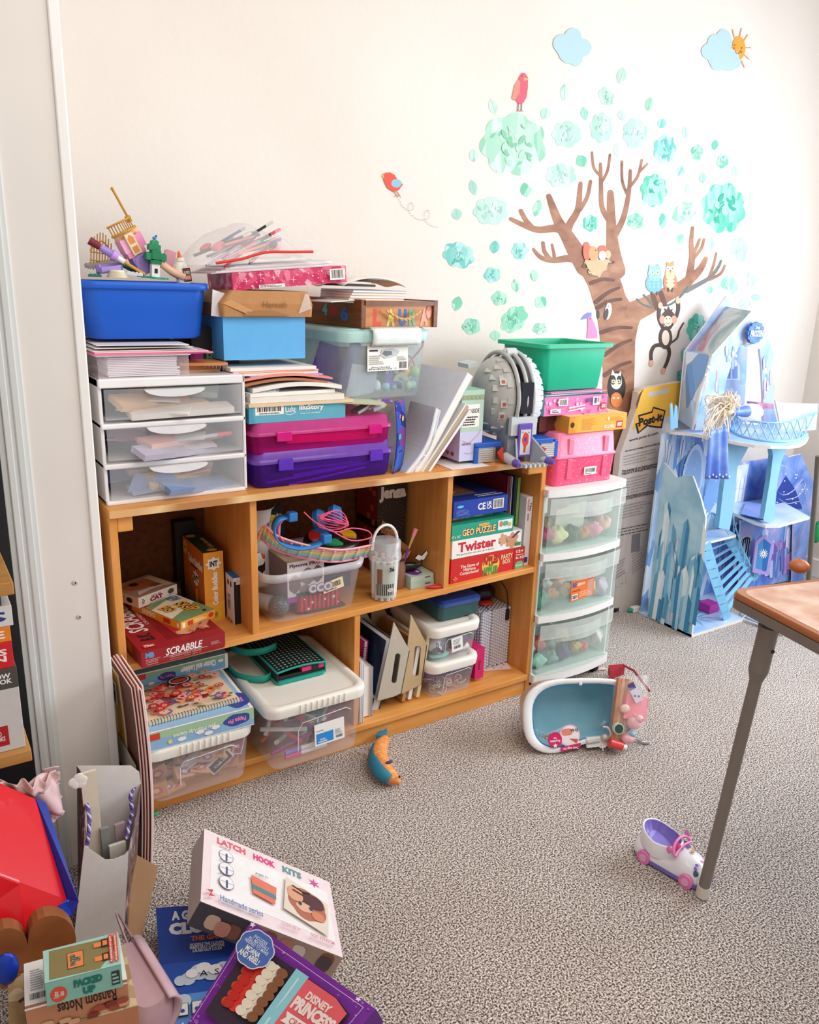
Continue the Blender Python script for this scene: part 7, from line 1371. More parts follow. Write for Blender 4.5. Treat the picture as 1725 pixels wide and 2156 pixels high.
q.rect(.06, .52, .42, .98, mt('d9e4f4')); q.poly([(.1, .55), (.38, .55), (.38, .85), (.24, .96), (.1, .85)], mt('f3f7fc')); [q.line([(.1+.07*k, .55), (.1+.07*k, .9)], .002, mt('b4c6e4')) for k in range(5)]; [q.line([(.1, .6+.1*k), (.38, .6+.1*k)], .002, mt('b4c6e4')) for k in range(3)]
crystals(m, [Vector((.44, .2545, .02)), Vector((.79, .2545, .02)), Vector((.79, .2545, .40)), Vector((.44, .2545, .40))], 22, 9, ['6a8ad0', '8fb0e0', 'c3b4e2', 'a07ac0', 'b9d6ee', '5a7ac0'])
m.obj('right_back_wall', t)
def PLp(px, z, o=CO): return [PZ(p, z)-o for p in px]
def deck(name, px, z, th=.010, extra=()):
    m = M(); pts = PLp(px, z)+[Vector(e)-CO+Vector((0, 0, z)) for e in extra]; m.prism(pts, (0, 0, -th), floorp, edge); return m.obj(name, t, bevel=.001)
deck('upper_deck', [(1410,908),(1461,913),(1552.6,931),(1590,937),(1623,939),(1660,939),(1685,936),(1699,928),(1704,918)], .775, .011, ((2.72, .08, 0), (2.62, .275, 0)))
deck('middle_deck', [(1538,1057),(1545.5,1080),(1588,1099),(1612,1106),(1641,1106),(1706,1088)], .42, .011, ((2.93, .255, 0), (2.66, .275, 0)))
deck('landing', [(1482,1143),(1551,1126),(1530,1112),(1470,1120)], .36, .010)
# wing wall with swirls
def art_wing(m, pts):
    F_ = lambda L, l=1: [PY(p, .18-.0006*l)-CO for p in L]
    m.poly(F_([(1632,1068),(1636,1035),(1655,1001),(1675,1030),(1690,1072)]), mt('1f3f96')); rd = random.Random(3)
    for k in range(14): x = rd.uniform(1636, 1700); y = rd.uniform(995, 1070); m.poly(F_([(x+1.5*cos(a), y+1.5*sin(a)) for a in [2*pi*i/6 for i in range(6)]], 2), WH)
    q = lambda L: [m.poly(F_([(a[0]-.5, a[1]-.5), (b[0]-.5, b[1]-.5), (b[0]+.5, b[1]+.7), (a[0]+.5, a[1]+.7)], 2), mt('c9d6f6')) for a, b in zip(L, L[1:])]
    q(smooth_path([(1634,1030),(1650,1042),(1672,1032),(1690,1010),(1696,1022),(1680,1045),(1655,1052)])); q(smooth_path([(1640,1050),(1660,1060),(1684,1056),(1692,1070)])); q(smooth_path([(1625,975),(1660,985),(1690,1015),(1700,1060)]))
pan('wing_wall', [(1606,1090),(1626,990),(1650,956),(1662,962),(1688,956),(1717,1026),(1708,1089),(1690,1240),(1668,1250),(1672,1098)], .18, .007, ice2, t, edge, CO, art_wing)
def art_low(m, pts):
    f_ = [PY(p, .1995)-CO for p in ((1560,1232),(1692,1205),(1704,1094),(1564,1110))]; crystals(m, f_, 30, 12, ['5a7ac8', '7f9fd8', 'b4c8ee', 'a58ad0', 'd6c3e6', '8fb4e4', '6f5ab0'], .2, .6, 1.5)
pan('lower_wall', [(1556,1245),(1693,1215),(1706,1092),(1560,1096)], .20, .006, ice2, t, edge, CO, art_low)
# columns
for a in ([(1535,935),(1580,935),(1553,985),(1548,1050),(1537,1116),(1514,1112),(1522,1040),(1530,980)], [(1625,940),(1660,940),(1648,965),(1638,1010),(1630,1096),(1608,1094),(1622,1010),(1628,960)]):
    pan('column', a, .045 if a[0][0] < 1600 else .0, .02, aqua, t, aquac, CO, bev=.004)
# stairs
m = M(); s0 = [PY((1486,1149), .045)-CO, PY((1531,1306), .045)-CO]; s1 = [PY((1536,1132), .15)-CO, PY((1592,1222), .15)-CO]
for s in (s0, s1): m = M(); v = Vector((.028, 0, .012)); m.prism([s[0]-v, s[0]+v, s[1]+v*.9, s[1]-v*.5], (0, .003, 0), aquac); m.obj('stringer', t)
for k in range(8): f = (k+.6)/8.5; a = s0[0].lerp(s0[1], f); b = s1[0].lerp(s1[1], f); m = M(); m.prism([a+Vector((-.02, 0, 0)), a+Vector((.022, 0, 0)), b+Vector((.022, 0, 0)), b+Vector((-.02, 0, 0))], (0, 0, .003), aquac); m.obj('step', t)
m = M(); rl = [tuple(PY(p, .14)-CO) for p in ((1540,1070),(1548,1105),(1562,1150),(1580,1190),(1594,1214))]; m.tube(smooth_path(rl), .003, aqua)
for k in range(9):
    f = .1+.8*k/8; a = Vector(rl[0]).lerp(Vector(rl[-1]), f); m.tube([a, a+Vector((.012*(-1)**k, 0, -.07))], .002, aqua, n=5)
m.obj('stair_rail', t)
m = M(); rl = [tuple(PY(p, .08)-CO) for p in ((1484,1122),(1488,1095),(1500,1080),(1520,1100),(1535,1125))]; m.tube(smooth_path(rl), .003, aqua); [m.tube([Vector(rl[2])+Vector((.01*k, 0, -.005*k)), Vector(rl[2])+Vector((.012*k-.01, 0, -.06))], .002, aqua, n=5) for k in range(5)]; m.obj('landing_rail', t)
# lower door and arch
def art_door(m, pts):
    F_ = lambda L, l=1: [PY(p, .13-.0006*l)-CO for p in L]
    m.poly(F_([(1592,1196),(1598,1146),(1609,1134),(1624,1146),(1614,1203)]), mt('3f8fd0')); m.poly(F_([(1609,1134),(1624,1146),(1614,1203),(1606,1201)], 2), mt('1f6ab8'))
    for k in range(6): a = pi*k/6; x, y = 1608, 1166; m.poly(F_([(x+9*cos(a)-.8*sin(a), y+10*sin(a)+.8*cos(a)), (x-9*cos(a)-.8*sin(a), y-10*sin(a)+.8*cos(a)), (x-9*cos(a)+.8*sin(a), y-10*sin(a)-.8*cos(a)), (x+9*cos(a)+.8*sin(a), y+10*sin(a)-.8*cos(a))], 3), WH)
pan('door', [(1585,1205),(1592,1140),(1608,1127),(1630,1142),(1620,1212)], .13, .006, 'a79ad8', t, None, CO, art_door)
m = M(); o_ = PY((1562, 1195), .20)-CO; 
for r_, c in ((.052, 'f1f2f8'), (.042, '1c2440')): m.prism([o_+Vector((-r_, -.001*(r_ < .05), -.0)), o_+Vector((r_, -.001*(r_ < .05), 0))]+[o_+Vector((r_*cos(a), -.001*(r_ < .05), .10+r_*sin(a))) for a in [pi*k/10 for k in range(11)]], (0, .006, 0), mt(c))
for k in range(5): m.box(o_.x-.03+.015*k-.001, o_.y-.004, o_.z, o_.x-.03+.015*k+.001, o_.y-.002, o_.z+.13, WH)
m.obj('arched_window', t)
M().box(.235, .10, .012, .30, .16, .05, mt('c93aa0')).obj('pink_chest', t, bevel=.002)
m = M(); m.box(.02, .15, .075, .16, .24, .083, mt('8a6a50')); [m.box(x, y, .012, x+.008, y+.008, .076, mt('3a4a52')) for x in (.03, .145) for y in (.155, .225)]; m.obj('toy_table', t)
m = M(); pts = [PZ(p, .432)-CO for p in ((1560,1082),(1608,1094),(1618,1064),(1572,1055))]; m.prism(pts, (0, 0, -.004), ice2, mt('3a4f9a')); m.obj('rug_plate', t)
# tower
yt, yb = .19, .255
def art_gab(m, pts):
    rd = random.Random(5); F_ = lambda L, l=1: [PY(p, yt-.0005*l)-CO for p in L]
    for k in range(40):
        x, y = rd.choice(((rd.uniform(1485, 1515), rd.uniform(770, 890)), (rd.uniform(1608, 1624), rd.uniform(760, 830)), (rd.uniform(1530, 1552), rd.uniform(735, 765)))); r = rd.uniform(3, 7); a = rd.uniform(0, 3)
        if (x < 1575) != (pts[0].x < .25): continue
        if rd.random() < .5: m.poly(F_([(x+r*.6*cos(i*pi/3), y+r*sin(i*pi/3)) for i in range(6)], 1+k*.1), mt('dce8fa'))
        else: m.poly(F_([(x-2, y+r*2), (x+2, y+r*2), (x+2.5, y-r), (x, y-r*2), (x-2.5, y-r)], 1+k*.1), mt(rd.choice(('b8a6da', '8fb6e6', 'c9b0d6', '7aa6de'))))
gm = ramp_mat('gable_print', 'noise', [(.3, '7fa8e0'), (.5, 'a9c4ea'), (.7, 'b9aede')], scale=12, rough=.35)
pan('front_gable', [(1461,905.6),(1463,895),(1475,828),(1488,790),(1499.7,748),(1582.6,653.5),(1582,700),(1559.7,722),(1545.5,754),(1530,800),(1521,850),(1514,907)], yt, .009, gm, t, edge, CO, art_gab)
pan('front_gable', [(1582.6,653.5),(1616,705),(1630,747),(1625,779),(1632,817.5),(1628,846),(1640,905),(1608,906),(1607,830),(1604,770),(1600,735),(1574,730),(1559.7,722),(1582,700)], yt, .009, gm, t, edge, CO, art_gab)
m = M(); G = lambda p, y: PY(p, y)-CO
rf = ramp_mat('crystal_roof', 'noise', [(.3, '7f9aa8'), (.45, 'a9bcc4'), (.55, 'd3dcdc'), (.68, 'c98f9a'), (.8, '8fa6ae')], scale=9, sc=(1, 1, .35), rough=.4, dist=.8)
qd = [G((1499.7, 747), yt-.006), G((1582.6, 655), yt-.006), G((1528, 645), yb+.06), G((1461, 736), yb+.06)]; m.prism(qd, (0, 0, -.006), rf, edge); crystals(m, [qd[0]+Vector((0,0,.001)), qd[3]+Vector((0,0,.001)), qd[2]+Vector((0,0,.001)), qd[1]+Vector((0,0,.001))][:4], 12, 6, ['c9707e', '8fa8b4', 'e3e8e6', '6f8a98', 'b9c6c8'], .2, .5); m.obj('roof_panel', t)
m = M(); sw = [G((1461,905), yt), G((1499.7,748), yt), G((1443,740), yb+.06), G((1429,884), yb+.06)]; m.prism(sw, (.006, 0, 0), ice); q = QP(m, [sw[3]+Vector((-.001,0,0)), sw[0]+Vector((-.001,0,0)), sw[1]+Vector((-.001,0,0)), sw[2]+Vector((-.001,0,0))], .0003)
for v0 in (.05, .52): q.poly([(.2, v0), (.8, v0), (.8, v0+.24), (.7, v0+.36), (.5, v0+.4), (.3, v0+.36), (.2, v0+.24)], mt('cfe0f6')).poly([(.26, v0+.03), (.48, v0+.03), (.48, v0+.36), (.34, v0+.32), (.26, v0+.22)], mt('6f9ae0')).poly([(.52, v0+.03), (.74, v0+.03), (.74, v0+.22), (.66, v0+.32), (.52, v0+.36)], mt('8fb2ea'))
m.obj('tower_side', t)
def art_bg(m, pts):
    F_ = lambda L, l=1: [PY(p, yb+.055-.0006*l)-CO for p in L]
    for y0 in (745, 815): m.poly(F_([(1524, y0+55), (1558, y0+55), (1558, y0+25), (1541, y0), (1524, y0+25)]), mt('cfe0f6')); m.poly(F_([(1528, y0+52), (1539, y0+52), (1539, y0+10), (1528, y0+26)], 2), mt('6f90de')); m.poly(F_([(1543, y0+52), (1554, y0+52), (1554, y0+26), (1543, y0+10)], 2), mt('7f9fe4'))
pan('back_gable', [(1529.7,623.5),(1443,740),(1429,884),(1512,898),(1566,890),(1575,735),(1556,690)], yb+.055, .006, gm, t, edge, CO, art_bg)
# name sign
so = PY((1586.8, 700.4), yt-.012)-CO; m = M(); R_ = []
for dy in (0, .012): R_.append([so+Vector((.05*(1+.05*cos(12*a))*cos(a), -dy, .040*(1+.05*cos(12*a))*sin(a))) for a in [2*pi*k/48 for k in range(48)]])
m.loft(R_, mt('2a6ab8', .3), smooth=False); q = Paint(m, so+Vector((-.05, -.0125, -.040)), (1, 0, 0), (0, 0, 1), .10, .08)
for k in range(24): a = 2*pi*k/24; q.star(.5+.38*cos(a), .5+.38*sin(a), .04, .05, mt('7fb2e6'), 4, .3)
q.text('FROZEN', (.1, .32, .9, .62), WH, bold=.04).text('Disney', (.36, .66, .64, .82), WH, shear=.2); m.obj('name_sign', t)
M().box(so.x-.035, so.y+.0, so.z-.045, so.x+.02, so.y+.02, so.z+.01, mt('d8c8b8')).obj('sign_bracket', t, bevel=.004)
# balcony rail
m = M(); tr_ = smooth_path([tuple(PZ(p, .83)-CO) for p in ((1531,862),(1560,881),(1600,889),(1641,890),(1680,882),(1722,868))], 5); br_ = smooth_path([tuple(PZ(p, .778)-CO) for p in ((1532,898),(1556,916),(1600,927),(1641,930),(1680,926),(1700,914))], 5)
m.tube(tr_, .004, aqua); m.tube(br_, .005, aqua); n = len(tr_)
for k in range(0, n-2, 2): m.tube([br_[k], tr_[min(k+2, n-1)]], .0025, aqua, n=5); m.tube([br_[min(k+2, n-1)], tr_[k]], .0025, aqua, n=5)
m.obj('balcony_rail', t)
pan('side_rail', [(1412,905),(1412,852),(1416,848),(1419,880),(1423,852),(1427,856),(1428,900)], .22, .004, aqua, t, None, CO)
pan('clear_screen', [(1642,848),(1724,850),(1719,905),(1655,912)], .12, .004, clear('e6f1fa', .35, .1), t, None, CO); pan('screen_post', [(1633,843),(1642,846),(1658,914),(1648,914)], .11, .006, 'f3ead8', t, None, CO)
pan('pink_shelf', [(1596,848),(1630,851),(1629,861),(1597,859)], .15, .05, 'c98aae', t, None, CO)
# doll
p = PZ((1540, 905), .778); t = thing('doll', 'doll with long pale blonde hair and blue gown flopped over the upper castle deck', 'doll', p)
hr = mt('efdcb8', .45, var=.25, scale=200); hr2 = mt('f1e8dc', .4, var=.2, scale=200); rd = random.Random(11); m = M(); m2 = M()
hd = PY((1535, 868), -.0)-p
for k in range(130):
    a = rd.uniform(0, 2*pi); e_ = rd.uniform(-.2, 1); q0 = hd+Vector((.015*cos(a), .015*sin(a), .01*e_)); tx_ = rd.uniform(1478, 1560); ty = rd.uniform(830, 925) if tx_ < 1540 else rd.uniform(830, 870); q2 = PY((tx_, ty), rd.uniform(-.05, .08))-p; q2.z = max(q2.z, .004) if ty < 905 else q2.z; q1 = (q0+q2)/2+Vector((rd.uniform(-.02, .02), rd.uniform(-.02, .02), rd.uniform(.015, .045)))
    (m if k % 2 else m2).tube(smooth_path([tuple(q0), tuple(q1), tuple(q2), tuple(q2+Vector((rd.uniform(-.01, .01), -.004, -.012)))], 4), [.0017]*12+[.0006], hr if k % 2 else hr2, n=5)
m.mesh(m2.v, m2.f, hr2, True); m.ball(hd+Vector((-.012, 0, .006)), (.030, .024, .018), hr, 12); m.obj('hair', t)
m = M(); m.ball(PY((1580, 868), .03)-p, (.062, .04, .034), clear('f4f4f8', .5, .5), 14); m.obj('gauze_veil', t)
blg = ramp_mat('gown_blue', 'noise', [(.3, '4a6fd0'), (.6, '7f9fe6'), (.8, 'b9cdf2')], scale=10, rough=.4)
A0, A1, B0, B1 = [PY(u, -.035)-p for u in ((1495, 908), (1532, 900), (1484, 1008), (1534, 1008))]
m = M(); m.grid(lambda u, v: (A0.lerp(A1, u)).lerp(B0.lerp(B1, u), v)+Vector((0, -.006*sin(5*pi*u)*(.4+v), 0)), 24, 12, blg); m.obj('gown', t, solid=.002)
m = M(); q = QP(m, [B0+Vector((0,-.012,0)), B1+Vector((0,-.012,0)), A1+Vector((0,-.012,0)), A0+Vector((0,-.012,0))], .0003); [q.star(.08+.14*k, .06+.04*(k % 2), .05, .03, WH, 6, .3) for k in range(7)]; m.obj('snowflake_hem', t)
M().loft([[hd+Vector((.03+.05*f, .005, -.004))+Vector((0, r*cos(a), r*sin(a))) for a in [2*pi*k/12 for k in range(12)]] for f, r in ((0, .010), (.3, .016), (.7, .013), (1, .018), (1.6, .022))], mt('5f86d6', .4)).obj('bodice', t)
# folding toy stool frame
m = M(); fp = [PZ(p_, .01) for p_ in ((1562,1302),(1652,1336),(1600,1312))]+[PZ((1585, 1285), .05)]; m.tube([fp[0], fp[1]], .004, mt('e3e3e6', .3)); m.tube([fp[0], fp[3], fp[0]+Vector((.16, .05, .03)), fp[1]], .0035, mt('e3e3e6', .3)); m.prism([fp[0]+Vector((.02, .02, .0)), fp[1]+Vector((0, .03, 0)), fp[0]+Vector((.16, .08, 0))], (0, 0, .006), clear('bcd6ee', .5)); tag(m.obj('wire_stand'), 'low white wire stand on the carpet right of the castle base', 'stand')
m = M(); m.cyl(PY((1700, 1260), -.2), PY((1723, 960), -.2), .009, mt('6a645a', .5)); tag(m.obj('floor_pole'), 'dark grey pole rising behind the table at the right edge', 'pole')
tag(lump('green_toy', 'x', PY((1722, 1120), .1), (.02, .02, .05), mt('2fa35a'), 5, .1), 'green toy edge just visible at the right border', 'toy')
# ---------------------------------------------------------------- folding table
zt = .72; C0 = PZ((1534, 1240), zt); rt = -.23; t = thing('folding_table', 'folding table with a brown edged pale top and grey metal legs', 'table', (C0.x, C0.y, 0), rt); tw = .86
top = ramp_mat('table_top', 'noise', [(.35, 'bf8f78'), (.5, 'cfa793'), (.65, 'dcbfb0')], scale=14, rough=.12, detail=6); brn = mt('a8653a', .35, coat=.3); gm_ = mt('8d837b', .38, .35)
m = M(); m.loft([rr(tw, tw, .03, z_, tw/2, -tw/2) for z_ in (zt-.012, zt-.006)]+[rr(tw-.006, tw-.006, .03, zt, tw/2, -tw/2)], brn, True, True); m.loft([rr(tw-.03, tw-.03, .03, zt+.0004, tw/2, -tw/2)]*2, top, False, True); m.obj('table_top', t)
m = M(); m.loft([rr(tw, tw, .03, z_, tw/2, -tw/2) for z_ in (zt-.034, zt-.014)], gm_, True, True, smooth=False); m.obj('frame_rail', t, bevel=.003)
R0 = Matrix.Rotation(-rt, 4, 'Z'); lb = R0 @ (PZ((1478, 1888), 0)-Vector((C0.x, C0.y, 0))); lt2 = Vector((lb.x+.015, lb.y-.03, zt-.034)) ; lt2 = R0 @ (PZ((1622, 1318), zt-.05)-Vector((C0.x, C0.y, 0))); lt2.z = zt-.034; lb.z = .004
for dx, dy in ((0, 0), (tw-.13, 0), (0, -tw+.2), (tw-.13, -tw+.2)):
    o_ = Vector((dx, dy, 0)); a = lb+o_; b = lt2+o_; m = M(); m.cyl(a.lerp(b, .03), b, .0125, gm_, n=20); lg = m.obj('leg', t)
    m = M(); m.cyl(a.lerp(b, .83), a.lerp(b, .965), .0195, gm_, n=20); m.cyl(a.lerp(b, .80), a.lerp(b, .83), .0135, gm_, .0195, n=20); m.cyl(a.lerp(b, .965), a.lerp(b, .975), .021, gm_, n=20); m.cyl(a.lerp(b, .905)+Vector((.004, -.017, 0)), a.lerp(b, .905)+Vector((.004, -.021, 0)), .004, mt('3a2a2a')); m.obj('leg_sleeve', lg)
    m = M(); m.cyl(a, a.lerp(b, .04), .0145, mt('dcd6ca', .5), n=16); m.obj('foot_cap', lg)
p = PZ((1700, 1200), zt); carton('game_box', 'black box with white lettering lying on the folding table', 'box', (Vector((p.x, p.y-.05, zt+.001)), -1.35, .22, .045), .16, '17161a', lambda f: (f['front'].text('BACK & FORTH', (.15, .3, .7, .6), WH), f['front'].star(.08, .7, .03, .12, mt('d8402a')), f['top'].rect(0, 0, 1, 1, mt('cfe0e6'))))
lump('clay_cup', 'brown clay lump at the back corner of the folding table', PZ((1683, 1192), zt+.012), (.022, .022, .016), mt('b8683a', .4), 9, .06, cat='toy')
# ---------------------------------------------------------------- on the carpet
# doll bath lying on its side
T0 = PZ((1106, 1594), .0); t = thing('toy_bathtub', 'white doll bathtub with blue inside lying on its side on the carpet', 'toy', T0, (radians(-20), 0, -.36))
L_, H_ = .375, .212
def ring(s, y, dz=0, n=40):
    o = []
    for k in range(n):
        a = 2*pi*k/n; x = cos(a); z = sin(a); x = math.copysign(abs(x)**.62, x); z = math.copysign(abs(z)**.72, z)
        zz = H_/2+z*(H_/2)*s*(1-.10*x)-(.022*math.exp(-((x)*2.6)**2) if z < 0 else -.0)*-1; o.append(Vector((L_/2+x*L_/2*s, y, zz+dz)))
    return o
wt = mt('f3f2f4', .25, coat=.4); bt = ramp_mat('tub_blue', 'noise', [(.3, '86c2d6'), (.7, 'a3d4e4')], scale=5, rough=.15)
m = M(); m.loft([ring(1, 0), ring(.99, .012), ring(.95, .03), ring(.86, .105), ring(.80, .115)], mt('d9c3b6', .3), False, True); m.obj('tub_shell', t)
m = M(); m.loft([ring(1, .004), ring(1.0, -.003), ring(.97, -.006), ring(.86, -.004), ring(.85, .004)], wt, False, False); m.obj('rim', t)
m = M(); m.loft([ring(.852, .0), ring(.84, .012), ring(.81, .06), ring(.76, .098), ring(.5, .10)], bt, False, True); m.tube(ring(.85, -.001), .0022, mt('2a82b8', .2), closed=True); m.obj('blue_lining', t)
m = M(); m.ball((L_*.48, -.006, H_*.93), (.006, .002, .006), mt('e0d6e6')); m.obj('round_button', t)
sv = mt('c9c4be', .3, .3); m = M(); m.box(L_*.5, -.012, .012, L_*.80, -.004, .042, wt); m.ball((L_*.64, -.02, .04), .011, sv, 12); m.tube(smooth_path([(L_*.66, -.02, .03), (L_*.68, -.03, .05), (L_*.66, -.03, .068), (L_*.62, -.028, .072)]), .0035, sv); m.cyl((L_*.50, -.014, .028), (L_*.6, -.014, .03), .005, sv); m.cyl((L_*.76, -.014, .03), (L_*.76, -.022, .03), .008, sv); [m.cyl((L_*.62-.01*cos(a), -.02, .012-.01*sin(a)), (L_*.62+.01*cos(a), -.02, .012+.01*sin(a)), .002, wt, n=6) for a in (0, pi/2)]; [m.cyl((L_*.8-.01*cos(a), -.02, .02-.01*sin(a)), (L_*.8+.01*cos(a), -.02, .02+.01*sin(a)), .002, sv, n=6) for a in (0, pi/2)]; m.obj('faucet', t)
m = M(); q = Paint(m, (L_*.18, -.009, .006), (1, 0, 0), (0, 0, 1), .11, .075, .0006); q.ell(.62, .6, .3, .42, mt('f3b6d0')).ell(.62, .6, .27, .38, mt('f6ecee')).blob(.55, .75, .16, .14, mt('e98a78'), 4).poly([(.6, .5), (.85, .45), (.8, .3), (.7, .4)], mt('c9604a')).text("It's fun", (.66, .72, .86, .86), K, 180).ell(.2, .5, .2, .3, mt('d81a6a')).text('Recyclable\nme', (.06, .4, .34, .6), WH, 180).star(.2, .28, .07, .1, WH, 5).poly([(.35, .02), (.9, .14), (.92, .3), (.33, .2)], mt('d81a6a')).text('Twin tugs for', (.4, .08, .85, .2), WH, 180); m.obj('round_sticker', t)
# packed toys held on the tub end
def ont(name, label, x, y, z, fn, rot=(0, 0, 0), cat='toy'):
    m = M(); fn(m); Tm = Matrix.Translation(T0) @ Matrix.Rotation(-.36, 4, 'Z') @ Matrix.Rotation(radians(-20), 4, 'X'); return tag(m.obj(name, loc=Tm @ Vector((x*1.12, y-.004, z*1.12)), rot=(rot[0]+radians(-20), rot[1], rot[2]-.36)), label, cat)
ont('wooden_crate', 'striped pink and tan wood-look strip across the end of the doll bathtub', .262, -.018, .095, lambda m: [m.box(-.024+.012*k, -.006, -.10, -.013+.012*k, .006, .10, mt(['c98a6a', 'd9a080', 'c07f60', 'd8a286'][k])) for k in range(4)], (0, -.0+.22, 0))
ont('towel', 'folded pink cloth strapped to the end of the doll bathtub', .305, -.022, .105, lambda m: m.box(-.04, -.006, -.035, .035, .006, .035, mt('f08a9a', .8)), (0, .25, 0), 'cloth')
ont('toy_tube', 'white and lilac toy lotion tube on the pink cloth', .300, -.034, .145, lambda m: (m.box(-.012, -.004, -.026, .012, .004, .014, mt('e6dcf2')), m.box(-.009, -.004, .014, .009, .004, .032, mt('5a4a86')), Paint(m, (-.012, -.0042, -.02), (1, 0, 0), (0, 0, 1), .024, .025).star(.3, .6, .2, .2, mt('4a3a86'), 5).star(.7, .35, .2, .2, mt('4a3a86'), 5)), (0, -.45, 0))
ont('toy_pig', 'pink moulded pig bath toy at the end of the doll bathtub', .292, -.036, .070, lambda m: (m.ball((0, 0, 0), (.024, .014, .020), mt('f0b0bc', .3)), m.ball((.012, -.008, .012), (.013, .010, .012), mt('f4bcc6', .3), 10), m.ball((.018, -.016, .010), .002, K, 6), m.ball((.0, -.004, .022), (.005, .004, .006), mt('f0a0b0', .3), 8)))
ont('toy_soap', 'cream round soap toy above the pink pig', .268, -.034, .108, lambda m: m.ball((0, 0, 0), (.016, .008, .013), mt('ecc8b4', .3)))
ont('toy_lens', 'dark green round lens toy left of the pink pig', .243, -.034, .060, lambda m: (m.cyl((0, 0, 0), (0, -.012, 0), .016, mt('bfe3d2', .3), n=20), m.cyl((0, -.012, 0), (0, -.014, 0), .013, mt('2f4a3e', .2), n=20)))
ont('toy_duck', 'pink and blue bath toy below the pig', .270, -.036, .030, lambda m: (m.ball((0, 0, 0), (.020, .012, .014), mt('eaa8b4', .3)), m.ball((.014, -.004, .014), (.010, .008, .008), mt('8fc0d8', .3), 10)))
ont('toy_bottle', 'red toy bottle with a white cap at the foot of the bathtub', .238, -.036, .018, lambda m: (m.cyl((-.022, 0, .008), (.016, 0, -.006), .013, mt('e0483f', .3)), m.cyl((.016, 0, -.006), (.030, 0, -.010), .008, WH)))
m_ = M(); Tm = Matrix.Translation(T0) @ Matrix.Rotation(-.36, 4, 'Z') @ Matrix.Rotation(radians(-20), 4, 'X')
m_.grid(lambda u, v: (.262+.11*u+.035*(v-.3), -.012-.046*sin(pi*u)**.5*sin(pi*v)**.5, .004+.205*v), 14, 14, clear('f2efee', .16, .06)); o = m_.obj('plastic_wrap', loc=T0, rot=(radians(-20), 0, -.36)); tag(o, 'clear plastic wrap over the toys on the doll bathtub', 'packaging')
m = M(); m.prism([PZ(p, .05) for p in ((1282,1400),(1312,1398),(1316,1404),(1286,1414))], (0, 0, -.03), mt('a81f2e')); m.tube([PZ((1312, 1400), .06), PZ((1335, 1412), .05), PZ((1368, 1455), .02)], .004, mt('a0183a')); tag(m.obj('toy_tray'), 'dark red plastic frame behind the end of the doll bathtub', 'toy')
m = M(); m.tube(smooth_path([tuple(PZ(p, z)) for p, z in (((1318, 1552), .02), ((1338, 1556), .008), ((1352, 1562), .006), ((1368, 1564), .006))]), [.002]*6+[.004, .0055, .006, .0065, .006, .005, .004], mt('b9b9bd', .3, .7)); tag(m.obj('spoon'), 'small metal spoon handle on the carpet beside the bathtub', 'spoon')
slip('paper_scrap', 'pale pink paper scrap behind the doll bathtub', 'paper', PZ((1262, 1408), .004), (.05, .02, .001), 'f0d3d0', (0, 0, -.3))
# fish toy
pf = [PZ(u, z) for u, z in (((812, 1556), .02), ((800, 1575), .028), ((797, 1600), .032), ((808, 1622), .030), ((824, 1636), .024), ((838, 1645), .018))]
f0 = pf[0].copy(); f0.z = 0; t = thing('toy_fish', 'orange and teal curved fish toy with a white tag in front of the bookcase', 'toy', f0)
orn = ramp_mat('fish_scales', 'voronoi', [(.0, 'f09a4c'), (.5, 'e8873c'), (.8, 'f2aa66')], scale=140, rough=.6); tl_ = mt('2f7f9a', .6, var=.15, scale=200); pp = smooth_path([tuple(v-f0) for v in pf], 4); N = len(pp); rs = [.006+.022*sin(pi*min(1, (i+1.5)/(N+1)))**.8 for i in range(N)]
m = M(); m.tube(pp, rs, orn, n=16); m.ball(pp[-1], rs[-1]*1.05, mt('f0a05a', .6), 10); m.obj('body', t)
m = M(); m.tube([Vector(v)+Vector((-.011, -.004, .003)) for v in pp[2:-3]], [r*.82 for r in rs[2:-3]], tl_, n=14); m.obj('teal_back', t)
m = M(); e = Vector(pp[0]); m.prism([e+Vector((0, -.006, 0)), e+Vector((-.026, .012, .002)), e+Vector((-.008, .022, .004)), e+Vector((.006, .018, .006)), e+Vector((.020, .022, .008))], (0, .004, .010), tl_); m.obj('tail_fin', t, bevel=.002)
m = M(); c_ = Vector(pp[N//2+2]); m.ball(c_+Vector((.012, -.008, .026)), (.012, .005, .004), mt('1f3f6a'), 8); m.obj('fin', t); m = M(); m.ball(Vector(pp[-3])+Vector((.006, -.012, .014)), .0035, K, 8); m.obj('eye', t)
m = M(); m.mesh([PZ((788, 1592), .03)-f0+Vector((0, 0, .008)), PZ((768, 1580), .02)-f0, PZ((746, 1574), .012)-f0, PZ((746, 1578), .006)-f0, PZ((768, 1586), .012)-f0, PZ((788, 1598), .026)-f0], [(0, 1, 4, 5), (1, 2, 3, 4)], WH); m.obj('cloth_tag', t, solid=.001)
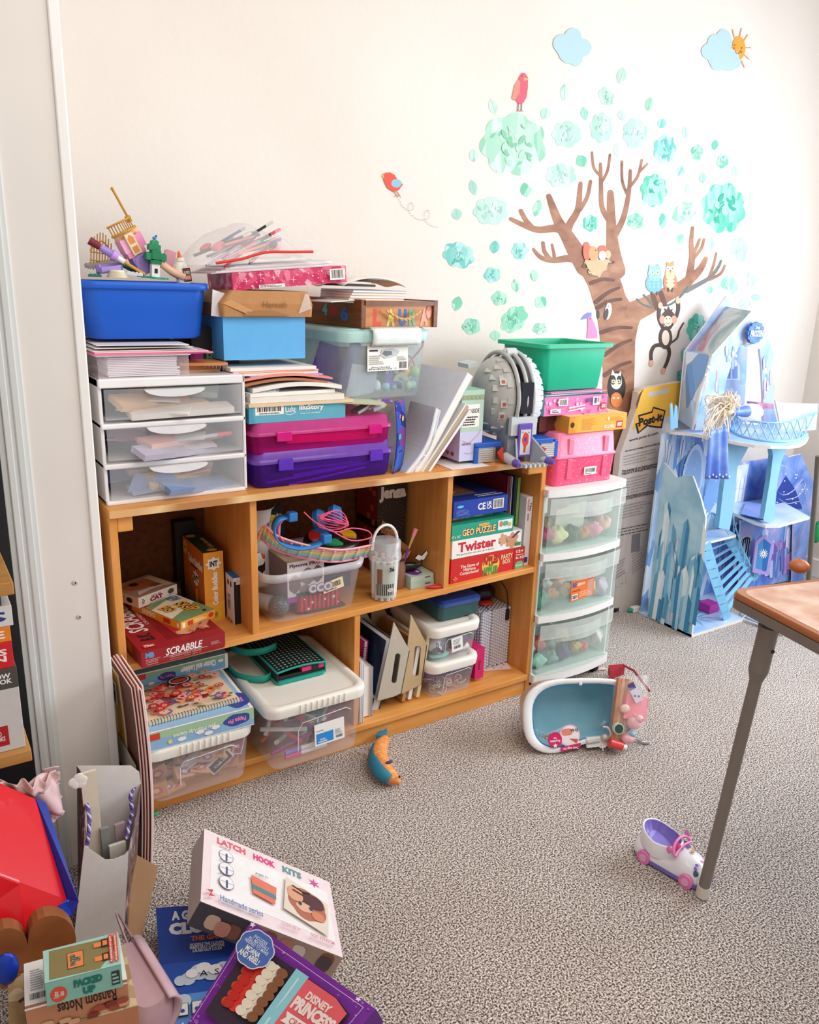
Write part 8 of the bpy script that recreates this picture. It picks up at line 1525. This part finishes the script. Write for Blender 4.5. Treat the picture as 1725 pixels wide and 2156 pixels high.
# toy car
pc = PZ((1432, 1822), 0); t = thing('toy_car', 'white convertible toy car with purple seats and pink wheels by the table leg', 'toy car', (1.043, -.808, 0), radians(-80)+.02)
bw = mt('f3f1f6', .3, coat=.3); lilc = mt('8a78d0', .4); pkc = mt('f08ac4', .35); w, L = .082, .175
def cr(y0, w_, z0, z1): return None
m = M(); R_ = []
for f, hw, zt_2 in ((0, .030, .045), (.05, .038, .046), (.2, .041, .042), (.34, .041, .038), (.5, .041, .044), (.58, .041, .060), (.75, .040, .056), (.9, .036, .044), (.98, .028, .032), (1, .020, .022)):
    x = -L/2+L*f; R_.append([Vector((x, hw*cos(a), .014+(zt_2-.014)*max(0, sin(a))**.6 if sin(a) > 0 else .014)) for a in [pi*k/14 for k in range(15)]])
m.loft(R_, bw, True, True, closed=False)
er = lambda s_, z, fl=0: [Vector((-.036+.050*s_*cos(a)*(1+fl*abs(sin(6*a))), .0415*s_*sin(a)*(1+fl*abs(sin(6*a))), z+.014*max(0, -cos(a)))) for a in [2*pi*k/60 for k in range(60)]]
m.loft([er(1, .03), er(1, .066), er(.93, .069), er(.88, .066)], bw, False, False); m.obj('car_body', t)
m = M(); m.loft([rr(L*1.0, w*1.02, .03, .006), rr(L*1.02, w*1.04, .03, .016)], lilc); m.obj('chassis', t, bevel=.002)
m = M(); m.loft([er(.885, .067), er(.86, .062, -.05), er(.74, .046, -.08), er(.6, .046)], lilc, False, True); m.obj('seat', t)
m = M(); m.tube([(.016-.012*cos(a), .038*sin(a), .060+.020*cos(a)) for a in [-pi/2+pi*k/12 for k in range(13)]], .0034, pkc); m.tube([(.018-.004*sin(pi*k/8), -.038+.076*k/8, .060+.004*sin(pi*k/8)) for k in range(9)], .0032, pkc); m.obj('windshield', t)
for sy in (-1, 1): m = M(); m.ball((.004, sy*.042, .072), (.007, .003, .010), pkc, 8); m.obj('mirror', t)
M().cyl((.006, -.01, .062), (.002, -.01, .068), .012, mt('e0508a', .3)).obj('steering_wheel', t)
for x in (-.055, .052):
    for sy in (-1, 1): m = M(); m.cyl((x, sy*.034, .016), (x, sy*.046, .016), .0165, pkc, n=20); m.cyl((x, sy*.046, .016), (x, sy*.048, .016), .009, mt('f7b6da'), n=14); m.obj('wheel', t)
for sy in (-1, 1): m = M(); m.ball((.066, sy*.026, .034), (.007, .008, .010), mt('4a6a8a', .2), 10); m.obj('headlight', t)
m = M(); rd = random.Random(4)
for k in range(14): x = rd.uniform(-.02, .07); y = rd.uniform(-.03, .03); s = rd.uniform(.003, .006); z = .062-.012*max(0, (x-.02)/.05)-.12*abs(y); x += .01; m.prism([(x+s*cos(a), y+s*sin(a), z) for a in [2*pi*i/8 for i in range(8)]], (0, 0, .001), mt(rd.choice(('e05a8a', 'f0a05a', '7a5ab0', 'd83a4a', 'f2b6cc'))))
m.obj('stickers', t)
# ---------------------------------------------------------------- game boxes front left
def qbox(name, label, cat, px, zs, th, side, art, group=None, sides=None):
    q = [PZ(p, z) for p, z in zip(px, zs)]; o = q[0].copy(); n = (q[1]-q[0]).cross(q[3]-q[0]).normalized(); m = M(); a = [p-o for p in q]; m.prism(a, -n*th, hexm(side)); Q = QP(m, a); art(Q)
    if sides: F_ = [a[0]-n*th, a[1]-n*th, a[1], a[0]]; sides(QP(m, F_), QP(m, [a[3]-n*th, a[0]-n*th, a[0], a[3]]))
    return tag(m.obj(name, loc=o), label, cat, group)
def art_cloud(q):
    q.rect(0, 0, 1, 1, mt('1f4fa8')).rect(0, .55, 1, 1, mt('1a3f96')).rect(0, .12, 1, .32, mt('5a8fd0')).text('A GAME', (.18, .88, .62, .96), mt('e3e6ea'), bold=.06).text('CLOUDS', (.14, .76, .98, .86), mt('e3e6ea'), bold=.08).text('THE GAME', (.40, .70, .84, .74), mt('e8703a'), bold=.05).text('DOODLE THE CLOUDS,\nWRITE SILLY CAPTIONS,\nLAUGH OUT LOUD!', (.38, .61, .82, .68), WH, bold=.03)
    for u, v, r in ((.35, .42, .1), (.5, .46, .13), (.66, .44, .12), (.8, .46, .12), (.25, .41, .08), (.12, .28, .12), (.28, .27, .1)): q.ell(u, v, r, r*.45, mt('c3ccd8'))
    for u, v, r in ((.4, .45, .08), (.55, .48, .1), (.7, .46, .09), (.15, .29, .1)): q.ell(u, v, r, r*.4, mt('e9e9ea'))
    q.text('A  S', (.5, .42, .75, .46), K, bold=0)
    for u in (.12, .38, .64): q.rect(u, .17, u+.22, .25, K).rect(u+.01, .173, u+.21, .247, mt('e6e6e2')).ell(u+.07, .2, .03, .012, mt('1f4fa8')).ell(u+.14, .2, .03, .012, mt('1f4fa8'))
    q.text('A GAME', (.2, .04, .7, .12), WH, bold=.05)
qbox('board_game_box', 'blue cloud picture board game lying at the front left on the carpet', 'board game', [(348, 2210), (500, 2180), (505, 1900), (328, 1912)], [.07]*4, .065, '1c3f8c', art_cloud)
def art_latch(q):
    q.rect(0, 0, 1, 1, mt('f4eef0')).rect(.0, .0, 1, 1, mt('f5e3e6')).rect(.06, .16, .96, .82, mt('f7f4f4'))
    q.text('LATCH', (.10, .86, .32, .95), mt('e86a78'), bold=.05).text('HOOK', (.38, .85, .55, .94), mt('e84a90'), bold=.05).text('KITS', (.61, .85, .76, .94), mt('6aa0a0'), bold=.04).star(.86, .87, .05, .07, mt('d85a9a'), 6, .3)
    for k in range(3): v = .72-.19*k; q.ell(.17, v, .055, .085, mt('8a8a98')).ell(.17, v, .051, .079, mt('f7f4f4')).line([(.12, v), (.22, v)], .001, mt('8a8a98')).rect(.165, v-.07, .178, v+.03, mt('4a5a8a')); q.text(['Loop it!', 'Hook it!', 'Pull!'][k], (.12, v+.09, .2, v+.115), mt('6a6a78'))
    q.poly([(.36, .34), (.52, .3), (.54, .54), (.35, .58)], mt('e8806a')).poly([(.355, .40), (.53, .37), (.53, .43), (.355, .46)], mt('5a9090')).text('AGES 7+', (.38, .61, .48, .64), mt('6a6a78'))
    q.poly([(.58, .3), (.9, .16), (.94, .6), (.62, .76)], mt('e8dccc')); q.blob(.77, .47, .14, .2, mt('b8705a'), 5).blob(.8, .54, .1, .1, mt('5a3a3c'), 4).blob(.74, .42, .06, .06, mt('e6b49a'), 5).blob(.68, .56, .06, .1, mt('e2a888'), 4).blob(.84, .36, .05, .06, mt('d88a6a'), 4).ell(.71, .45, .014, .024, mt('2f4a6a')).ell(.79, .43, .014, .024, mt('2f4a6a')).line([(.66, .66), (.74, .62), (.8, .64)], .003, mt('4a2a2a')).line([(.66, .6), (.74, .57)], .003, mt('4a2a2a'))
    q.text('Handmade series', (.12, .06, .42, .13), mt('6a86b0')).text('CODE: BZ19', (.55, .06, .68, .10), mt('d88a98')).text('SIZE: 43X43CM', (.76, .06, .93, .10), mt('d88a98')).poly([(.02, .12), (.07, .15), (.05, .09), (.09, .08), (.04, .05), (.06, .1)], mt('e0485a'))
def side_latch(a, b):
    a.rect(0, 0, 1, 1, mt('b49a88')).rect(0, 0, .35, 1, mt('4a454c')); rd = random.Random(2)
    for k in range(12): a.blob(rd.uniform(.05, .95), rd.uniform(.3, .7), .05, .3, mt(rd.choice(('8a5a44', 'd8b8a0', 'e9dcd0', '5a4a52', 'c98a78'))), 4)
    b.rect(0, 0, 1, 1, mt('c9c0bc'))
latch = qbox('craft_kit_box', 'white boxed latch hook kit with a pale pink border lying askew on the carpet', 'craft kit', [(422, 1898), (722, 2017), (694, 1858), (430, 1745)], [.20, .062, .062, .20], .055, 'd9cfcb', art_latch, sides=side_latch)
def art_pr(q):
    q.rect(0, 0, 1, 1, mt('7a2a9e')); rd = random.Random(3)
    for k in range(50): u = rd.choice((rd.uniform(.01, .08), rd.uniform(.93, .99), rd.uniform(0, 1))); v = rd.uniform(.01, .99) if u < .1 or u > .9 else rd.choice((rd.uniform(.88, .99), rd.uniform(.01, .06))); r = rd.uniform(.004, .011); q.ell(u, v, r, r*1.3, mt(rd.choice(('a86ac8', 'c98ad8', '9a50b8'))), 8)
    q.poly([(.10, .14), (.60, .06), (.93, .06), (.93, .80), (.80, .86), (.26, .86), (.10, .76)], mt('3a2a3a'))
    q.line([(.05, .04), (.05, .93), (.96, .93), (.96, .04)], .0008, mt('e9c8e6'))
    for k, (c, u) in enumerate((('d8542e', .20), ('e23a2e', .27), ('c92a24', .22), ('efe4d2', .38), ('ece0cc', .34), ('8a5a3a', .44))):
        for j in range(7): q.ell(u+.010*(j % 2), .30+.075*j, .042, .045, hexm(c), 12)
    q.poly([(.50, .10), (.60, .08), (.60, .86), (.50, .86)], mt('8fd0dc')).line([(.55, .15), (.55, .8)], .003, mt('d8e6ea')).poly([(.60, .08), (.93, .08), (.93, .78), (.82, .84), (.60, .84)], mt('e8606a'))
    q.text('DISNEY', (.66, .68, .84, .76), mt('f6e3dc'), bold=.04).text('PRINCESS', (.615, .54, .92, .67), mt('f6e3dc'), bold=.06).poly([(.62, .4), (.92, .4), (.9, .46), (.92, .5), (.62, .5), (.64, .45)], mt('f3ece6')).text('CROCHET', (.67, .42, .87, .48), mt('d8606a'))
    q.blob(.19, .79, .14, .17, mt('e9dcf0'), 8, .08).blob(.19, .79, .132, .16, mt('4a70b8'), 8, .08).text('INCLUDES\nALL MATERIALS\nNEEDED TO MAKE', (.09, .80, .29, .90), mt('dfe8f6'), bold=.01).text('MOANA\nAND ARIEL!', (.10, .68, .27, .79), WH, bold=.03)
    q.star(.08, .955, .025, .03, WH, 5).star(.93, .95, .02, .025, WH, 5)
qbox('craft_kit_box', 'purple crochet craft kit box with a blue round badge at the front of the pile', 'craft kit', [(395, 2156), (640, 2300), (792, 2125), (530, 1940)], [.125, .14, .215, .20], .045, '6a2490', art_pr)
# card games on a stack, front left
zk_ = .30
def art_pk(q):
    q.rect(0, 0, 1, 1, mt('a8d3c6')).poly([(.06, .06), (.72, .02), (.94, .5), (.94, .9), (.08, .94)], mt('8d7f4e')).rect(.30, .22, .52, .72, mt('3a4a3a')).rect(.31, .24, .51, .70, mt('ef8a4e')).text('PACKED\nUP!', (.34, .3, .48, .64), mt('2a6a5a'), 90, bold=.06)
    for v in (.24, .66): q.rect(.66, v, .84, v+.14, mt('ef8a4e')).rect(.76, v-.04, .86, v+.2, mt('3a2a22')).rect(.78, v, .84, v+.15, mt('ef8a4e'))
    q.rect(.86, .08, .91, .94, mt('e0563f')).text('A quick-hands card game', (.865, .1, .90, .9), WH, 90).rect(.925, .08, .975, .94, mt('e0563f')).text('of outdoorsy cleverness', (.93, .1, .965, .9), WH, 90)
def side_pk(a, b):
    a.rect(0, 0, 1, 1, mt('8ec7b8')).ell(.16, .4, .11, .34, mt('e0563f')).text('Outdoor\nGame', (.09, .25, .23, .55), WH, 90).text('PACKED', (.36, .5, .74, .84), mt('1f7a70'), bold=.08).text('UP', (.47, .12, .64, .44), mt('1f7a70'), bold=.08).rect(.86, .2, .97, .8, mt('2a3a34')).lines_of_print((.87, .25, .96, .75), 3, mt('a8d3c6'))
    b.rect(0, 0, 1, 1, mt('7ab8a8'))
qbox('card_game_box', 'mint green camping card game box on top of the front left stack', 'card game', [(94, 2071), (255, 2030), (249, 1963), (90, 2003)], [zk_]*4, .042, '8ec7b8', art_pk, sides=side_pk)
def art_w(q): q.rect(0, 0, 1, 1, mt('e9e4e0')).lines_of_print((.06, .3, .2, .8), 9, mt('9a9aa0')).bars((.05, .1, .2, .24), K)
def side_rn(a, b): a.rect(0, 0, 1, 1, mt('c98a68')).text('Ransom Notes', (.3, .35, .88, .8), mt('3a2420'), 180, bold=.02); rd = random.Random(6); [a.blob(rd.uniform(0, 1), rd.uniform(0, .35), .06, .1, mt(rd.choice(('b0503a', 'e0a888', 'd8b088', '8a3a2e'))), 4) for k in range(16)]; a.rect(0, .93, 1, 1, WH); b.rect(0, 0, 1, 1, mt('9a6a54'))
z2 = zk_-.0425
qbox('card_game_box', 'word cut-out party game box directly under the mint green box', 'card game', [(52, 2120), (268, 2062), (252, 1975), (50, 2030)], [z2]*4, .05, 'c98a68', art_w, sides=side_rn)
m_ = ramp_mat('newsprint_pattern', 'voronoi', [(0, 'b8a07a'), (.4, 'a88a5e'), (.7, 'd9c7a0'), (.88, '5a4632')], scale=40, rough=.7)
def side_go(a, b): a.rect(0, 0, 1, 1, mt('c4825e')).text('gatsov', (.2, .5, .6, .8), K, 180).rect(.68, .5, .9, .85, mt('3a2a22')).text('expansion\npack', (.7, .55, .88, .8), WH, bold=.02)
qbox('card_game_box', 'larger newsprint patterned game box at the bottom of the front left stack', 'card game', [(20, 2190), (290, 2118), (262, 1990), (16, 2058)], [z2-.052]*4, .20, m_, lambda q: q.rect(0, 0, 1, 1, m_), sides=side_go)
# pink bag
lp = mt('c9a4ae', .45, var=.05); t = thing('handbag', 'dusty pink leather satchel standing between the game boxes', 'bag', (-.158, -.685, 0), .12); t.scale = (.8, .8, .66)
m = M(); m.loft([rr(.085, .20, .025, z_, .03, .06) for z_ in (.0, .03, .16, .22)]+[rr(.06, .19, .025, .245, .03, .06)], lp, True, True); m.obj('bag_body', t)
m = M(); m.grid(lambda u, v: (.045+.035*sin(pi*min(1, u*.9+.1)), -.045+.20*v, .255-.12*u**1.5), 10, 4, mt('d3b0ba', .4)); m.obj('flap', t, solid=.006)
m = M(); m.box(-.01, -.048, .09, .055, -.040, .165, mt('c09aa4', .4)); m.obj('front_pocket', t, bevel=.004)
m = M(); m.tube([(.02+.012*cos(a), -.052, .13+.014*sin(a)) for a in [2*pi*k/14 for k in range(14)]], .002, mt('d8c8b0', .2, .9), closed=True); m.box(.012, -.054, .118, .026, -.050, .128, mt('d8c8b0', .2, .9)); m.obj('clasp', t)
m = M(); strap(m, [(.05, .16, .20), (.06, .27, .22), (.085, .30, .14), (.10, .22, .06), (.085, .05, .02), (.08, -.05, .10)], .013, mt('c9a8ac')); m.obj('shoulder_strap', t, solid=.003)
# gift bag
bo = Vector((-.19, -.36, 0)); t = thing('gift_bag', 'white lined paper gift bag with purple rope handles by the casing', 'gift bag', bo, 0)
yf, yb2 = -.36, -.215; wp_ = mt('f2ece8', .4); G2 = lambda u, y: PY(u, y)-bo; pr_ = ramp_mat('gift_print', 'noise', [(.35, '4a342c'), (.48, '8a6a5a'), (.55, '6a4a7a'), (.65, 'd8c4b0')], scale=16, rough=.5, dist=2)
fl = [G2(u, yf) for u in ((150, 1995), (264, 1992), (271, 1790), (262, 1800), (240, 1809), (222, 1810), (200, 1795), (177, 1780))]; fl[0].z = fl[1].z = 0.001; m = M(); m.prism(fl, (0, .001, 0), wp_); m.obj('front_sheet', t)
bk = [G2(u, yb2) for u in ((166, 1900), (290, 1900), (297, 1650), (293, 1625), (276, 1612), (162, 1613))]; bk[0].z = bk[1].z = .001; m = M(); m.prism(bk, (0, .001, 0), wp_); m.obj('back_sheet', t)
m = M(); m.mesh([fl[0], fl[7], G2((181, 1640), -.27), bk[5], bk[0]], [(0, 1, 2, 3, 4)], pr_); m.obj('left_gusset', t, solid=.001)
m = M(); m.mesh([fl[1], fl[2], G2((290, 1700), -.28), bk[2], bk[1]], [(0, 1, 2, 3, 4)], pr_); m.obj('right_gusset', t, solid=.001)
def rope(pts):
    m = M(); pts = smooth_path([tuple(G2(u, y)) for u, y in pts], 10)
    for s, c in ((0, '5a4a9a'), (2.1, 'd8d0e6'), (4.2, '6a5aa8')): m.tube([(x+.002*cos(k*1.0+s), y+.002*sin(k*1.0+s), z_) for k, (x, y, z_) in enumerate(pts)], .0024, mt(c), n=6)
    return m.obj('rope_handle', t)
rope([((284, 1660), -.30), ((275, 1675), -.31), ((278, 1710), -.31), ((272, 1735), -.31), ((268, 1765), -.33)]); rope([((182, 1690), -.30), ((188, 1720), -.33), ((186, 1760), -.35), ((182, 1785), -.355)])
m = M(); cx_ = G2((164, 1645), -.33); [m.ball(cx_+Vector((dx, 0, dz)), (r, .001, r), WH, 12) for dx, dz, r in ((-.008, .0, .010), (.002, .007, .010), (.008, .0, .010), (-.004, -.008, .008), (.006, -.008, .009))]; m.obj('cloud_tag', t)
for u0, u1, y, c, lb, nm in (((184, 1790), (202, 1620), -.30, 'ece0cc', 'tall cream paper strip standing in the gift bag', 'paper_strip'), ((216, 1800), (228, 1740), -.31, '8f918e', 'silver wrapped slim packet in the gift bag', 'packet'), ((246, 1800), (262, 1730), -.30, 'b09aa0', 'mauve folded paper in the gift bag', 'paper'), ((232, 1812), (264, 1770), -.33, 'cfcbc2', 'grey white folded sheet in the gift bag', 'paper_sheet')):
    a = PY(u0, y); b = PY(u1, y); x0, x1 = min(a.x, b.x), max(a.x, b.x); m = M(); m.box(x0, y-.004, .10, x1, y+.004, b.z, mt(c, .4)); tag(m.obj(nm), lb, 'paper')
m = M(); cb_ = [PZ(u, .012) for u in ((270, 1975), (298, 1975), (336, 1868), (282, 1845), (268, 1850))]; m.prism([cb_[0], cb_[1], cb_[2]+Vector((0, 0, .05)), cb_[3]+Vector((0, 0, .06)), cb_[4]+Vector((0, 0, .05))], (0, 0, .004), mt('b8916c', .8)); tag(m.obj('cardboard_sheet'), 'tan cardboard piece between gift bag and blue board game', 'cardboard')
# ---------------------------------------------------------------- red and blue toy house with a scalloped base
red = mt('e01422', .3, var=.03, coat=.2); blu = mt('1238a8', .35); A_, B_, C_ = PY((75, 1680), -.35), PY((143, 1895), -.50), PY((40, 1857), -.50)
D_ = PY((55, 1972), -.54); E_ = A_+(C_-B_)*2.2; Fp = C_+(C_-B_)*1.6; t = thing('toy_roof', 'big red toy roof with a blue edge at the lower left corner', 'toy', B_)
a, b, c, d = A_-B_, Vector(), C_-B_, D_-B_; e, f = E_-B_, c+(c-b)*1.6; g = d+Vector((-.18, .0, .02))
m = M(); m.mesh([a, b, c, f, e, d, g, a+Vector((-.02, .02, -.2)), e+Vector((0, .02, -.2))], [(0, 1, 2), (0, 2, 3, 4), (1, 5, 2), (2, 5, 6, 3), (0, 7, 5, 1), (4, 8, 7, 0), (5, 7, 8, 6), (3, 6, 8, 4)], red); m.obj('roof', t, bevel=.003)
n_r = ((b-a).cross(c-a)).normalized(); n_r = n_r if n_r.z > 0 else -n_r; s1 = PY((97, 1690), -.36)-B_; s2 = PY((166, 1898), -.52)-B_; s3 = PY((152, 1930), -.54)-B_; s4 = PY((122, 1922), -.53)-B_
m = M(); m.prism([a, s1, s2, b], -n_r*.03, blu); m.prism([b, s2, s3, s4], Vector((-.01, .02, -.004)), blu); m.obj('edge_trim', t, bevel=.004)
bnw = ramp_mat('brown_wood', 'noise', [(.3, '8a4f2a'), (.7, 'a8663a')], scale=12, rough=.4); m = M(); yw = -.58; sc_ = []
for cx_, cy_, r in ((20, 1990, 38), (110, 1975, 50)): sc_ += [(cx_-r*cos(a_), cy_-r*sin(a_)*.95) for a_ in [pi*k/10 for k in range(11)]]
o2 = PY((60, 2000), yw); m.prism([PY(u, yw)-o2 for u in sc_+[(160, 2080), (-20, 2080)]], (0, .025, 0), bnw); t = tag(m.obj('scalloped_board', loc=o2, bevel=.003), 'brown wooden board with scalloped top below the red toy roof', 'wooden board')
m = M(); m.ball(PY((14, 2040), -.62), (.018, .01, .03), blu); tag(m.obj('toy_ball'), 'dark blue rounded toy part at the left edge below the scalloped board', 'toy')
# lace doll dress
t = thing('doll_dress', 'pale pink satin and lace doll dress behind the red toy roof', 'doll dress', PY((50, 1665), -.30)); sat = mt('f0cdd0', .35, bump=.2)
M().grid(lambda u, v: (-.06+.12*u, .03*sin(5*u+2*v), -.05+.085*v*(1-.3*abs(u-.5))+.008*sin(11*u)), 18, 8, sat).obj('satin', t, solid=.003)
m = M(); lace = mt('e6c3c0', .8, bump=.6, scale=120); m.grid(lambda u, v: (-.065+.13*u, -.012+.03*sin(5*u+2)+.012*sin(30*u)*v, .018+.028*v-.05*abs(u-.45)+.004*sin(40*u)), 60, 4, lace); m.grid(lambda u, v: (.035+.02*v+.010*sin(30*u)*v, -.01+.02*sin(4*u), .04-.11*u), 60, 4, lace); m.obj('lace_trim', t, solid=.0015)
# ---------------------------------------------------------------- black shelving at the far left
blk = mt('1b1d20', .5, var=.15); t = thing('shelving_unit', 'black backed shelving unit with light wood shelves at the left edge', 'shelving')
M().box(-.62, -.12, 0, -.212, -.10, 1.75, blk).obj('back_board', t); M().box(-.62, -.60, 0, -.60, -.12, 1.75, blk).obj('side_board', t)
lw2 = ramp_mat('light_shelf_wood', 'noise', [(.3, 'b87f42'), (.7, 'cc9656')], scale=5, sc=(1, 6, 8), rough=.5)
sh = []
for u, u2 in (((27, 1243), (28, 1225)), ((66, 1600), (66, 1578))):
    p = PY(u2, -.31); M().box(-.60, -.31, p.z-.024, p.x, -.12, p.z, lw2).obj('shelf', t, bevel=.002); sh.append(p)
zl = sh[1].z+.0005
for (y0, y1, c, txt, lb) in ((1432, 1560, 'cfcfcc', None, 'tall white book box with a red square, lowest on the black shelving'), (1390, 1432, '4f4c48', 'NOW\nBOOK', 'dark grey book above the white box on the black shelving'), (1338, 1390, 'd8202c', "K'S\nEN", 'red book in the stack on the black shelving'), (1308, 1338, 'ef8a2c', 'E', 'orange book in the stack on the black shelving'), (1268, 1308, 'dfdcdc', 'S', 'white book at the top of the stack on the black shelving')):
    p = PY((46 if y0 > 1400 else 26, y1), -.30); zt3 = PY((44, y0), -.30).z; th = zt3-(zl) if False else (y1-y0)*.00098
    m = M(); x1 = -.243+.003*(y0 % 3); m.box(x1-.16, -.295, zl, x1, -.16, zl+th-.0006, mt(c, .4)); q = Paint(m, (x1-.16, -.295, zl), (1, 0, 0), (0, 0, 1), .16, th)
    if txt: q.text(txt, (.70, .25, .94, .75), WH if c != 'dfdcdc' else mt('2a3a8a'), bold=.03)
    else: q.rect(.62, .1, .84, .42, mt('b0202c')).text('RED\nBOOKS', (.66, .18, .8, .34), WH)
    tag(m.obj('book', bevel=.001), lb, 'book'); zl += th
m = M(); m.box(-.39, -.29, zl, -.252, -.18, zl+.03, mt('3f3d3c')); tag(m.obj('box_file'), 'dark grey item under the upper shelf of the black shelving', 'box')
